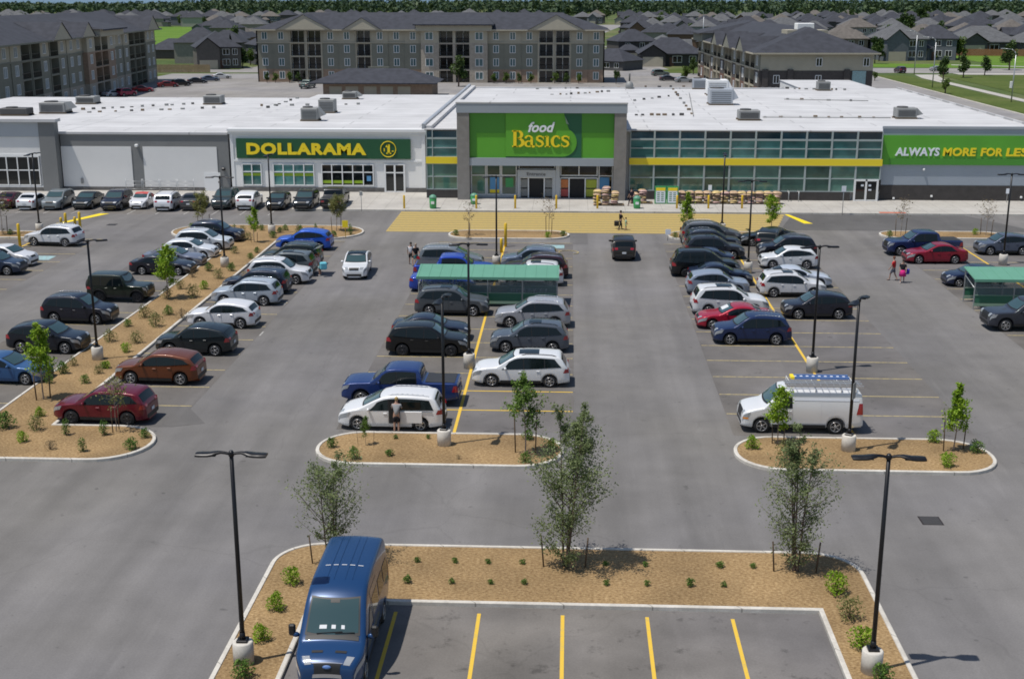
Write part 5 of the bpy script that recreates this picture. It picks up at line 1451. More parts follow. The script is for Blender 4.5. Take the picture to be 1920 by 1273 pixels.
# ------------------------------------------------------------------ every parked or moving vehicle
make_protos()
WHITE, SILVER, GREY, DGREY = (.74, .75, .77), (.36, .38, .41), (.12, .125, .135), (.045, .048, .053)
BLACK, NAVY, DGREEN, BLUE = (.008, .008, .010), (.010, .018, .045), (.010, .020, .018), (.02, .10, .52)
RED, MAROON, RUST, BGREY = (.34, .012, .025), (.13, .007, .020), (.15, .042, .014), (.075, .095, .14)
SIZE = {'suv': (4.6, 1.86), 'suv_sunroof': (4.75, 1.9), 'crossover': (4.45, 1.84), 'big_suv': (5.1, 1.98), 'long_suv': (5.25, 2.04), 'dark_wheel_suv': (4.65, 1.86), 'sedan': (4.7, 1.83),
        'hatchback': (4.25, 1.79), 'pickup': (5.9, 2.0), 'jeep': (4.3, 1.72), 'minivan': (5.09, 1.98), 'convertible': (3.95, 1.7)}
CAT = {'sedan': 'car', 'hatchback': 'car', 'pickup': 'pickup truck', 'jeep': 'car', 'minivan': 'minivan', 'convertible': 'car'}
def car(kind, px, py, heading, col, label, group, twist=0.0):
    """px, py: the middle of the near side where the tyres stand (cars lying across the picture) or of the near end (cars pointing away or towards us)"""
    L, Wd = SIZE[kind]
    x, y = G(px, py)
    y += Wd / 2 if heading in (0, 180) else L / 2
    if heading in (0, 180): twist = twist - max(-2.5, min(3.0, (960 - px) * .0035))
    return vehicle_at(kind, x, y, heading + twist, col, label, CAT.get(kind, 'suv'), group)
GW, GE = 'cars nosed up to the west kerb of the long median', 'cars on the east side of the long median'
g_ = GW
car('suv', 402, 457, 0, NAVY, 'navy suv at the shop end of the row along the west kerb of the median', g_)
car('suv', 378, 472, 0, (.62, .66, .70), 'silvery white suv in front of the navy suv at the shop end of the median', g_)
car('hatchback', 352, 487, 0, (.72, .75, .78), 'white hatchback with a pale blue bonnet between the silvery suv and the grey saloon', g_)
car('sedan', 322, 502, 0, (.16, .18, .24), 'blue grey saloon behind the bright green median tree', g_)
car('sedan', 300, 517, 0, (.012, .013, .024), 'black saloon with a white number plate beside the bright green median tree', g_)
car('jeep', 221, 568, 0, (.012, .020, .014), 'dark green boxy off-roader with a black roof', g_)
car('suv', 142, 609, 0, (.012, .014, .026), 'black blue suv with chrome roof rails behind the navy hatchback', g_)
car('crossover', 82, 664, 0, (.010, .014, .024), 'navy hatchback with silver wheels behind the leafy young tree', g_)
car('sedan', 2, 722, 0, (.035, .10, .24), 'mid blue saloon half out of the picture beside the median kerb', g_)
g_ = 'cars of the westernmost row'
car('suv', 95, 463, 180, WHITE, 'white suv with its tail to the aisle beside the yellow posts', g_, -3)
car('hatchback', 10, 501, 0, WHITE, 'white hatchback with a black grille parked before the blue disabled sign', g_, -4)
car('crossover', -18, 517, 0, (.02, .035, .07), 'dark blue car at the edge of the picture beside the white hatchback', g_)
g_ = GE
car('crossover', 568, 471, 180, BLUE, 'bright blue suv at the rounded shop end of the median', g_)
car('suv', 543, 502, 180, DGREEN, 'dark green suv between the bright blue suv and the one with its hatch open', g_)
hatch_car = car('suv_sunroof', 530, 519, 180, (.12, .14, .15), 'grey green suv with its tailgate raised and someone loading it', g_)
car('suv', 521, 534, 0, WHITE, 'white suv parked nose out towards the west aisle', g_)
car('suv', 477, 553, 180, (.016, .022, .042), 'dark navy suv between the nose out white suv and the silver suv', g_)
car('suv', 458, 574, 180, (.42, .47, .53), 'silver blue suv behind the white suv with a black rear window', g_)
car('crossover', 414, 617, 180, (.78, .78, .80), 'white suv with dark glass between the silver suv and the black one', g_)
car('crossover', 362, 668, 180, (.014, .020, .024), 'black green suv behind the rust orange suv', g_)
car('crossover', 293, 723, 180, RUST, 'rust orange suv with a dark tailgate window', g_)
car('dark_wheel_suv', 188, 797, 180, MAROON, 'maroon suv with black wheels at the near end of the median', g_)
g_ = 'cars of the middle row facing east'
car('minivan', 843, 508, 0, (.17, .19, .21), 'grey estate with a pale roof line beside the two walkers', g_)
car('pickup', 850, 530, 0, (.018, .06, .40), 'bright blue pickup showing above the central shelter roof', g_)
car('sedan', 828, 549, 0, (.02, .06, .38), 'bright blue car behind the central trolley shelter', g_)
car('suv_sunroof', 846, 594, 0, (.085, .095, .105), 'charcoal suv with pale roof rails in front of the central trolley shelter', g_)
car('sedan', 806, 641, 0, (.014, .020, .040), 'dark navy saloon tucked behind the black suv', g_)
car('dark_wheel_suv', 800, 669, 0, (.008, .009, .010), 'black suv with black wheels beside the lamp post of the middle row', g_)
g_ = 'cars of the middle row facing west'
car('pickup', 750, 763, 180, (.016, .040, .155), 'dark blue pickup with a flat grey bed cover behind the white minivan', g_)
car('suv', 994, 508, 180, (.14, .18, .25), 'steel blue suv by the pale blue parking mark', g_)
car('suv', 1005, 524, 180, (.035, .012, .018), 'dark maroon suv behind the white suv at the shelter', g_)
car('suv_sunroof', 995, 538, 180, (.72, .73, .75), 'white suv with a roof window behind the central trolley shelter', g_)
car('suv', 998, 616, 180, (.36, .37, .40), 'silver grey suv nearest the east end of the central shelter', g_)
car('suv_sunroof', 992, 663, 180, (.085, .10, .125), 'slate grey suv between the silver suv and the white suv with a sunroof', g_)
car('big_suv', 976, 727, 180, (.80, .81, .82), 'large white suv with a long black sunroof', g_)
g_ = 'cars of the east row facing east'
car('minivan', 1334, 459, 0, (.10, .11, .125), 'grey minivan nearest the crossing in the east row', g_)
car('suv', 1336, 472, 0, (.022, .028, .042), 'dark suv with bright red tail lamps next to the grey minivan', g_)
car('suv_sunroof', 1340, 488, 0, (.03, .035, .048), 'charcoal blue suv behind the navy saloon of the east row', g_)
car('long_suv', 1324, 521, 0, (.007, .010, .012), 'long black suv standing out from the east row', g_)
car('sedan', 1352, 537, 0, (.014, .022, .048), 'navy car hidden behind the silver blue suv of the east row', g_)
car('crossover', 1347, 555, 0, (.27, .32, .40), 'silver blue suv with a dark roof in the east row', g_)
car('big_suv', 1370, 593, 0, (.76, .77, .78), 'white suv with roof bars behind the red saloon', g_)
g_ = 'cars of the east row facing west'
car('sedan', 1320, 504, 180, (.03, .045, .085), 'navy saloon nose in beside the long black suv', g_)
shade_car = car('sedan', 1378, 619, 180, (.36, .012, .035), 'red saloon with a bright sun shade behind the navy suv', g_)
car('suv', 1411, 648, 180, (.012, .026, .085), 'navy blue suv at the open end of the east row', g_)
car('sedan', 1443, 463, 180, (.010, .013, .016), 'black saloon at the crossing island, mostly hidden by the dark suv', g_)
car('suv', 1477, 487, 180, (.010, .012, .022), 'black blue suv with chrome window trim in the east row', g_)
car('crossover', 1480, 506, 180, (.78, .79, .80), 'white hatchback like suv behind the white saloon', g_)
car('suv_sunroof', 1487, 559, 0, (.74, .74, .75), 'white suv with a small dark roof window backed onto the yellow line', g_)
car('sedan', 1497, 541, 0, (.55, .60, .68), 'silver white saloon nose out behind the white suv', g_)
car('crossover', 1534, 600, 180, (.014, .016, .028), 'black suv alone at the aisle beside the tall lamp post', g_)
g_ = 'cars of the easternmost row'
car('pickup', 1734, 481, 180, (.016, .030, .10), 'navy pickup beside the east planted island', g_)
car('sedan', 1757, 496, 180, (.25, .010, .030), 'dark red saloon in front of the navy pickup', g_)
car('crossover', 1886, 480, 180, (.085, .105, .15), 'blue grey estate car behind the far east lamp post', g_)
car('hatchback', 1830, 539, 180, (.012, .020, .055), 'dark blue hatchback next to the far east trolley shelter', g_)
car('pickup', 1944, 623, 180, (.035, .040, .055), 'dark grey pickup cut off by the edge before the far east shelter', g_)
g_ = 'cars driving in the aisles'
white_aisle = car('crossover', 661, 526, -90, (.76, .77, .78), 'white suv with a dark roof driving towards the camera in the west aisle', g_, 3)
car('dark_wheel_suv', 1170, 491, 90, (.022, .020, .018), 'dark suv driving towards the crossing in the centre aisle', g_)
car('suv', 1452, 474, 90, (.012, .016, .018), 'dark green black suv turning at the crossing end of the east row', g_, -18)
g_ = 'cars parked along the shopfronts'
for kind, px, py, hd, col, lab in (
    ('sedan', 6, 393, 90, (.05, .008, .012), 'dark red car at the picture edge of the shopfront row'),
    ('sedan', 46, 396, 90, WHITE, 'white saloon at the west end of the shopfront row behind a lamp post'),
    ('suv', 93, 396, -90, (.22, .25, .26), 'silver green suv between the white saloon and the black car with headlamps'),
    ('sedan', 150, 395, -90, (.012, .016, .016), 'black car with a glinting windscreen fourth along the shopfront row'),
    ('suv', 205, 397, -90, (.016, .018, .034), 'navy suv beside the small convertible at the shopfront'),
    ('convertible', 256, 394, -90, (.74, .74, .76), 'small white convertible with a red soft top'),
    ('suv', 305, 398, 90, (.76, .77, .80), 'white suv with a black rear window beside the small convertible'),
    ('sedan', 353, 397, 90, (.055, .055, .06), 'dark grey saloon with red tail lamps by the white unit door'),
    ('suv', 412, 395, -90, (.035, .05, .05), 'dark green grey suv behind a young tree and the lamp post'),
    ('crossover', 458, 396, 90, (.78, .79, .80), 'white crossover under the discount store windows'),
    ('hatchback', 514, 396, -90, (.008, .009, .010), 'black hatchback in the shopfront row behind a slim lamp post'),
    ('suv', 566, 397, -90, (.008, .010, .012), 'black suv between the black hatchback and the black pickup'),
    ('pickup', 619, 397, 90, (.008, .009, .011), 'black pickup at the pavement end of the shopfront row')):
    car(kind, px, py, hd, col, lab, g_)

def extra(o, kind, name, m, t0, t1, y0, y1):
    b = MB(); SHELL[kind].tpatch(b, t0, t1, y0, y1, .014, 6, 6); b.build(name, m, o)
extra(white_aisle, 'crossover', 'roof_panel', 'car_glass', 1.95, 3.75, -.93, .93)
extra(shade_car, 'sedan', 'sun_shade', 'plate_white', 1.60, 2.00, -.85, .2)
# tailgate of the grey green suv, raised
b = MB()
rows = [[(-0.02 - .95 * f + .0, yy, .02 + .10 * math.sin(math.pi * f)) for yy in (-.72, -.36, 0, .36, .72)] for f in (0, .2, .4, .6, .8, 1)]
b.grid(rows, 0, True); b.grid([[(p[0], p[1], p[2] - .05) for p in r] for r in rows], 1, True, True)
tg = b.build('tailgate', ['paint', 'black_plastic'], hatch_car, (-2.05, 0, 1.62), 0, (.12, .14, .15)); tg.rotation_euler = (0, R(28), 0)
KIDS.pop(hatch_car.name, None)

# --- white people carrier with its side door slid open
def lone(root, x, y, heading, label, cat):
    root.location = (x, y, 0); root.rotation_euler = (0, 0, R(heading))
    if 'group' in root: del root['group']
    return tag(root, label, cat)
x, y = G(732, 809)
mv = copy_tree(PROTO['minivan'], None, (.80, .80, .80))
lone(mv, x, y + 1.0, 180 - .8, 'white minivan with its side door slid open in front of the dark blue pickup', 'minivan')
b = MB(); Lm = 5.09
b.v = [(Lm / 2 - t, .985, z) for t, z in ((2.50, .42), (3.02, .42), (3.02, 1.52), (2.50, 1.55))]; b.face((3, 2, 1, 0)); b.build('door_opening', 'interior_dark', mv, (0, .035, 0))
b = MB(); b.bbox(Lm / 2 - 4.10, Lm / 2 - 3.04, 1.015, 1.055, .45, 1.03, .02); b.build('sliding_door', 'paint', mv, color=(.80, .80, .80))
b = MB(); b.bbox(Lm / 2 - 4.02, Lm / 2 - 3.10, 1.0, 1.035, 1.12, 1.52, .015); b.build('window', 'car_glass', mv)
b = MB(); b.bbox(Lm / 2 - 4.6, Lm / 2 - 3.1, 1.0, 1.02, .98, 1.01, .005); b.build('door_rail', 'black_plastic', mv)

# --- white cargo van with ladders
L = 5.69
prof = [(0, .60), (.03, .90), (.12, 1.05), (.5, 1.18), (.95, 1.27), (1.05, 1.30), (1.75, 1.98), (2.05, 2.09), (2.6, 2.11), (5.2, 2.10), (5.5, 2.05), (5.6, 1.9), (5.66, 1.0), (L, .6)]
sh = Shell(L, 2.0, prof, [(0, 1.0), (1.2, 1.25), (L, 1.30)], (.95, 4.42), .375, zf=.28, f0=.86, r0=.95, nose=.35, tail=.2, tum=.13, rc=.10)
van = vehicle('cargo_van', sh, .375, .24, 'alloy', (.76, .77, .78), [(1.62, 2.32, .40, -.02)], (1.10, 1.74), (5.60, 5.635), [(1.35, 2.36)], 5, True, False, None, (0.66, 0.0, .11, 'black_plastic'), (.04, .3, .72), (1.0, 1.55), top_margin=.30)
x, y = G(1503, 814)
lone(van, x, y + 1.0, 180, 'white cargo van with ladders and a blue load on its roof rack', 'van')
for sg in (1, -1):
    b = MB(); sh.spatch(b, .05, .30, .72, .80, sg, .016, 3, 1); b.build('indicator', 'lamp_amber', van)
    b = MB(); sh.spatch(b, 2.5, 3.7, .55, 1.62, sg, .008, 6, 6); d = b.build('side_door', 'paint', van, color=(.76, .77, .78))
    b = MB(); sh.spatch(b, 2.42, 5.45, 1.66, 1.78, sg, .014, 8, 1); b.build('stripe', 'sign_white', van)
b = MB()
for t in (2.3, 3.4, 4.6, 5.3):
    xx = L / 2 - t
    for sg in (1, -1): b.tube((xx, sg * .88, 2.05), (xx, sg * .88, 2.32), .02, n=6)
    b.tube((xx, -.9, 2.30), (xx, .9, 2.30), .02, n=6)
b.build('roof_rack', 'trim_white', van)
for yy, lab in ((.62, 'aluminium ladder along the near side of the cargo van roof'), (.15, 'aluminium ladder in the middle of the cargo van roof')):
    o = tag(empty('ladder', (x, y + 1.0, 0), math.pi), lab, 'ladder')
    b = MB()
    for e in (0, .34): b.box(L / 2 - 5.6, L / 2 - 2.0, yy + e, yy + e + .05, 2.33, 2.42)
    b.build('stile', 'aluminium', o)
    b = MB()
    for k in range(12): xx = L / 2 - 5.45 + k * .3; b.tube((xx, yy + .05, 2.375), (xx, yy + .34, 2.375), .018, n=6)
    b.build('rung', 'aluminium', o)
o = tag(empty('ladder', (x, y + 1.0, 0), math.pi), 'blue ladder on the far side of the cargo van roof', 'ladder')
b = MB()
for e in (0, .36): b.box(L / 2 - 5.2, L / 2 - 2.6, -.75 + e, -.68 + e, 2.33, 2.45)
b.build('stile', 'ladder_blue', o)
b = MB()
for k in range(9): xx = L / 2 - 5.05 + k * .29; b.box(xx, xx + .12, -.679, -.391, 2.36, 2.40)
b.build('rung', 'trim_white', o)
b = MB(); b.bbox(L / 2 - 2.6, L / 2 - 2.42, -.78, -.28, 2.33, 2.46, .02); b.build('foot', 'sign_yellow', o)

# --- the blue high roofed van in the foreground
L = 5.95
prof = [(0, .62), (.025, .86), (.09, 1.02), (.28, 1.14), (.62, 1.24), (.84, 1.31), (.95, 1.37), (1.30, 1.74), (1.62, 2.10), (1.84, 2.31), (2.15, 2.49), (2.55, 2.60), (3.3, 2.65), (5.3, 2.66), (5.72, 2.62), (5.86, 2.50), (5.92, 1.4), (L, .6)]
sh = Shell(L, 2.06, prof, [(0, 1.02), (.9, 1.26), (1.6, 1.34), (L, 1.38)], (1.0, 4.75), .36, zf=.26, f0=.74, r0=.96, nose=.75, tail=.2, tum=.115, rc=.13, crown=.05, smooth=2)
TB = (.012, .050, .145)
tv = vehicle('high_roof_van', sh, .36, .24, 'alloy', TB, [(1.42, 2.30, .46, -.02)], (0.98, 1.80), (5.88, 5.91), [(1.20, 2.34)], 5, True, False, None, (0.60, .004, .115, 'black_plastic'), (.10, .62, .70), (1.1, 1.75), top_margin=.62, low_margin=.02, mirror_t=1.22)
lone(tv, -6.97, 36.05, -90, 'metallic blue high roofed van nosed towards the camera at the front bay', 'van')
for sg in (1, -1):
    b = MB(); sh.spatch(b, 2.42, 3.62, .52, 2.26, sg, .008, 6, 8); d = b.build('side_door', 'paint', tv, color=TB)
    b = MB(); sh.spatch(b, 2.54, 3.52, 1.42, 1.98, sg, .016, 6, 4); b.build('window', 'car_glass', d)
    b = MB(); sh.spatch(b, 3.74, 4.60, 1.42, 1.98, sg, .012, 6, 4); b.build('window', 'car_glass', tv)
    b = MB(); sh.spatch(b, 4.72, 5.60, 1.44, 1.98, sg, .012, 6, 4); b.build('window', 'car_glass', tv)
    b = MB(); xx = L / 2 - 1.22; b.bbox(xx - .08, xx + .06, min(sg * 1.15, sg * 1.36), max(sg * 1.15, sg * 1.36), 1.36, 1.74, .05); b.tube((xx, sg * 1.0, 1.36), (xx, sg * 1.16, 1.44), .04, n=6); b.build('mirror', 'black_plastic', tv)
    b = MB(); sh.tpatch(b, .44, .53, sg * .22, sg * .62, .014, 2, 4); b.build('bonnet_vent', 'black_plastic', tv)
    b = MB(); sh.tpatch(b, 2.5, 5.6, sg * .52, sg * .545, .014, 8, 1); sh.tpatch(b, 2.5, 5.6, sg * .22, sg * .245, .014, 8, 1); b.build('roof_rib', 'paint', tv, color=TB)
b = MB()
rows = [[sh.top(t, yf, .02) for yf in [-.66 + 1.32 * k / 10 for k in range(11)]] for t in (.116, .135)]
b.grid(rows); rows = [[sh.top(t, yf, .02) for yf in [-.66 + 1.32 * k / 10 for k in range(11)]] for t in (.0, .012)]; b.grid(rows)
b.build('grille_bar', 'chrome', tv)
p = sh.top(.055, 0, .03); b = MB(); b.lathe([(.02, 0), (.13, .0), (.12, .018), (.03, .022)], 20, sx=.45); b.move(0, Matrix.Translation(p) @ Matrix.Rotation(R(70), 4, 'Y')); b.build('badge', 'ladder_blue', tv)
b = MB()
for s0, s1 in ((-.55, .35), (.10, .78)):
    a, c_ = sh.top(1.06, s0, .03), sh.top(1.10, s1, .035); b.tube(a, c_, .014, n=5)
b.build('wiper', 'black_plastic', tv)
b = MB(); sh.tpatch(b, .93, 1.03, -.93, .93, .016, 2, 8); b.build('scuttle', 'black_plastic', tv)
b = MB()
for y0, y1 in ((-.48, -.22), (-.05, .10), (.30, .42)): sh.tpatch(b, 1.16, 1.24, y0, y1, .016, 1, 2)
b.build('notice', 'plate_white', tv)
b = MB(); sh.tpatch(b, 1.70, 1.80, -.18, .18, .017, 2, 3); b.build('sensor_housing', 'black_plastic', tv)
b = MB()
for y0 in (-.8, -.45, -.1, .25, .6): sh.tpatch(b, 3.35, 3.39, y0, y0 + .22, .012, 1, 2)
b.build('roof_seam', 'plate_white', tv)
# ------------------------------------------------------------------ beyond the shops: lawns, streets, flats, houses
def band(name, m, pts, z): return sheet(name, m, pts, z)
band('road', 'road_far', rect(62.02, 79.5, -40, 352), 0.002)
band('road', 'road_far', [(55, 358), (420, 352), (420, 372), (62, 384), (55, 384)], -0.01)
band('road', 'road_far', [(62.02, 352.02), (79.5, 352.02), (80, 360), (60, 360)], 0.003)
band('road', 'road_far', [(8, 350), (30, 352), (24, 420), (16, 480), (13, 540), (10, 700), (2, 700), (4, 540), (4, 450)], -0.012)
band('road', 'road_far', rect(-260, -78, 352, 366), -0.012)
band('road', 'road_far', [(-95, 366), (-84, 366), (-80, 480), (-88, 480)], -0.014)
band('road', 'road_far', [(13, 540), (60, 545), (60, 556), (12, 552)], -0.014)
band('road', 'road_far', [(-10, 700), (14, 700), (40, 980), (20, 980)], -0.014)
band('lawn', 'lawn', rect(80.5, 88.6, 60, 346), 0.004)
band('lawn', 'lawn', [(90.6, 60), (500, 60), (500, 346), (98, 347)], 0.004)
band('lawn', 'lawn_bright', [(86, 386), (420, 376), (420, 470), (132, 470), (130, 405), (86, 410)], 0.002)
band('lawn', 'lawn_bright', [(-170, 440), (-128, 440), (-150, 560), (-240, 900), (-330, 900), (-200, 560)], 0.002)
band('lawn', 'lawn', [(-125, 366.5), (-96, 366.5), (-96, 376), (-125, 376)], 0.002)
band('lawn', 'lawn', rect(-116, -108, 120, 345), 0.003)
band('lawn', 'lawn', [(22, 354), (54, 354), (54, 372), (24, 372)], 0.003)
band('footpath', 'concrete', [(88.8, 60), (90.4, 60), (92.5, 320), (97, 346), (99, 350), (92, 350), (90, 335)], 0.008)
band('footpath', 'concrete', [(104, 350.5), (420, 345), (420, 350.8), (104, 357)], 0.008)
band('footpath', 'concrete', [(116, 400), (160, 378), (160, 381), (117, 403.5)], 0.008)
band('footpath', 'concrete', rect(-140, -94, 377, 379), 0.008)
b = MB(); b.box(79.5, 79.9, 60, 346, 0, .13); b.box(61.7, 62.02, -40, 230, 0, .13); structure(b.build('kerb', 'kerb_concrete'))
b = MB()
for k in range(3): b.box(66 + 4 * k, 68 + 4 * k, 329, 330.6, .004, .008)
structure(b.build('road_markings', 'line_white'))

def flat_block(name, label, w, d, floors, fh, loc, rz, bays, roof_h, gables, plan, hip=None):
    """apartment building: walls in storey bands, real window and balcony recesses on its front (-y), hipped roof"""
    o = tag(empty(name, loc, rz), label, 'building')
    H = floors * fh
    th = 0.35
    b = MB()
    b.box(-w / 2, w / 2, 1.6, d, 0, H)                                  # body; the front skin is built bay by bay
    b.box(-w / 2, -w / 2 + .3, 0, 1.6, 0, H); b.box(w / 2 - .3, w / 2, 0, 1.6, 0, H)
    b.build('wall', plan['side'], o)
    bw = w / len(bays)
    fl = {}
    for k, bay in enumerate(bays):
        x0, x1 = -w / 2 + bw * k, -w / 2 + bw * (k + 1)
        y0 = -1.0 if bay in 'PQ' else (-.15 if k % 2 else 0)
        for f in range(floors):
            z0, z1 = fh * f, fh * (f + 1)
            m = plan['floors'][f] if bay not in 'PQ' else plan['proj'][f]
            q = fl.setdefault((k, m), MB())
            if bay in 'BQ':                                              # balcony: a real recess
                bp_ = fl.setdefault((k, plan['bal']), MB()) if bay == 'B' else q
                bp_.box(x0, x0 + .35, y0, 1.6, z0, z1); bp_.box(x1 - .35, x1, y0, 1.6, z0, z1); bp_.box(x0 + .35, x1 - .35, y0, 1.6, z1 - .30, z1)
                r = MB(); r.box(x0 + .36, x1 - .36, 1.50, 1.58, z0 + .05, z1 - .32); bd = r.build('balcony_door', 'dark_glass', o)
                r = MB()
                for t in range(3): xx = x0 + .4 + (x1 - x0 - .8) * t / 2; r.box(xx - .06, xx + .06, 1.42, 1.498, z0 + .05, z1 - .32)
                r.build('frame', 'trim_white', bd)
                r = MB(); r.box(x0 + .36, x1 - .36, y0 + .04, y0 + .08, z0 + .95, z0 + 1.05)
                n = max(4, int((x1 - x0) / .25))
                for t in range(n + 1): xx = x0 + .38 + (x1 - x0 - .76) * t / n; r.box(xx - .02, xx + .02, y0 + .045, y0 + .075, z0 + .08, z0 + .95)
                r.build('railing', 'black_metal', o)
                r = MB(); r.box(x0 + .36, x1 - .36, y0, 1.49, z0 - .02, z0 + .06); r.build('balcony_floor', plan['trim'], o)
            else:
                ww = min(1.9, bw * .62) if bay != 'S' else bw * .34
                cx = (x0 + x1) / 2; a, c = cx - ww / 2, cx + ww / 2; s0, s1 = z0 + .75, z1 - .55
                if bay == 'W' and (f == 0): s0 = z0 + .6
                q.box(x0, a, y0, 1.6, z0, z1); q.box(c, x1, y0, 1.6, z0, z1); q.box(a, c, y0, 1.6, z0, s0); q.box(a, c, y0, 1.6, s1, z1)
                r = MB(); r.box(a, c, y0 + .16, y0 + .20, s0, s1); wd = r.build('window', 'window_blue', o)
                r = MB()
                for xx in (a + .05, cx, c - .05): r.box(xx - .06, xx + .06, y0 - .03, y0 + .155, s0 + .1, s1 - .1)
                r.box(a, c, y0 - .03, y0 + .155, s0, s0 + .1); r.box(a, c, y0 - .03, y0 + .155, s1 - .1, s1)
                if f < floors - 1 and f > 0 and bay == 'W': r.box(a, c, y0 - .03, y0 - .005, s0 - .55, s0 - .02)
                r.build('frame', 'trim_white', wd)
    for (k, m), q in fl.items():
        if q.v: q.build('facade', m, o)
    b = MB(); b.box(-w / 2 - .02, w / 2 + .02, -.24, -.16, fh * (floors - 1) - .12, fh * (floors - 1) + .14); b.build('band', plan['trim'], o)
    # roof
    e = 1.1; h2 = d / 2; hx = hip if hip is not None else h2
    b = MB()
    A, B_, C_, D_ = (-w / 2 - e, -e - .6, H), (w / 2 + e, -e - .6, H), (w / 2 + e, d + e, H), (-w / 2 - e, d + e, H)
    r0, r1 = (-w / 2 + hx - e, h2, H + roof_h), (w / 2 - hx + e, h2, H + roof_h)
    b.poly([A, B_, r1, r0]); b.poly([B_, C_, r1]); b.poly([C_, D_, r0, r1]); b.poly([D_, A, r0]); b.poly([D_, C_, B_, A])
    rf = b.build('roof', plan['roof'], o)
    b = MB(); b.box(A[0], B_[0], A[1] - .04, A[1] - .005, H - .25, H + .05); b.box(A[0] - .04, A[0] - .005, A[1], D_[1], H - .25, H + .05); b.box(B_[0] + .005, B_[0] + .04, A[1], D_[1], H - .25, H + .05); b.build('fascia', plan['trim'], rf)
    for gx, gw, raise_, pj in gables:
        gz = H + raise_; rise = gw * .17 if not raise_ else .01
        b = MB(); y0 = -e - .75 - pj
        depth = h2
        if raise_:
            b.box(gx - gw / 2 + .6, gx + gw / 2 - .6, y0 + .8, depth * .8, H - .3, gz); b.build('tower_wall', plan['floors'][-1], o); b = MB()
            b.poly([(gx - gw / 2, y0, gz), (gx + gw / 2, y0, gz), (gx + gw / 2 - 3, depth, gz + roof_h * .62), (gx - gw / 2 + 3, depth, gz + roof_h * .62)])
            b.poly([(gx + gw / 2, y0, gz), (gx + gw / 2, depth + 3, gz), (gx + gw / 2 - 3, depth, gz + roof_h * .62)]); b.poly([(gx - gw / 2, depth + 3, gz), (gx - gw / 2, y0, gz), (gx - gw / 2 + 3, depth, gz + roof_h * .62)])
            b.box(gx - gw / 2, gx + gw / 2, y0, y0 + .1, gz - .3, gz); b.build('tower_roof', plan['roof'], o)
        else:
            zt = H + rise + 1.2
            yb = (zt - H) / roof_h * (h2 + e + .6) - e - .6
            b.poly([(gx - gw / 2, y0, H), (gx + gw / 2, y0, H), (gx, y0 + .02, zt)]); b.build('gable', plan['floors'][-1], o); b = MB()
            b.poly([(gx - gw / 2 - .4, y0 - .15, H - .1), (gx, y0 - .15, zt + .08), (gx, yb, zt + .08), (gx - gw / 2 - .4, -e - .5, H)][::-1]); b.poly([(gx + gw / 2 + .4, y0 - .15, H - .1), (gx, y0 - .15, zt + .08), (gx, yb, zt + .08), (gx + gw / 2 + .4, -e - .5, H)])
            b.build('gable_roof', plan['roof'], o)
    return o
planB = dict(side='siding_green', floors=['brick_tan', 'siding_green', 'siding_green', 'siding_cream'], proj=['stone_grey', 'stone_grey', 'stone_grey', 'siding_cream'], trim='siding_cream', roof='roof_shingle', bal='siding_cream')
W_B = 84.5
baysB = list('SSBBSSBSSSPQQPSSSBBSS')
flat_block('apartment_building', 'four storey beige apartment block with blue tinted windows, straight behind the shops', W_B, 19, 4, 3.12, (-34.2, 312.3, 0), 0, baysB, 3.9,
           [(-W_B / 2 + W_B / 21 * 3.0, 13, 0, .2), (-W_B / 2 + W_B / 21 * 6.5, 9, 0, .1), (W_B / 2 - W_B / 21 * 2.9, 13, 0, .2), (-W_B / 2 + W_B / 21 * 12, 19.5, 1.3, .9)], planB, 12)
planA = dict(side='brick_dark', floors=['stone_grey', 'siding_green', 'siding_green', 'siding_cream'], proj=['stone_grey', 'brick_tan', 'brick_tan', 'siding_cream'], trim='siding_green', roof='roof_shingle', bal='siding_green')
angA = math.atan2(319 - 196, -103.6 + 92.2)
La = math.hypot(319 - 196, 11.4)
flat_block('apartment_building', 'long dark four storey apartment block running back at the west side', La, 20, 4, 3.12, ((-92.2 - 103.6) / 2, (319 + 196) / 2, 0), angA, list('SSSSBBSBSSSPQQPSSSBBBSS'), 4.2,
           [(-22, 11, 0, .2), (-4, 9, 0, .1), (La / 2 - 10, 12, 0, .2), (14, 20, 1.2, .9)], planA, 10)
planC = dict(side='brick_dark', floors=['brick_brown', 'brick_dark', 'siding_green'], proj=['brick_dark', 'brick_dark', 'siding_green'], trim='siding_cream', roof='roof_shingle', bal='siding_cream')
angC = math.atan2(249 - 340, 36.2 - 33.2)
Lc = math.hypot(91, 3.0)
oc = flat_block('apartment_building', 'dark brick apartment block seen end on behind the grocery store', Lc, 21.5, 3, 3.25, ((36.2 + 33.2) / 2, (249 + 340) / 2, 0), angC, list('BSBBSBBSBBSBSBBS'), 4.6,
           [(-Lc / 2 + 12, 18, 1.8, .9), (Lc / 2 - 12, 9, 0, .3), (Lc / 2 - 30, 10, 0, .3), (Lc / 2 - 48, 9, 0, .3)], planC, 9)
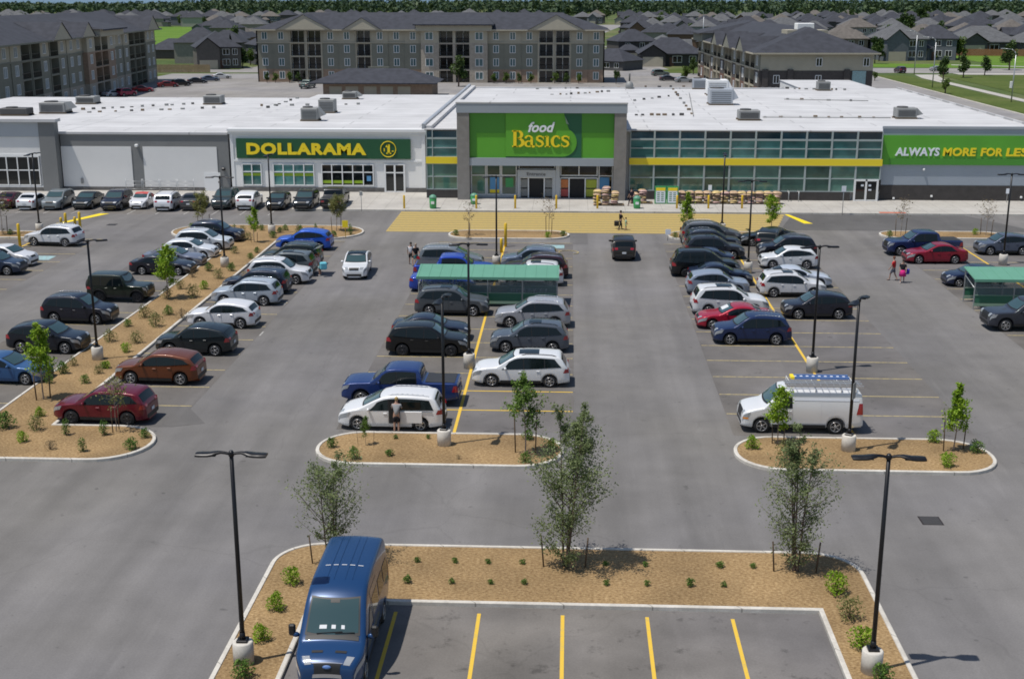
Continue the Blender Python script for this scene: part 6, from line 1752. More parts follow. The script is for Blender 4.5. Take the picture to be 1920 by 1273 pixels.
# the end wall of that block, facing the shops: storey bands, windows, corner pilasters
def endwall(o, w, x, fh, floors):
    y = lambda t: t
    for m, z0, z1, xo in (('brick_dark', 0, 6.45, .10), ('siding_cream', 6.45, 9.74, .06)):
        b = MB(); b.box(x + .002, x + xo, .0, w, z0, z1); b.build('facade', m, o)
    for yy in (.4, 5.2, 16.0): b = MB(); b.box(x + .11, x + .45, yy, yy + 1.1, 0, 6.7); b.build('pilaster', 'brick_dark', o)
    b = MB(); b.box(x + .11, x + .22, 17.6, 20.2, 0, 6.4); b.build('light_panel', 'line_blue', o)
    for f in range(3):
        for yy in (10.6, 19.6 if f == 2 else 2.6):
            z = fh * f + .8
            b = MB(); b.box(x + .12, x + .15, yy, yy + 1.1, z, z + 1.5); wd = b.build('window', 'dark_glass', o)
            b = MB()
            for t in (0, .55, 1.1): b.box(x + .151, x + .2, yy + t - .06, yy + t + .06, z, z + 1.5)
            for t in (0, 1.5): b.box(x + .151, x + .2, yy, yy + 1.1, z + t - .06, z + t + .06)
            b.build('frame', 'trim_white', wd)
endwall(oc, 21.5, Lc / 2, 3.25, 3)
# roof cut-out with plant on that block
b = MB(); b.box(Lc / 2 - 17, Lc / 2 - 11, 7, 15, 10.5, 13.7); b.build('roof_recess', 'siding_cream', oc)
b = MB(); b.bbox(Lc / 2 - 15.5, Lc / 2 - 12.5, 9.2, 12.6, 13.7, 15.0, .1); b.build('plant', 'trim_white', oc)
# garage building
def hip_house(o, w, d, h, rh, roof, e=.5, z=0.0, x=0.0, y=0.0, hipf=1.0, name='roof'):
    b = MB()
    A, B_, C_, D_ = (x - w / 2 - e, y - d / 2 - e, h), (x + w / 2 + e, y - d / 2 - e, h), (x + w / 2 + e, y + d / 2 + e, h), (x - w / 2 - e, y + d / 2 + e, h)
    if w >= d: r0, r1 = (x - w / 2 + d / 2 * hipf - e, y, h + rh), (x + w / 2 - d / 2 * hipf + e, y, h + rh); b.poly([A, B_, r1, r0]); b.poly([B_, C_, r1]); b.poly([C_, D_, r0, r1]); b.poly([D_, A, r0])
    else: r0, r1 = (x, y - d / 2 + w / 2 * hipf - e, h + rh), (x, y + d / 2 - w / 2 * hipf + e, h + rh); b.poly([A, B_, r0]); b.poly([B_, C_, r1, r0]); b.poly([C_, D_, r1]); b.poly([D_, A, r0, r1])
    b.poly([D_, C_, B_, A])
    b.box(A[0], B_[0], A[1], A[1] + .12, h - .22, h - .005)
    return b.build(name, roof, o)
o = tag(empty('garage_building', (-40.4, 268, 0)), 'low tan garage block with a grey hip roof before the beige apartments', 'garage')
b = MB(); b.box(-10.6, 12, -5, 6, 0, 3.1); b.build('wall', 'brick_tan', o)
hip_house(o, 25, 12, 3.1, 2.6, 'roof_shingle', .8, hipf=1.2)
b = MB(); b.box(-2.2, 2.2, 1.8, 2.4, 5.0, 5.9); b.build('cupola', 'siding_green', o)
for xx in (-8, -4.6, -.8, 2.6, 6.2):
    b = MB(); b.box(xx - 1.3, xx + 1.3, -5.06, -5.003, .0, 2.3); b.build('garage_door', 'siding_cream', o)

# houses: a few builds, copied
RO = {'dark': 'roof_shingle', 'warm': 'roof_shingle_warm', 'grey': 'roof_shingle_grey'}
def make_house(kind, roof):
    o = empty('house')
    if kind == 'two':
        w, d, h = 12, 11, 5.6
        b = MB(); b.box(-w / 2, w / 2, -d / 2, d / 2, 0, h); b.box(-w / 2 - .001, -w / 2 + 5.5, -d / 2 - 3, -d / 2, 0, 3.2); b.build('wall', 'house_wall', o)
        hip_house(o, w, d, h, 3.4, roof); hip_house(o, 6.0, 5.0, 3.2, 1.6, roof, .4, x=-w / 2 + 2.75, y=-d / 2 - 1.0)
        ys = -d / 2
        wins = [(1.6, 1.0, 1.8, 1.5), (4.2, 1.0, 1.6, 1.5), (-3.2, 3.7, 1.5, 1.4), (1.4, 3.7, 1.5, 1.4), (4.2, 3.7, 1.3, 1.4)]
        gd = (-w / 2 + .6, -w / 2 + 4.9, -d / 2 - 3.05)
    elif kind == 'bungalow':
        w, d, h = 15, 12, 3.0
        b = MB(); b.box(-w / 2, w / 2, -d / 2, d / 2, 0, h); b.box(-w / 2 - .001, -w / 2 + 6, -d / 2 - 3, -d / 2, 0, h - .05); b.build('wall', 'house_wall', o)
        hip_house(o, w, d, h, 3.6, roof, .6)
        b = MB(); x0, x1 = -w / 2 - .5, -w / 2 + 6.5
        b.poly([(x0, -d / 2 - 3.5, h), ((x0 + x1) / 2, -d / 2 - 3.5, h + 2.2), ((x0 + x1) / 2, 0, h + 2.2), (x0, 0, h)][::-1]); b.poly([(x1, -d / 2 - 3.5, h), ((x0 + x1) / 2, -d / 2 - 3.5, h + 2.2), ((x0 + x1) / 2, 0, h + 2.2), (x1, 0, h)]); b.build('gable_roof', roof, o)
        b = MB(); b.poly([(x0 + .4, -d / 2 - 3.05, h - .05), (x1 - .4, -d / 2 - 3.05, h - .05), ((x0 + x1) / 2, -d / 2 - 3.05, h + 2.0)]); b.build('gable', 'house_wall', o)
        wins = [(1.5, .9, 2.2, 1.5), (5.2, .9, 1.6, 1.5)]; gd = (-w / 2 + .6, -w / 2 + 5.4, -d / 2 - 3.06)
        ys = -d / 2
    else:
        w, d, h = 11, 12, 5.4
        b = MB(); b.box(-w / 2, w / 2, -d / 2, d / 2, 0, h); b.box(-w / 2 - .001, -w / 2 + 5.6, -d / 2 - 2, -d / 2, 0, h - .2); b.build('wall', 'house_wall', o)
        hip_house(o, w, d, h, 3.8, roof)
        b = MB(); x0, x1 = -w / 2 - .4, -w / 2 + 6
        b.poly([(x0, -d / 2 - 2.4, h - .2), ((x0 + x1) / 2, -d / 2 - 2.4, h + 2.4), ((x0 + x1) / 2, 0, h + 2.4), (x0, 0, h - .2)][::-1]); b.poly([(x1, -d / 2 - 2.4, h - .2), ((x0 + x1) / 2, -d / 2 - 2.4, h + 2.4), ((x0 + x1) / 2, 0, h + 2.4), (x1, 0, h - .2)]); b.build('gable_roof', roof, o)
        b = MB(); b.poly([(x0 + .4, -d / 2 - 2.03, h - .2), (x1 - .4, -d / 2 - 2.03, h - .2), ((x0 + x1) / 2, -d / 2 - 2.03, h + 2.2)]); b.build('gable', 'house_wall', o)
        wins = [(1.8, .9, 1.8, 1.5), (4.0, .9, 1.2, 1.5), (1.8, 3.5, 1.6, 1.4), (4.0, 3.5, 1.2, 1.4)]; gd = (-w / 2 + .6, -w / 2 + 5.0, -d / 2 - 2.05)
        ys = -d / 2
    for x, z, ww, hh in wins:
        b = MB(); b.box(x - ww / 2, x + ww / 2, ys - .05, ys - .004, z, z + hh); wd = b.build('window', 'dark_glass', o)
        b = MB()
        for t in (-ww / 2, 0, ww / 2): b.box(x + t - .05, x + t + .05, ys - .09, ys - .052, z, z + hh)
        for t in (0, hh): b.box(x - ww / 2, x + ww / 2, ys - .085, ys - .052, z + t - .05, z + t + .05)
        b.build('frame', 'trim_white', wd)
    b = MB(); b.box(gd[0], gd[1], gd[2], gd[2] + .04, 0, 2.3); b.build('garage_door', 'siding_cream', o)
    b = MB(); b.box(.0 if kind != 'bungalow' else -.3, .95 if kind != 'bungalow' else .65, ys - .06, ys - .005, 0, 2.1); b.build('door', 'brick_brown', o)
    o.location = (0, -600, 0)
    return o
HP = {(k, r): make_house(k, RO[r]) for k in ('two', 'bungalow', 'gable') for r in ('dark', 'warm', 'grey')}
HUSED = set()
WALLS = [((.16, .15, .13), 'tan grey'), ((.10, .09, .085), 'dark brick'), ((.26, .245, .215), 'cream'), ((.13, .14, .155), 'blue grey'), ((.15, .095, .07), 'red brown'), ((.33, .32, .30), 'pale')]
def house(kind, roof, x, y, rz, wall, label, group=None, s=1.0):
    p = HP[(kind, roof)]
    if p in HUSED: o = copy_tree(p, None, wall)
    else:
        HUSED.add(p); kids(p); o = p
        for c_ in p.children_recursive:
            if c_.data.materials[0].name == 'house_wall': c_.color = c4(wall)
    o.location = (x, y, -.05); o.rotation_euler = (0, 0, rz); o.scale = (s, s, s)
    if 'group' in o: del o['group']
    return tag(o, label, 'house', group)
house('gable', 'dark', -104, 376, .35, (.12, .11, .10), 'dark two storey house with a front gable just past the west parking strip', s=1.15)
house('two', 'dark', -94, 402, .5, (.10, .10, .105), 'dark gabled house beside the beige apartments, behind a round bush', s=1.05)
house('bungalow', 'dark', 30, 398, .0, (.06, .058, .058), 'large black roofed bungalow with a timber gable past the rear lot', s=1.25)
house('two', 'dark', 20, 432, .3, (.07, .066, .064), 'black roofed house behind the large bungalow', s=1.1)
house('bungalow', 'dark', 12, 372, -.6, (.10, .10, .10), 'dark roofed house at the east end of the beige apartments', s=.9)
house('bungalow', 'dark', 46, 402, .0, (.08, .08, .085), 'dark bungalow tucked behind the brick apartment block', s=1.1)
house('gable', 'grey', 108, 436, .12, (.13, .145, .165), 'blue grey house with twin front gable at the road corner', s=1.3)
house('two', 'dark', 121, 440, -.3, (.13, .145, .165), 'blue grey corner house with low planting along its wall', s=1.25)
house('bungalow', 'grey', 150, 486, .1, (.09, .09, .095), 'long grey roofed house behind the brown fence, west one', s=1.5)
house('bungalow', 'grey', 172, 480, .0, (.09, .09, .095), 'long grey roofed house behind the brown fence, east one', s=1.5)
house('two', 'warm', 92, 446, .0, (.20, .175, .14), 'tan roofed house between the brick apartments and the blue grey house', s=1.2)
rh = random.Random(21)
def blocked(x, y):
    px = 1072 + F * x / y
    if -135 < x / y * 484 < -120 and False: return True
    if -170 * y / 484 * 1.0 < x < -138 * y / 484 and 440 < y < 900: return True          # the open green strip
    for X, Y in ((-104, 376), (-94, 402), (30, 398), (20, 432), (12, 372), (46, 402), (108, 436), (121, 440), (150, 486), (172, 480), (92, 446)):
        if math.hypot(x - X, y - Y) < 17: return True
    if 440 < y < 1000 and -14 < x - (8 + (y - 540) * .03) < 18: return True               # the street running back
    if y < 470 and x > 60: return True
    if y < 400 and x > -85: return True
    if y < 520 and x < -150 and x > -175: return True
    return False
count = 0
y = 372.0
street = 0
while y < 1400 and count < 290:
    half = y * .44
    sp = 17.5 if y < 700 else 20 if y < 1000 else 24
    x = -half * 1.0 - 20 + rh.uniform(0, 10)
    while x < half * .86 + 20:
        xx, yy = x + rh.uniform(-2, 2), y + rh.uniform(-3.5, 3.5) + .03 * x
        px = 1072 + F * xx / yy
        hidden = (yy < 960 and (-.245 < xx / yy < .022)) or (yy < 800 and xx / yy < -.335) or (yy < 600 and .09 < xx / yy < .225)
        if not blocked(xx, yy) and not hidden and -70 < px < 1990 and count < 290:
            r = rh.choice(['dark', 'dark', 'dark', 'grey', 'grey', 'warm']); k = rh.choice(['two', 'bungalow', 'gable', 'two'])
            wl, wn_ = rh.choice(WALLS)
            rot = (0 if street % 2 else math.pi) + rh.choice([0, 0, math.pi / 2, -math.pi / 2]) + rh.uniform(-.15, .15)
            zone = 'west suburb' if px < 330 else 'suburb behind the beige apartments' if px < 1130 else 'suburb along the back street' if px < 1330 else 'suburb behind the brick block' if px < 1640 else 'east suburb'
            far = 'nearer' if yy < 620 else 'middle' if yy < 950 else 'furthest'
            house(k, r, xx, yy, rot, wl, '%s %s house, %s roof, %s part of %s' % (wn_, {'two': 'two storey', 'bungalow': 'single storey', 'gable': 'front gabled'}[k], {'dark': 'charcoal', 'grey': 'grey', 'warm': 'brown'}[r], far, zone), '%s %s %s houses, %s rows of the %s' % (wn_, k, r, far, zone), rh.uniform(.95, 1.2))
            count += 1
        x += sp + rh.uniform(-1, 3)
    y += 26 if street % 2 else 40
    if y > 800: y += 14
    if y > 1100: y += 40
    street += 1
# fences
def fence(p, q, h, m, label):
    p, q = Vector(p), Vector(q); L = (q - p).length; a = math.atan2(q.y - p.y, q.x - p.x)
    o = tag(empty('garden_fence', (p.x, p.y, 0), a), label, 'fence')
    b = MB(); n = int(L / .35)
    for k in range(n): b.box(L * k / n, L * (k + 1) / n - .03, -.02 + .012 * (k % 2), .02 + .012 * (k % 2), .05, h - .04 * (k % 3))
    b.build('boards', m, o)
    for k in range(int(L / 2.6) + 1):
        b = MB(); b.box(k * 2.6 - .06, k * 2.6 + .06, .04, .16, 0, h + .08); b.build('post', m, o)
fence((128, 467), (215, 452), 2.4, 'fence_wood', 'long brown board fence below the long grey roofed houses')
fence((-118, 349.5), (-99, 350.5), 2.2, 'fence_pale', 'pale board fence at the west end of the rear lot')
# street lamps of the town
def davit(x, y, h, label, turn):
    o = tag(empty('street_lamp', (x, y, 0), turn), label, 'street lamp', 'grey curved street lamps of the town roads')
    b = MB(); b.tube((0, 0, 0), (0, 0, h - 1.2), .14, .09, 8); b.build('pole', 'galvanised', o)
    b = MB(); pts = [(0, 0, h - 1.2), (-.25, 0, h - .5), (-.9, 0, h - .1), (-2.2, 0, h)]
    for p, q in zip(pts, pts[1:]): b.tube(p, q, .07, n=6)
    b.build('arm', 'galvanised', o)
    b = MB(); b.bbox(-3.0, -2.1, -.16, .16, h - .06, h + .1, .04); b.build('lamp_head', 'galvanised', o)
for px, py, y0, top, lab in ((1714, 140, 345, 58, 'grey curved street lamp at the far road corner by the blue grey house'), (1748, 165, 295, 70, 'grey curved street lamp behind the back corner of the grocery roof'), (1896, 192, 256, 92, 'grey curved street lamp with a small box on its pole on the east verge'),
                             (1316, 126, 365, 20, 'tall straight street lamp in front of the black roofed bungalow')):
    x, yy = G(px, py); h = V(px, top, yy)[1]
    davit(x, yy, h, lab, 0 if px > 1400 else .6)
b = MB(); x, yy = G(1893, 180); b.bbox(x - .3, x + .3, yy - .5, yy - .25, 1.6, 3.0, .05); tag(b.build('meter_box', 'trim_white'), 'small pale box fixed to the lamp pole on the east verge', 'box')
# parked cars far behind, built from the same family, too small to show their parts: only the shells
def far_car(kind, px, py, hd, col, label, group):
    x, y = G(px, py); return vehicle_at(kind, x, y, hd, col, label, CAT.get(kind, 'suv'), group)
g_ = 'cars in the lot behind the shops'
for k, px, py, hd, col, lab in (('sedan', 212, 182, 60, (.5, .52, .55), 'silver car at the foot of the long dark apartments'), ('suv', 237, 181, 60, (.30, .02, .07), 'magenta red suv at the foot of the long dark apartments'), ('sedan', 268, 173, 20, RED, 'red saloon side on at the foot of the long dark apartments'),
    ('sedan', 315, 164, 30, (.20, .015, .02), 'dark red car by the yellow kerb of the rear lot'), ('suv', 340, 162, 40, BLACK, 'black suv between the dark red and navy cars of the rear lot'), ('sedan', 370, 157, 20, (.012, .014, .02), 'black saloon in the line leading to the white car'),
    ('sedan', 394, 153, 20, (.08, .11, .17), 'blue grey car next to the white one in the rear lot'), ('sedan', 416, 148, 15, WHITE, 'white car at the end of the line in the rear lot'), ('pickup', 577, 166, 80, (.10, .14, .13), 'pickup seen end on behind the discount store roof'),
    ('suv', 1176, 121, 80, (.03, .07, .20), 'blue suv on the road beyond the rear lot'), ('suv', 1238, 143, 10, (.14, .18, .17), 'grey green suv in the lot behind the grocery'), ('sedan', 1254, 152, 5, (.05, .05, .06), 'dark saloon behind the back edge of the grocery roof'),
    ('sedan', 1283, 155, 5, (.35, .38, .40), 'silver saloon behind the back edge of the grocery roof'), ('suv', 1687, 137, 100, (.06, .02, .04), 'dark plum suv at the road junction'), ('sedan', 1759, 134, 0, SILVER, 'silver car waiting on the cross road'),
    ('sedan', 1222, 122, 0, (.6, .6, .62), 'white car on the driveway of the black bungalow'), ('sedan', 1150, 80, 80, WHITE, 'white car far up the street running back'), ('suv', 1163, 63, 80, BLACK, 'black suv far up the street running back'), ('sedan', 332, 48, 0, WHITE, 'white car beside the open green strip'), ('sedan', 318, 46, 0, (.5, .5, .52), 'grey car beside the open green strip')):
    far_car(k, px, py, hd, col, lab, g_)
# ------------------------------------------------------------------ trees, shrubs, the wood on the horizon
def leaf(b, c, size, rnd, m=0, up=.5):
    d = Vector((rnd.gauss(0, 1), rnd.gauss(0, 1), rnd.gauss(0, 1) + up)).normalized()
    a = d.orthogonal().normalized(); a.rotate(Matrix.Rotation(rnd.uniform(0, 6.28), 3, d)); e = d.cross(a)
    a *= size; e *= size * .55
    c = Vector(c)
    b.quad(tuple(c - a), tuple(c - e * .9), tuple(c + a), tuple(c + e), m)
def branch_tree(seed, h, spread, stems, shape, leaves, size, leafm, barkm, trunk_r, low=.2, stray=.12):
    """a young tree: tapered stems, limbs, twigs with leaves sitting on them.  shape(f) -> crown radius factor at height fraction f"""
    rnd = random.Random(seed)
    t = MB(); c = MB(); tips = []
    for s in range(stems):
        a = rnd.uniform(0, 6.28); lean = (.10 if stems > 1 else .02) * spread
        p = Vector((.10 * math.cos(a) * (stems > 1), .10 * math.sin(a) * (stems > 1), 0)); r = trunk_r
        n = 7
        hh = h * rnd.uniform(.85, 1.0) if s else h
        for k in range(n):
            q = p + Vector((lean * math.cos(a) / n * 3 + rnd.gauss(0, .02), lean * math.sin(a) / n * 3 + rnd.gauss(0, .02), hh / n))
            r2 = trunk_r * (1 - (k + 1) / n * .85)
            t.tube(p, q, r, r2, 7, caps=False)
            f0 = (k + .5) / n
            if f0 > low:
                for _ in range(5 if stems > 1 else 8):
                    f = (k + rnd.random()) / n
                    if f < low: continue
                    L = spread * shape(f) * rnd.uniform(.55, 1.0 + stray * 2)
                    if L < .05: continue
                    base = p.lerp(q, rnd.random()); az = rnd.uniform(0, 6.28)
                    tip = base + Vector((math.cos(az) * L, math.sin(az) * L, L * (rnd.uniform(.5, 1.5) if stems > 1 else rnd.uniform(.25, .9))))
                    mid = base.lerp(tip, .5) + Vector((0, 0, -.06 * L))
                    t.tube(base, mid, r2 * .45 + .004, .008, 5, caps=False); t.tube(mid, tip, .008, .004, 4, caps=False)
                    for fr in (.45, .6, .75, .88, 1.0):
                        tips.append(((mid.lerp(tip, fr * 2 - 1) if fr > .5 else base.lerp(mid, fr * 2)), L))
            p, r = q, r2
        tips.append((p, .2)); tips.append((p - Vector((0, 0, .15)), .25))
    for _ in range(leaves):
        tp, L = rnd.choice(tips)
        g = .04 + .11 * min(L, 1.2)
        leaf(c, tp + Vector((rnd.gauss(0, g), rnd.gauss(0, g), rnd.gauss(0, g))), size * rnd.uniform(.6, 1.25), rnd, 0, 1.1)
    return t.mesh('trunk', barkm), c.mesh('crown', leafm)
def stakes(o, gap, h, rz=0.0):
    for sg in (1, -1):
        b = MB(); b.tube((sg * gap * math.cos(rz), sg * gap * math.sin(rz), 0), (sg * gap * 1.12 * math.cos(rz), sg * gap * 1.12 * math.sin(rz), h), .03, n=6)
        b.build('stake', 'wood_stake', o)
def plant_tree(name, meshes, x, y, label, s=(1, 1, 1), rz=0.0, stake=None, group=None, z=.12):
    o = tag(empty(name, (x, y, z), rz), label, 'tree', group); o.scale = s
    put('trunk', meshes[0], o); put('crown', meshes[1], o)
    if stake: stakes(o, *stake)
    return o
oval = lambda f: math.sin(math.pi * min(1, max(0, (f - .12) / .88)) ** .8) ** .8
cone = lambda f: max(.06, (1 - f) ** .8 * min(1, f * 4))
column = lambda f: .9 * (1 - f ** 3) * min(1, f * 5)
round_ = lambda f: math.sqrt(max(0, 1 - ((f - .68) / .36) ** 2))
spire = lambda f: max(.10, (1 - f) ** .75) * min(1, .25 + f * 2.2)
bulge = lambda f: (1.0 - abs(f - .42) * 1.5) if f < .68 else .30 * (1.05 - f) / .37 + .10
B1 = branch_tree(1, 4.1, 1.15, 3, lambda f: oval(f) * .95, 5000, .050, 'leaf_birch', 'bark', .036, .08)
B2 = branch_tree(2, 6.0, 1.85, 4, spire, 12000, .052, 'leaf_birch', 'bark', .046, .06)
B3 = branch_tree(3, 5.3, 1.08, 4, bulge, 7800, .050, 'leaf_birch', 'bark', .046, .06)
x, y = G(622, 1062); plant_tree('birch_tree', B1, x, y, 'airy multi stemmed tree just behind the blue high roofed van', stake=(.7, 1.1))
x, y = G(1058, 1068); plant_tree('birch_tree', B2, x, y, 'tallest airy multi stemmed tree, in the middle of the front mulch bed', stake=(.75, 1.15))
x, y = G(1490, 1077); plant_tree('birch_tree', B3, x, y, 'slender multi stemmed tree at the east end of the front mulch bed', stake=(.75, 1.15))
YT = {'bright': branch_tree(11, 3.0, .85, 1, cone, 2600, .075, 'leaf_bright', 'bark_pale', .035, .30),
      'bright2': branch_tree(12, 3.0, .72, 1, lambda f: oval(f) * .9, 2400, .078, 'leaf_bright', 'bark_pale', .035, .28),
      'column': branch_tree(13, 3.2, .62, 1, column, 2800, .07, 'leaf_bright', 'bark_pale', .035, .34),
      'green': branch_tree(14, 3.1, .75, 1, oval, 2600, .065, 'leaf_young', 'bark_pale', .035, .34),
      'round': branch_tree(15, 3.0, .95, 1, round_, 2400, .075, 'leaf_olive', 'bark_pale', .04, .45),
      'bare': branch_tree(16, 2.9, .8, 1, round_, 170, .075, 'leaf_dry', 'bark_pale', .03, .42),
      'thin': branch_tree(17, 2.8, .75, 1, round_, 330, .09, 'leaf_olive', 'bark_pale', .03, .45)}
YOUNG = [('thin', 218, 812, 712, 'thin leaved young tree in front of the maroon suv', (.35, 1.5)), ('column', 82, 752, 618, 'leafy yellow green young tree in front of the navy hatchback', (.3, 1.2)),
         ('bright2', 316, 563, 462, 'bright green median tree in front of the black saloon', None), ('column', 477, 457, 394, 'upright young tree in the median near the lamp post at its shop end', (.3, .9)),
         ('round', 383, 433, 370, 'round headed olive tree before the dark grey shopfront saloon', (.5, 1.4)), ('round', 631, 436, 374, 'round headed olive tree before the black shopfront pickup', (.5, 1.4)),
         ('green', 985, 855, 716, 'staked young tree near the east end of the middle mulch island', (.45, 1.7)), ('bright', 1787, 848, 724, 'bright green staked tree at the east end of the cargo van island', (.55, 1.5)),
         ('bright2', 1458, 836, 728, 'bright green tree overlapping the front of the white cargo van', (.3, 1.0)), ('bare', 1029, 441, 372, 'nearly bare young tree on the crossing island before the entrance', (.5, 1.4)),
         ('bare', 880, 444, 380, 'nearly bare young tree at the west end of the crossing island', (.5, 1.2)), ('bright', 1288, 441, 362, 'yellow green young tree by the grey minivan at the crossing', (.4, 1.2)),
         ('bright2', 1446, 440, 368, 'yellow green young tree before the end of the stacked bags', None), ('bare', 1688, 444, 374, 'bare young tree beside the navy pickup', (.5, 1.4)), ('bare', 1848, 444, 376, 'bare multi twig tree beside the blue grey estate car', (.6, 1.4)),
         ('thin', 6, 442, 362, 'brownish young tree cut by the picture edge at the westernmost row', (.4, 1.3))]
for kind, px, py, top, lab, st in YOUNG:
    x, y = G(px, py); h = V(px, top, y)[1]
    base = 3.1
    s = h / base
    plant_tree('young_tree', YT[kind], x, y, lab, (s * .95, s * .95, s), (px * 7 % 63) / 10, st, 'young trees of the car park')
# staked saplings in the middle island
for px, py, lab in ((686, 838, 'short staked sapling before the white minivan'),):
    x, y = G(px, py); plant_tree('young_tree', YT['green'], x, y, lab, (.30, .30, .42), 0, (1.2, 1.6), 'young trees of the car park')

# shrubs
def shrub_mesh(seed, r, h, n, size, m, upright=.5):
    rnd = random.Random(seed); b = MB()
    for k in range(9):
        a = rnd.uniform(0, 6.28); q = rnd.random() * r * .7
        b.tube((0, 0, 0), (q * math.cos(a), q * math.sin(a), h * rnd.uniform(.5, .95)), .012, .004, 4, 1, caps=False)
    for k in range(n):
        a = rnd.uniform(0, 6.28); z = rnd.random() ** .8; q = r * math.sqrt(rnd.random()) * (math.sin(math.pi * min(1, z * .8 + .15)) ** .6) * (1 + .25 * math.sin(3 * a + seed))
        leaf(b, (q * math.cos(a), q * math.sin(a), .03 + h * z * (1 + .15 * math.sin(2 * a))), size * .8 * rnd.uniform(.6, 1.3), rnd, 0, upright)
    return b.mesh('shrub', [m, 'bark'])
SH = {'tuft': shrub_mesh(1, .20, .28, 190, .055, 'leaf_shrub'), 'green': shrub_mesh(2, .36, .62, 520, .06, 'leaf_bright'), 'dark': shrub_mesh(3, .38, .62, 520, .06, 'leaf_shrub'), 'olive': shrub_mesh(4, .42, .70, 460, .055, 'leaf_olive'),
      'tall': shrub_mesh(5, .30, .95, 330, .07, 'leaf_shrub', 1.2), 'dry': shrub_mesh(6, .40, .55, 190, .055, 'leaf_dry'), 'yellow': shrub_mesh(7, .38, .60, 480, .06, 'leaf_young')}
LOOK = {'tuft': 'small dark green tuft', 'green': 'bright green shrub', 'dark': 'deep green shrub', 'olive': 'loose olive shrub', 'tall': 'upright dark green shrub', 'dry': 'straw coloured dry shrub', 'yellow': 'yellow green shrub'}
NTH = ['first', 'second', 'third', 'fourth', 'fifth', 'sixth', 'seventh', 'eighth', 'ninth', 'tenth', 'eleventh', 'twelfth', 'thirteenth', 'fourteenth', 'fifteenth', 'sixteenth', 'seventeenth', 'eighteenth', 'nineteenth', 'twentieth']
def shrub(kind, px, py, where, group, s=1.0):
    x, y = G(px, py, .12)
    s *= .86
    o = put('shrub', SH[kind], None, (x, y, .11), (px * 13 % 62) / 10); o.scale = (s, s, s * (.9 + (px % 5) * .05))
    tag(o, LOOK[kind] + ' ' + where, 'shrub', group); return o
for k, px in enumerate((782, 853, 915, 980, 1135, 1210, 1350, 1412)): shrub('tuft', px, 1053 + (px - 780) * .018, '%s from the van in the rear line of the front bed' % NTH[k], 'small tufts in the front mulch bed', .72 if px != 1350 else .95)
for k, px in enumerate((764, 847, 920, 983, 1137, 1213, 1294, 1357)): shrub('tuft', px, 1092 + (px - 760) * .012, '%s from the van in the near line of the front bed' % NTH[k], 'small tufts in the front mulch bed', .95 if px in (764, 1294) else .7)
for k, (px, py) in enumerate(((548, 1094), (518, 1143), (490, 1200))): shrub('green', px, py, '%s of the line between kerb and blue van' % NTH[k], 'shrubs beside the blue van', 1.05)
shrub('dark', 455, 1268, 'right at the concrete foot of the lamp by the blue van', 'shrubs beside the blue van', 1.1)
for k, (px, py, kd, sc) in enumerate(((1568, 1112, 'green', 1.3), (1592, 1160, 'olive', 1.25), (1616, 1215, 'green', 1.35), (1652, 1275, 'dark', 1.0))): shrub(kd, px, py, '%s down the east strip of the front bed' % NTH[k], 'shrubs of the east strip', sc)
for k, (px, py, kd, sc) in enumerate(((622, 838, 'dark', .8), (664, 860, 'yellow', .9), (730, 854, 'tuft', 1.2), (742, 822, 'tuft', .7), (860, 860, 'dry', .4), (990, 823, 'dark', .9), (1035, 840, 'green', .9), (985, 866, 'yellow', .9), (803, 822, 'tuft', .7))): shrub(kd, px, py, 'in the middle mulch island, %s counted from its west end' % NTH[k], 'shrubs of the middle mulch island', sc)
for k, (px, py, kd, sc) in enumerate(((1410, 840, 'green', 1.15), (1473, 864, 'olive', 1.3), (1750, 828, 'green', 1.1), (1776, 874, 'green', 1.15), (1830, 848, 'dark', 1.1))): shrub(kd, px, py, 'in the cargo van island, %s counted from its west end' % NTH[k], 'shrubs of the cargo van island', sc)
MED = [(10, 802, 'dark', 1.5), (68, 806, 'olive', 1.1), (75, 780, 'green', .9), (42, 828, 'green', .9), (95, 842, 'dry', .9), (124, 815, 'tall', .8), (155, 846, 'tall', .8), (195, 815, 'tall', .9), (246, 842, 'dark', 1.0), (272, 820, 'dark', .8), (160, 718, 'yellow', .9), (185, 700, 'olive', .8), (200, 690, 'green', .8),
       (93, 718, 'yellow', .8), (118, 700, 'dark', 1.1), (137, 685, 'olive', .8), (236, 660, 'green', 1.0), (206, 640, 'olive', 1.2), (255, 643, 'olive', 1.2), (195, 690, 'dark', .7), (240, 612, 'yellow', .9), (271, 595, 'olive', 1.3), (292, 612, 'olive', 1.4), (316, 590, 'yellow', 1.1), (342, 597, 'dry', 1.2), (313, 560, 'olive', 1.2), (338, 542, 'olive', 1.0), (362, 558, 'olive', 1.4), (383, 542, 'green', 1.0),
       (361, 520, 'dry', 1.0), (392, 508, 'dark', 1.1), (410, 522, 'olive', 1.2), (434, 508, 'dark', 1.0), (440, 475, 'olive', 1.0), (457, 518, 'dry', .8), (470, 485, 'yellow', .9), (482, 474, 'dark', .8), (465, 450, 'olive', 1.1), (440, 436, 'tall', .9), (455, 434, 'olive', .9), (491, 432, 'yellow', .9), (512, 446, 'dark', 1.0), (525, 436, 'dark', .9), (535, 432, 'yellow', 1.0), (562, 437, 'yellow', 1.2), (360, 428, 'yellow', .9), (396, 430, 'tall', .8), (592, 432, 'tall', .7), (605, 434, 'dry', .8), (626, 445, 'dark', 1.0), (657, 440, 'tall', 1.0)]
MED.sort(key=lambda m: -m[1])
seen = {}
for px, py, kd, sc in MED:
    n = seen.setdefault(kd, 0); seen[kd] += 1
    shrub(kd, px, py, 'in the long median, %s of its look from the near end' % NTH[n], 'shrubs of the long median', sc)
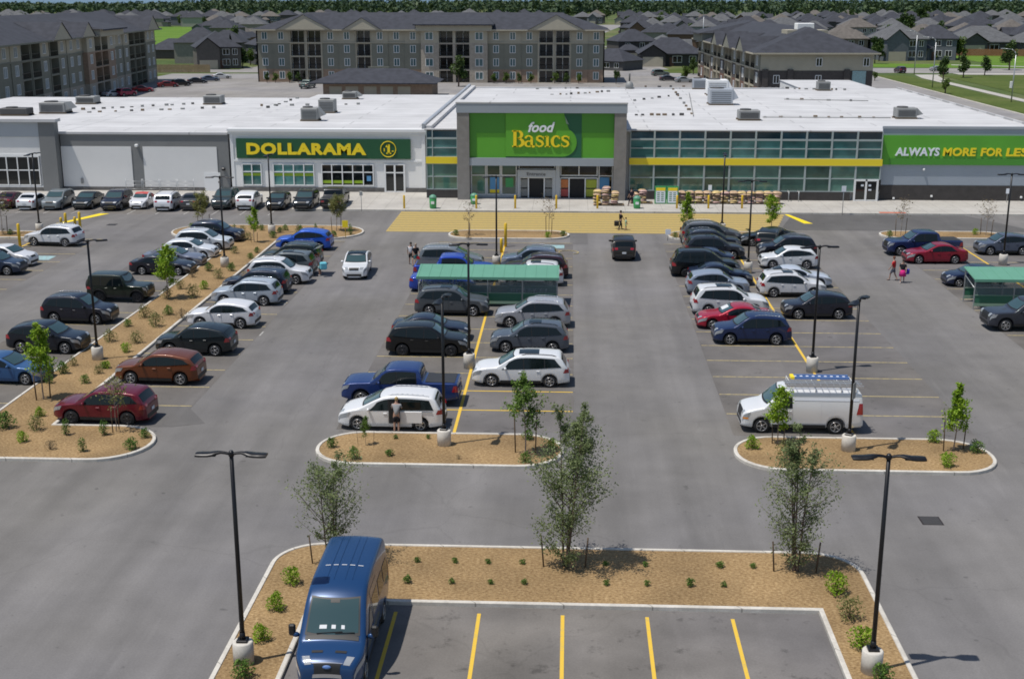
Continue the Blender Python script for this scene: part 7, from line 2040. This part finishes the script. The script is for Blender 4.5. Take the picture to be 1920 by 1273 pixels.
for px, py, kd, lab in ((855, 441, 'dark', 'at the west tip of the crossing island'), (878, 447, 'dry', 'under the bare tree at the west end of the crossing island'), (1027, 446, 'green', 'under the bare tree before the entrance'), (1056, 443, 'dark', 'at the east tip of the crossing island'),
                        (1266, 446, 'yellow', 'beside the grey minivan at the crossing'), (1668, 444, 'yellow', 'in front of the navy pickup on the east island'), (1828, 440, 'green', 'on the east island by the blue grey estate car'), (20, 440, 'dark', 'on the westernmost island, nearest the edge'), (8, 440, 'dry', 'on the westernmost island under the brown tree')):
    shrub(kd, px, py, lab, 'shrubs of the small shop side islands', .9)

# background trees
def far_tree_mesh(seed, h, r, n, size, m):
    rnd = random.Random(seed); t = MB(); c = MB()
    t.tube((0, 0, 0), (0, 0, h * .5), .22, .12, 7)
    lobes = []
    for k in range(9):
        a = rnd.uniform(0, 6.28); z = rnd.uniform(.38, .92); q = r * rnd.uniform(.2, .75) * (1.15 - z * .6)
        lobes.append((Vector((q * math.cos(a), q * math.sin(a), h * z)), r * rnd.uniform(.32, .55)))
        t.tube((0, 0, h * .4 * z), tuple(lobes[-1][0]), .09, .03, 5, caps=False)
    for k in range(n):
        p, q = rnd.choice(lobes); d = Vector((rnd.gauss(0, 1), rnd.gauss(0, 1), rnd.gauss(0, 1))).normalized()
        leaf(c, p + d * q * rnd.random() ** .35, size * rnd.uniform(.6, 1.3), rnd)
    return t.mesh('trunk', 'bark'), c.mesh('crown', m)
FT = [far_tree_mesh(31, 7, 2.6, 1100, .34, 'leaf_far'), far_tree_mesh(32, 6, 2.4, 1000, .33, 'leaf_far_light'), far_tree_mesh(33, 9, 3.2, 1300, .38, 'leaf_far'), far_tree_mesh(34, 5, 1.6, 700, .26, 'leaf_far_light')]
def far_tree(i, x, y, s, label, group): return plant_tree('tree', FT[i], x, y, label, (s, s, s), (x * 3) % 6, None, group, -.05)
NEARBG = [(455, 128, 0, .8, 'bushy tree beside the dark gabled house'), (470, 122, 1, .8, 'light green tree touching the beige apartments'), (378, 128, 1, .45, 'small round bush by the pale board fence'), (520, 150, 0, .5, 'dark shrub mass at the foot of the beige apartments'),
          (860, 163, 0, .95, 'dark tree before the apartment entrance, above the grocery roof edge'), (1105, 152, 0, .5, 'dark bush at the east end of the beige apartments'), (1018, 152, 1, .4, 'low green bush under the apartment balconies'), (1155, 158, 2, .35, 'dark bush in the rear lot near the round vent'),
          (1285, 152, 1, .6, 'rounded green bush before the brick apartment block'), (1300, 140, 0, .6, 'dark green bush at the corner of the brick apartment block'), (1640, 120, 2, .9, 'dark evergreen by the brick apartment block'), (1648, 115, 0, .8, 'tree between the brick block and the blue grey house'),
          (1798, 112, 1, 1.2, 'bright green tree against the brown fence'), (1768, 152, 0, .8, 'small verge tree in the east lawn, first from the corner'), (1806, 146, 0, .8, 'small verge tree in the east lawn, second from the corner'), (1846, 142, 0, .7, 'small verge tree in the east lawn, third from the corner'), (1892, 132, 0, 1.1, 'dark tree by the footpath at the brown fence'),
          (1772, 176, 3, .7, 'thin young tree on the kerb strip of the east lawn'), (1640, 152, 3, .5, 'little shrub on the corner behind the grocery roof'), (1690, 112, 1, .5, 'low bush before the blue grey house'), (1735, 113, 1, .6, 'pale bush along the blue grey house wall'), (1756, 113, 1, .5, 'yellow green bush at the end of the blue grey house'),
          (1125, 42, 1, 1.6, 'light green tree over the roof end of the beige apartments'), (1190, 58, 1, 1.4, 'pair tree at the street running back, nearer'), (1205, 45, 1, 1.5, 'pair tree at the street running back, further'), (1240, 62, 0, 1.2, 'dark tree behind the black bungalow'), (1295, 72, 1, 1.2, 'light tree between bungalow and brick block'), (1168, 108, 3, .8, 'small street tree by the blue suv'), (1185, 104, 3, .7, 'small street tree before the bungalow wall')]
for px, py, i, s, lab in NEARBG:
    x, y = G(px, py); far_tree(i, x, y, s, lab, None)
for k, px in enumerate((492, 508, 535, 552, 925, 948, 972, 995, 1040, 1062, 1085)):
    x, y = G(px, 158); far_tree(1 if k % 3 else 0, x, 309.5, .34 + .05 * (k % 3), 'low bush along the foot of the beige apartments, %s from their west corner' % NTH[k], None)
rt = random.Random(8); n = 0
while n < 230:
    y = rt.uniform(430, 1500); x = rt.uniform(-.46, .40) * y
    if blocked(x, y) or (y < 1000 and -.25 < x / y < .022) or (y < 800 and x / y < -.335) or (y < 600 and .03 < x / y < .225): continue
    px = 1072 + F * x / y
    zone = 'west gardens' if px < 330 else 'gardens behind the beige apartments' if px < 1130 else 'gardens along the street running back' if px < 1640 else 'east gardens'
    i = rt.choice((0, 1, 2, 0, 3))
    far = 'nearer' if y < 700 else 'middle' if y < 1100 else 'furthest'
    far_tree(i, x, y, rt.uniform(.8, 1.5), '%s garden tree, %s part of the %s' % (('dark', 'light green', 'tall dark', 'slim light green')[i], far, zone), '%s trees, %s part of the %s' % (('dark', 'light', 'tall dark', 'slim light')[i], far, zone)); n += 1
# the wood that closes the plain: one mass
rw = random.Random(4); b = MB()
for k in range(3600):
    f = rw.random(); y = 1180 + 1200 * f ** .9; x = rw.uniform(-.50, .46) * y
    if rw.random() < .5 and y < 1500: continue
    h = rw.uniform(9, 14) if x / y < -.30 else rw.uniform(12, 18)
    w = rw.uniform(6, 13)
    for j in range(24):
        d = Vector((rw.gauss(0, 1), rw.gauss(0, 1), rw.gauss(0, 1))).normalized() * rw.random() ** .3
        leaf(b, (x + d.x * w * .5, y + d.y * w * .4, h * .52 + d.z * h * .48), rw.uniform(1.6, 3.4), rw, 0, 1.0)
o = b.build('woods', 'leaf_belt'); o['kind'] = 'stuff'
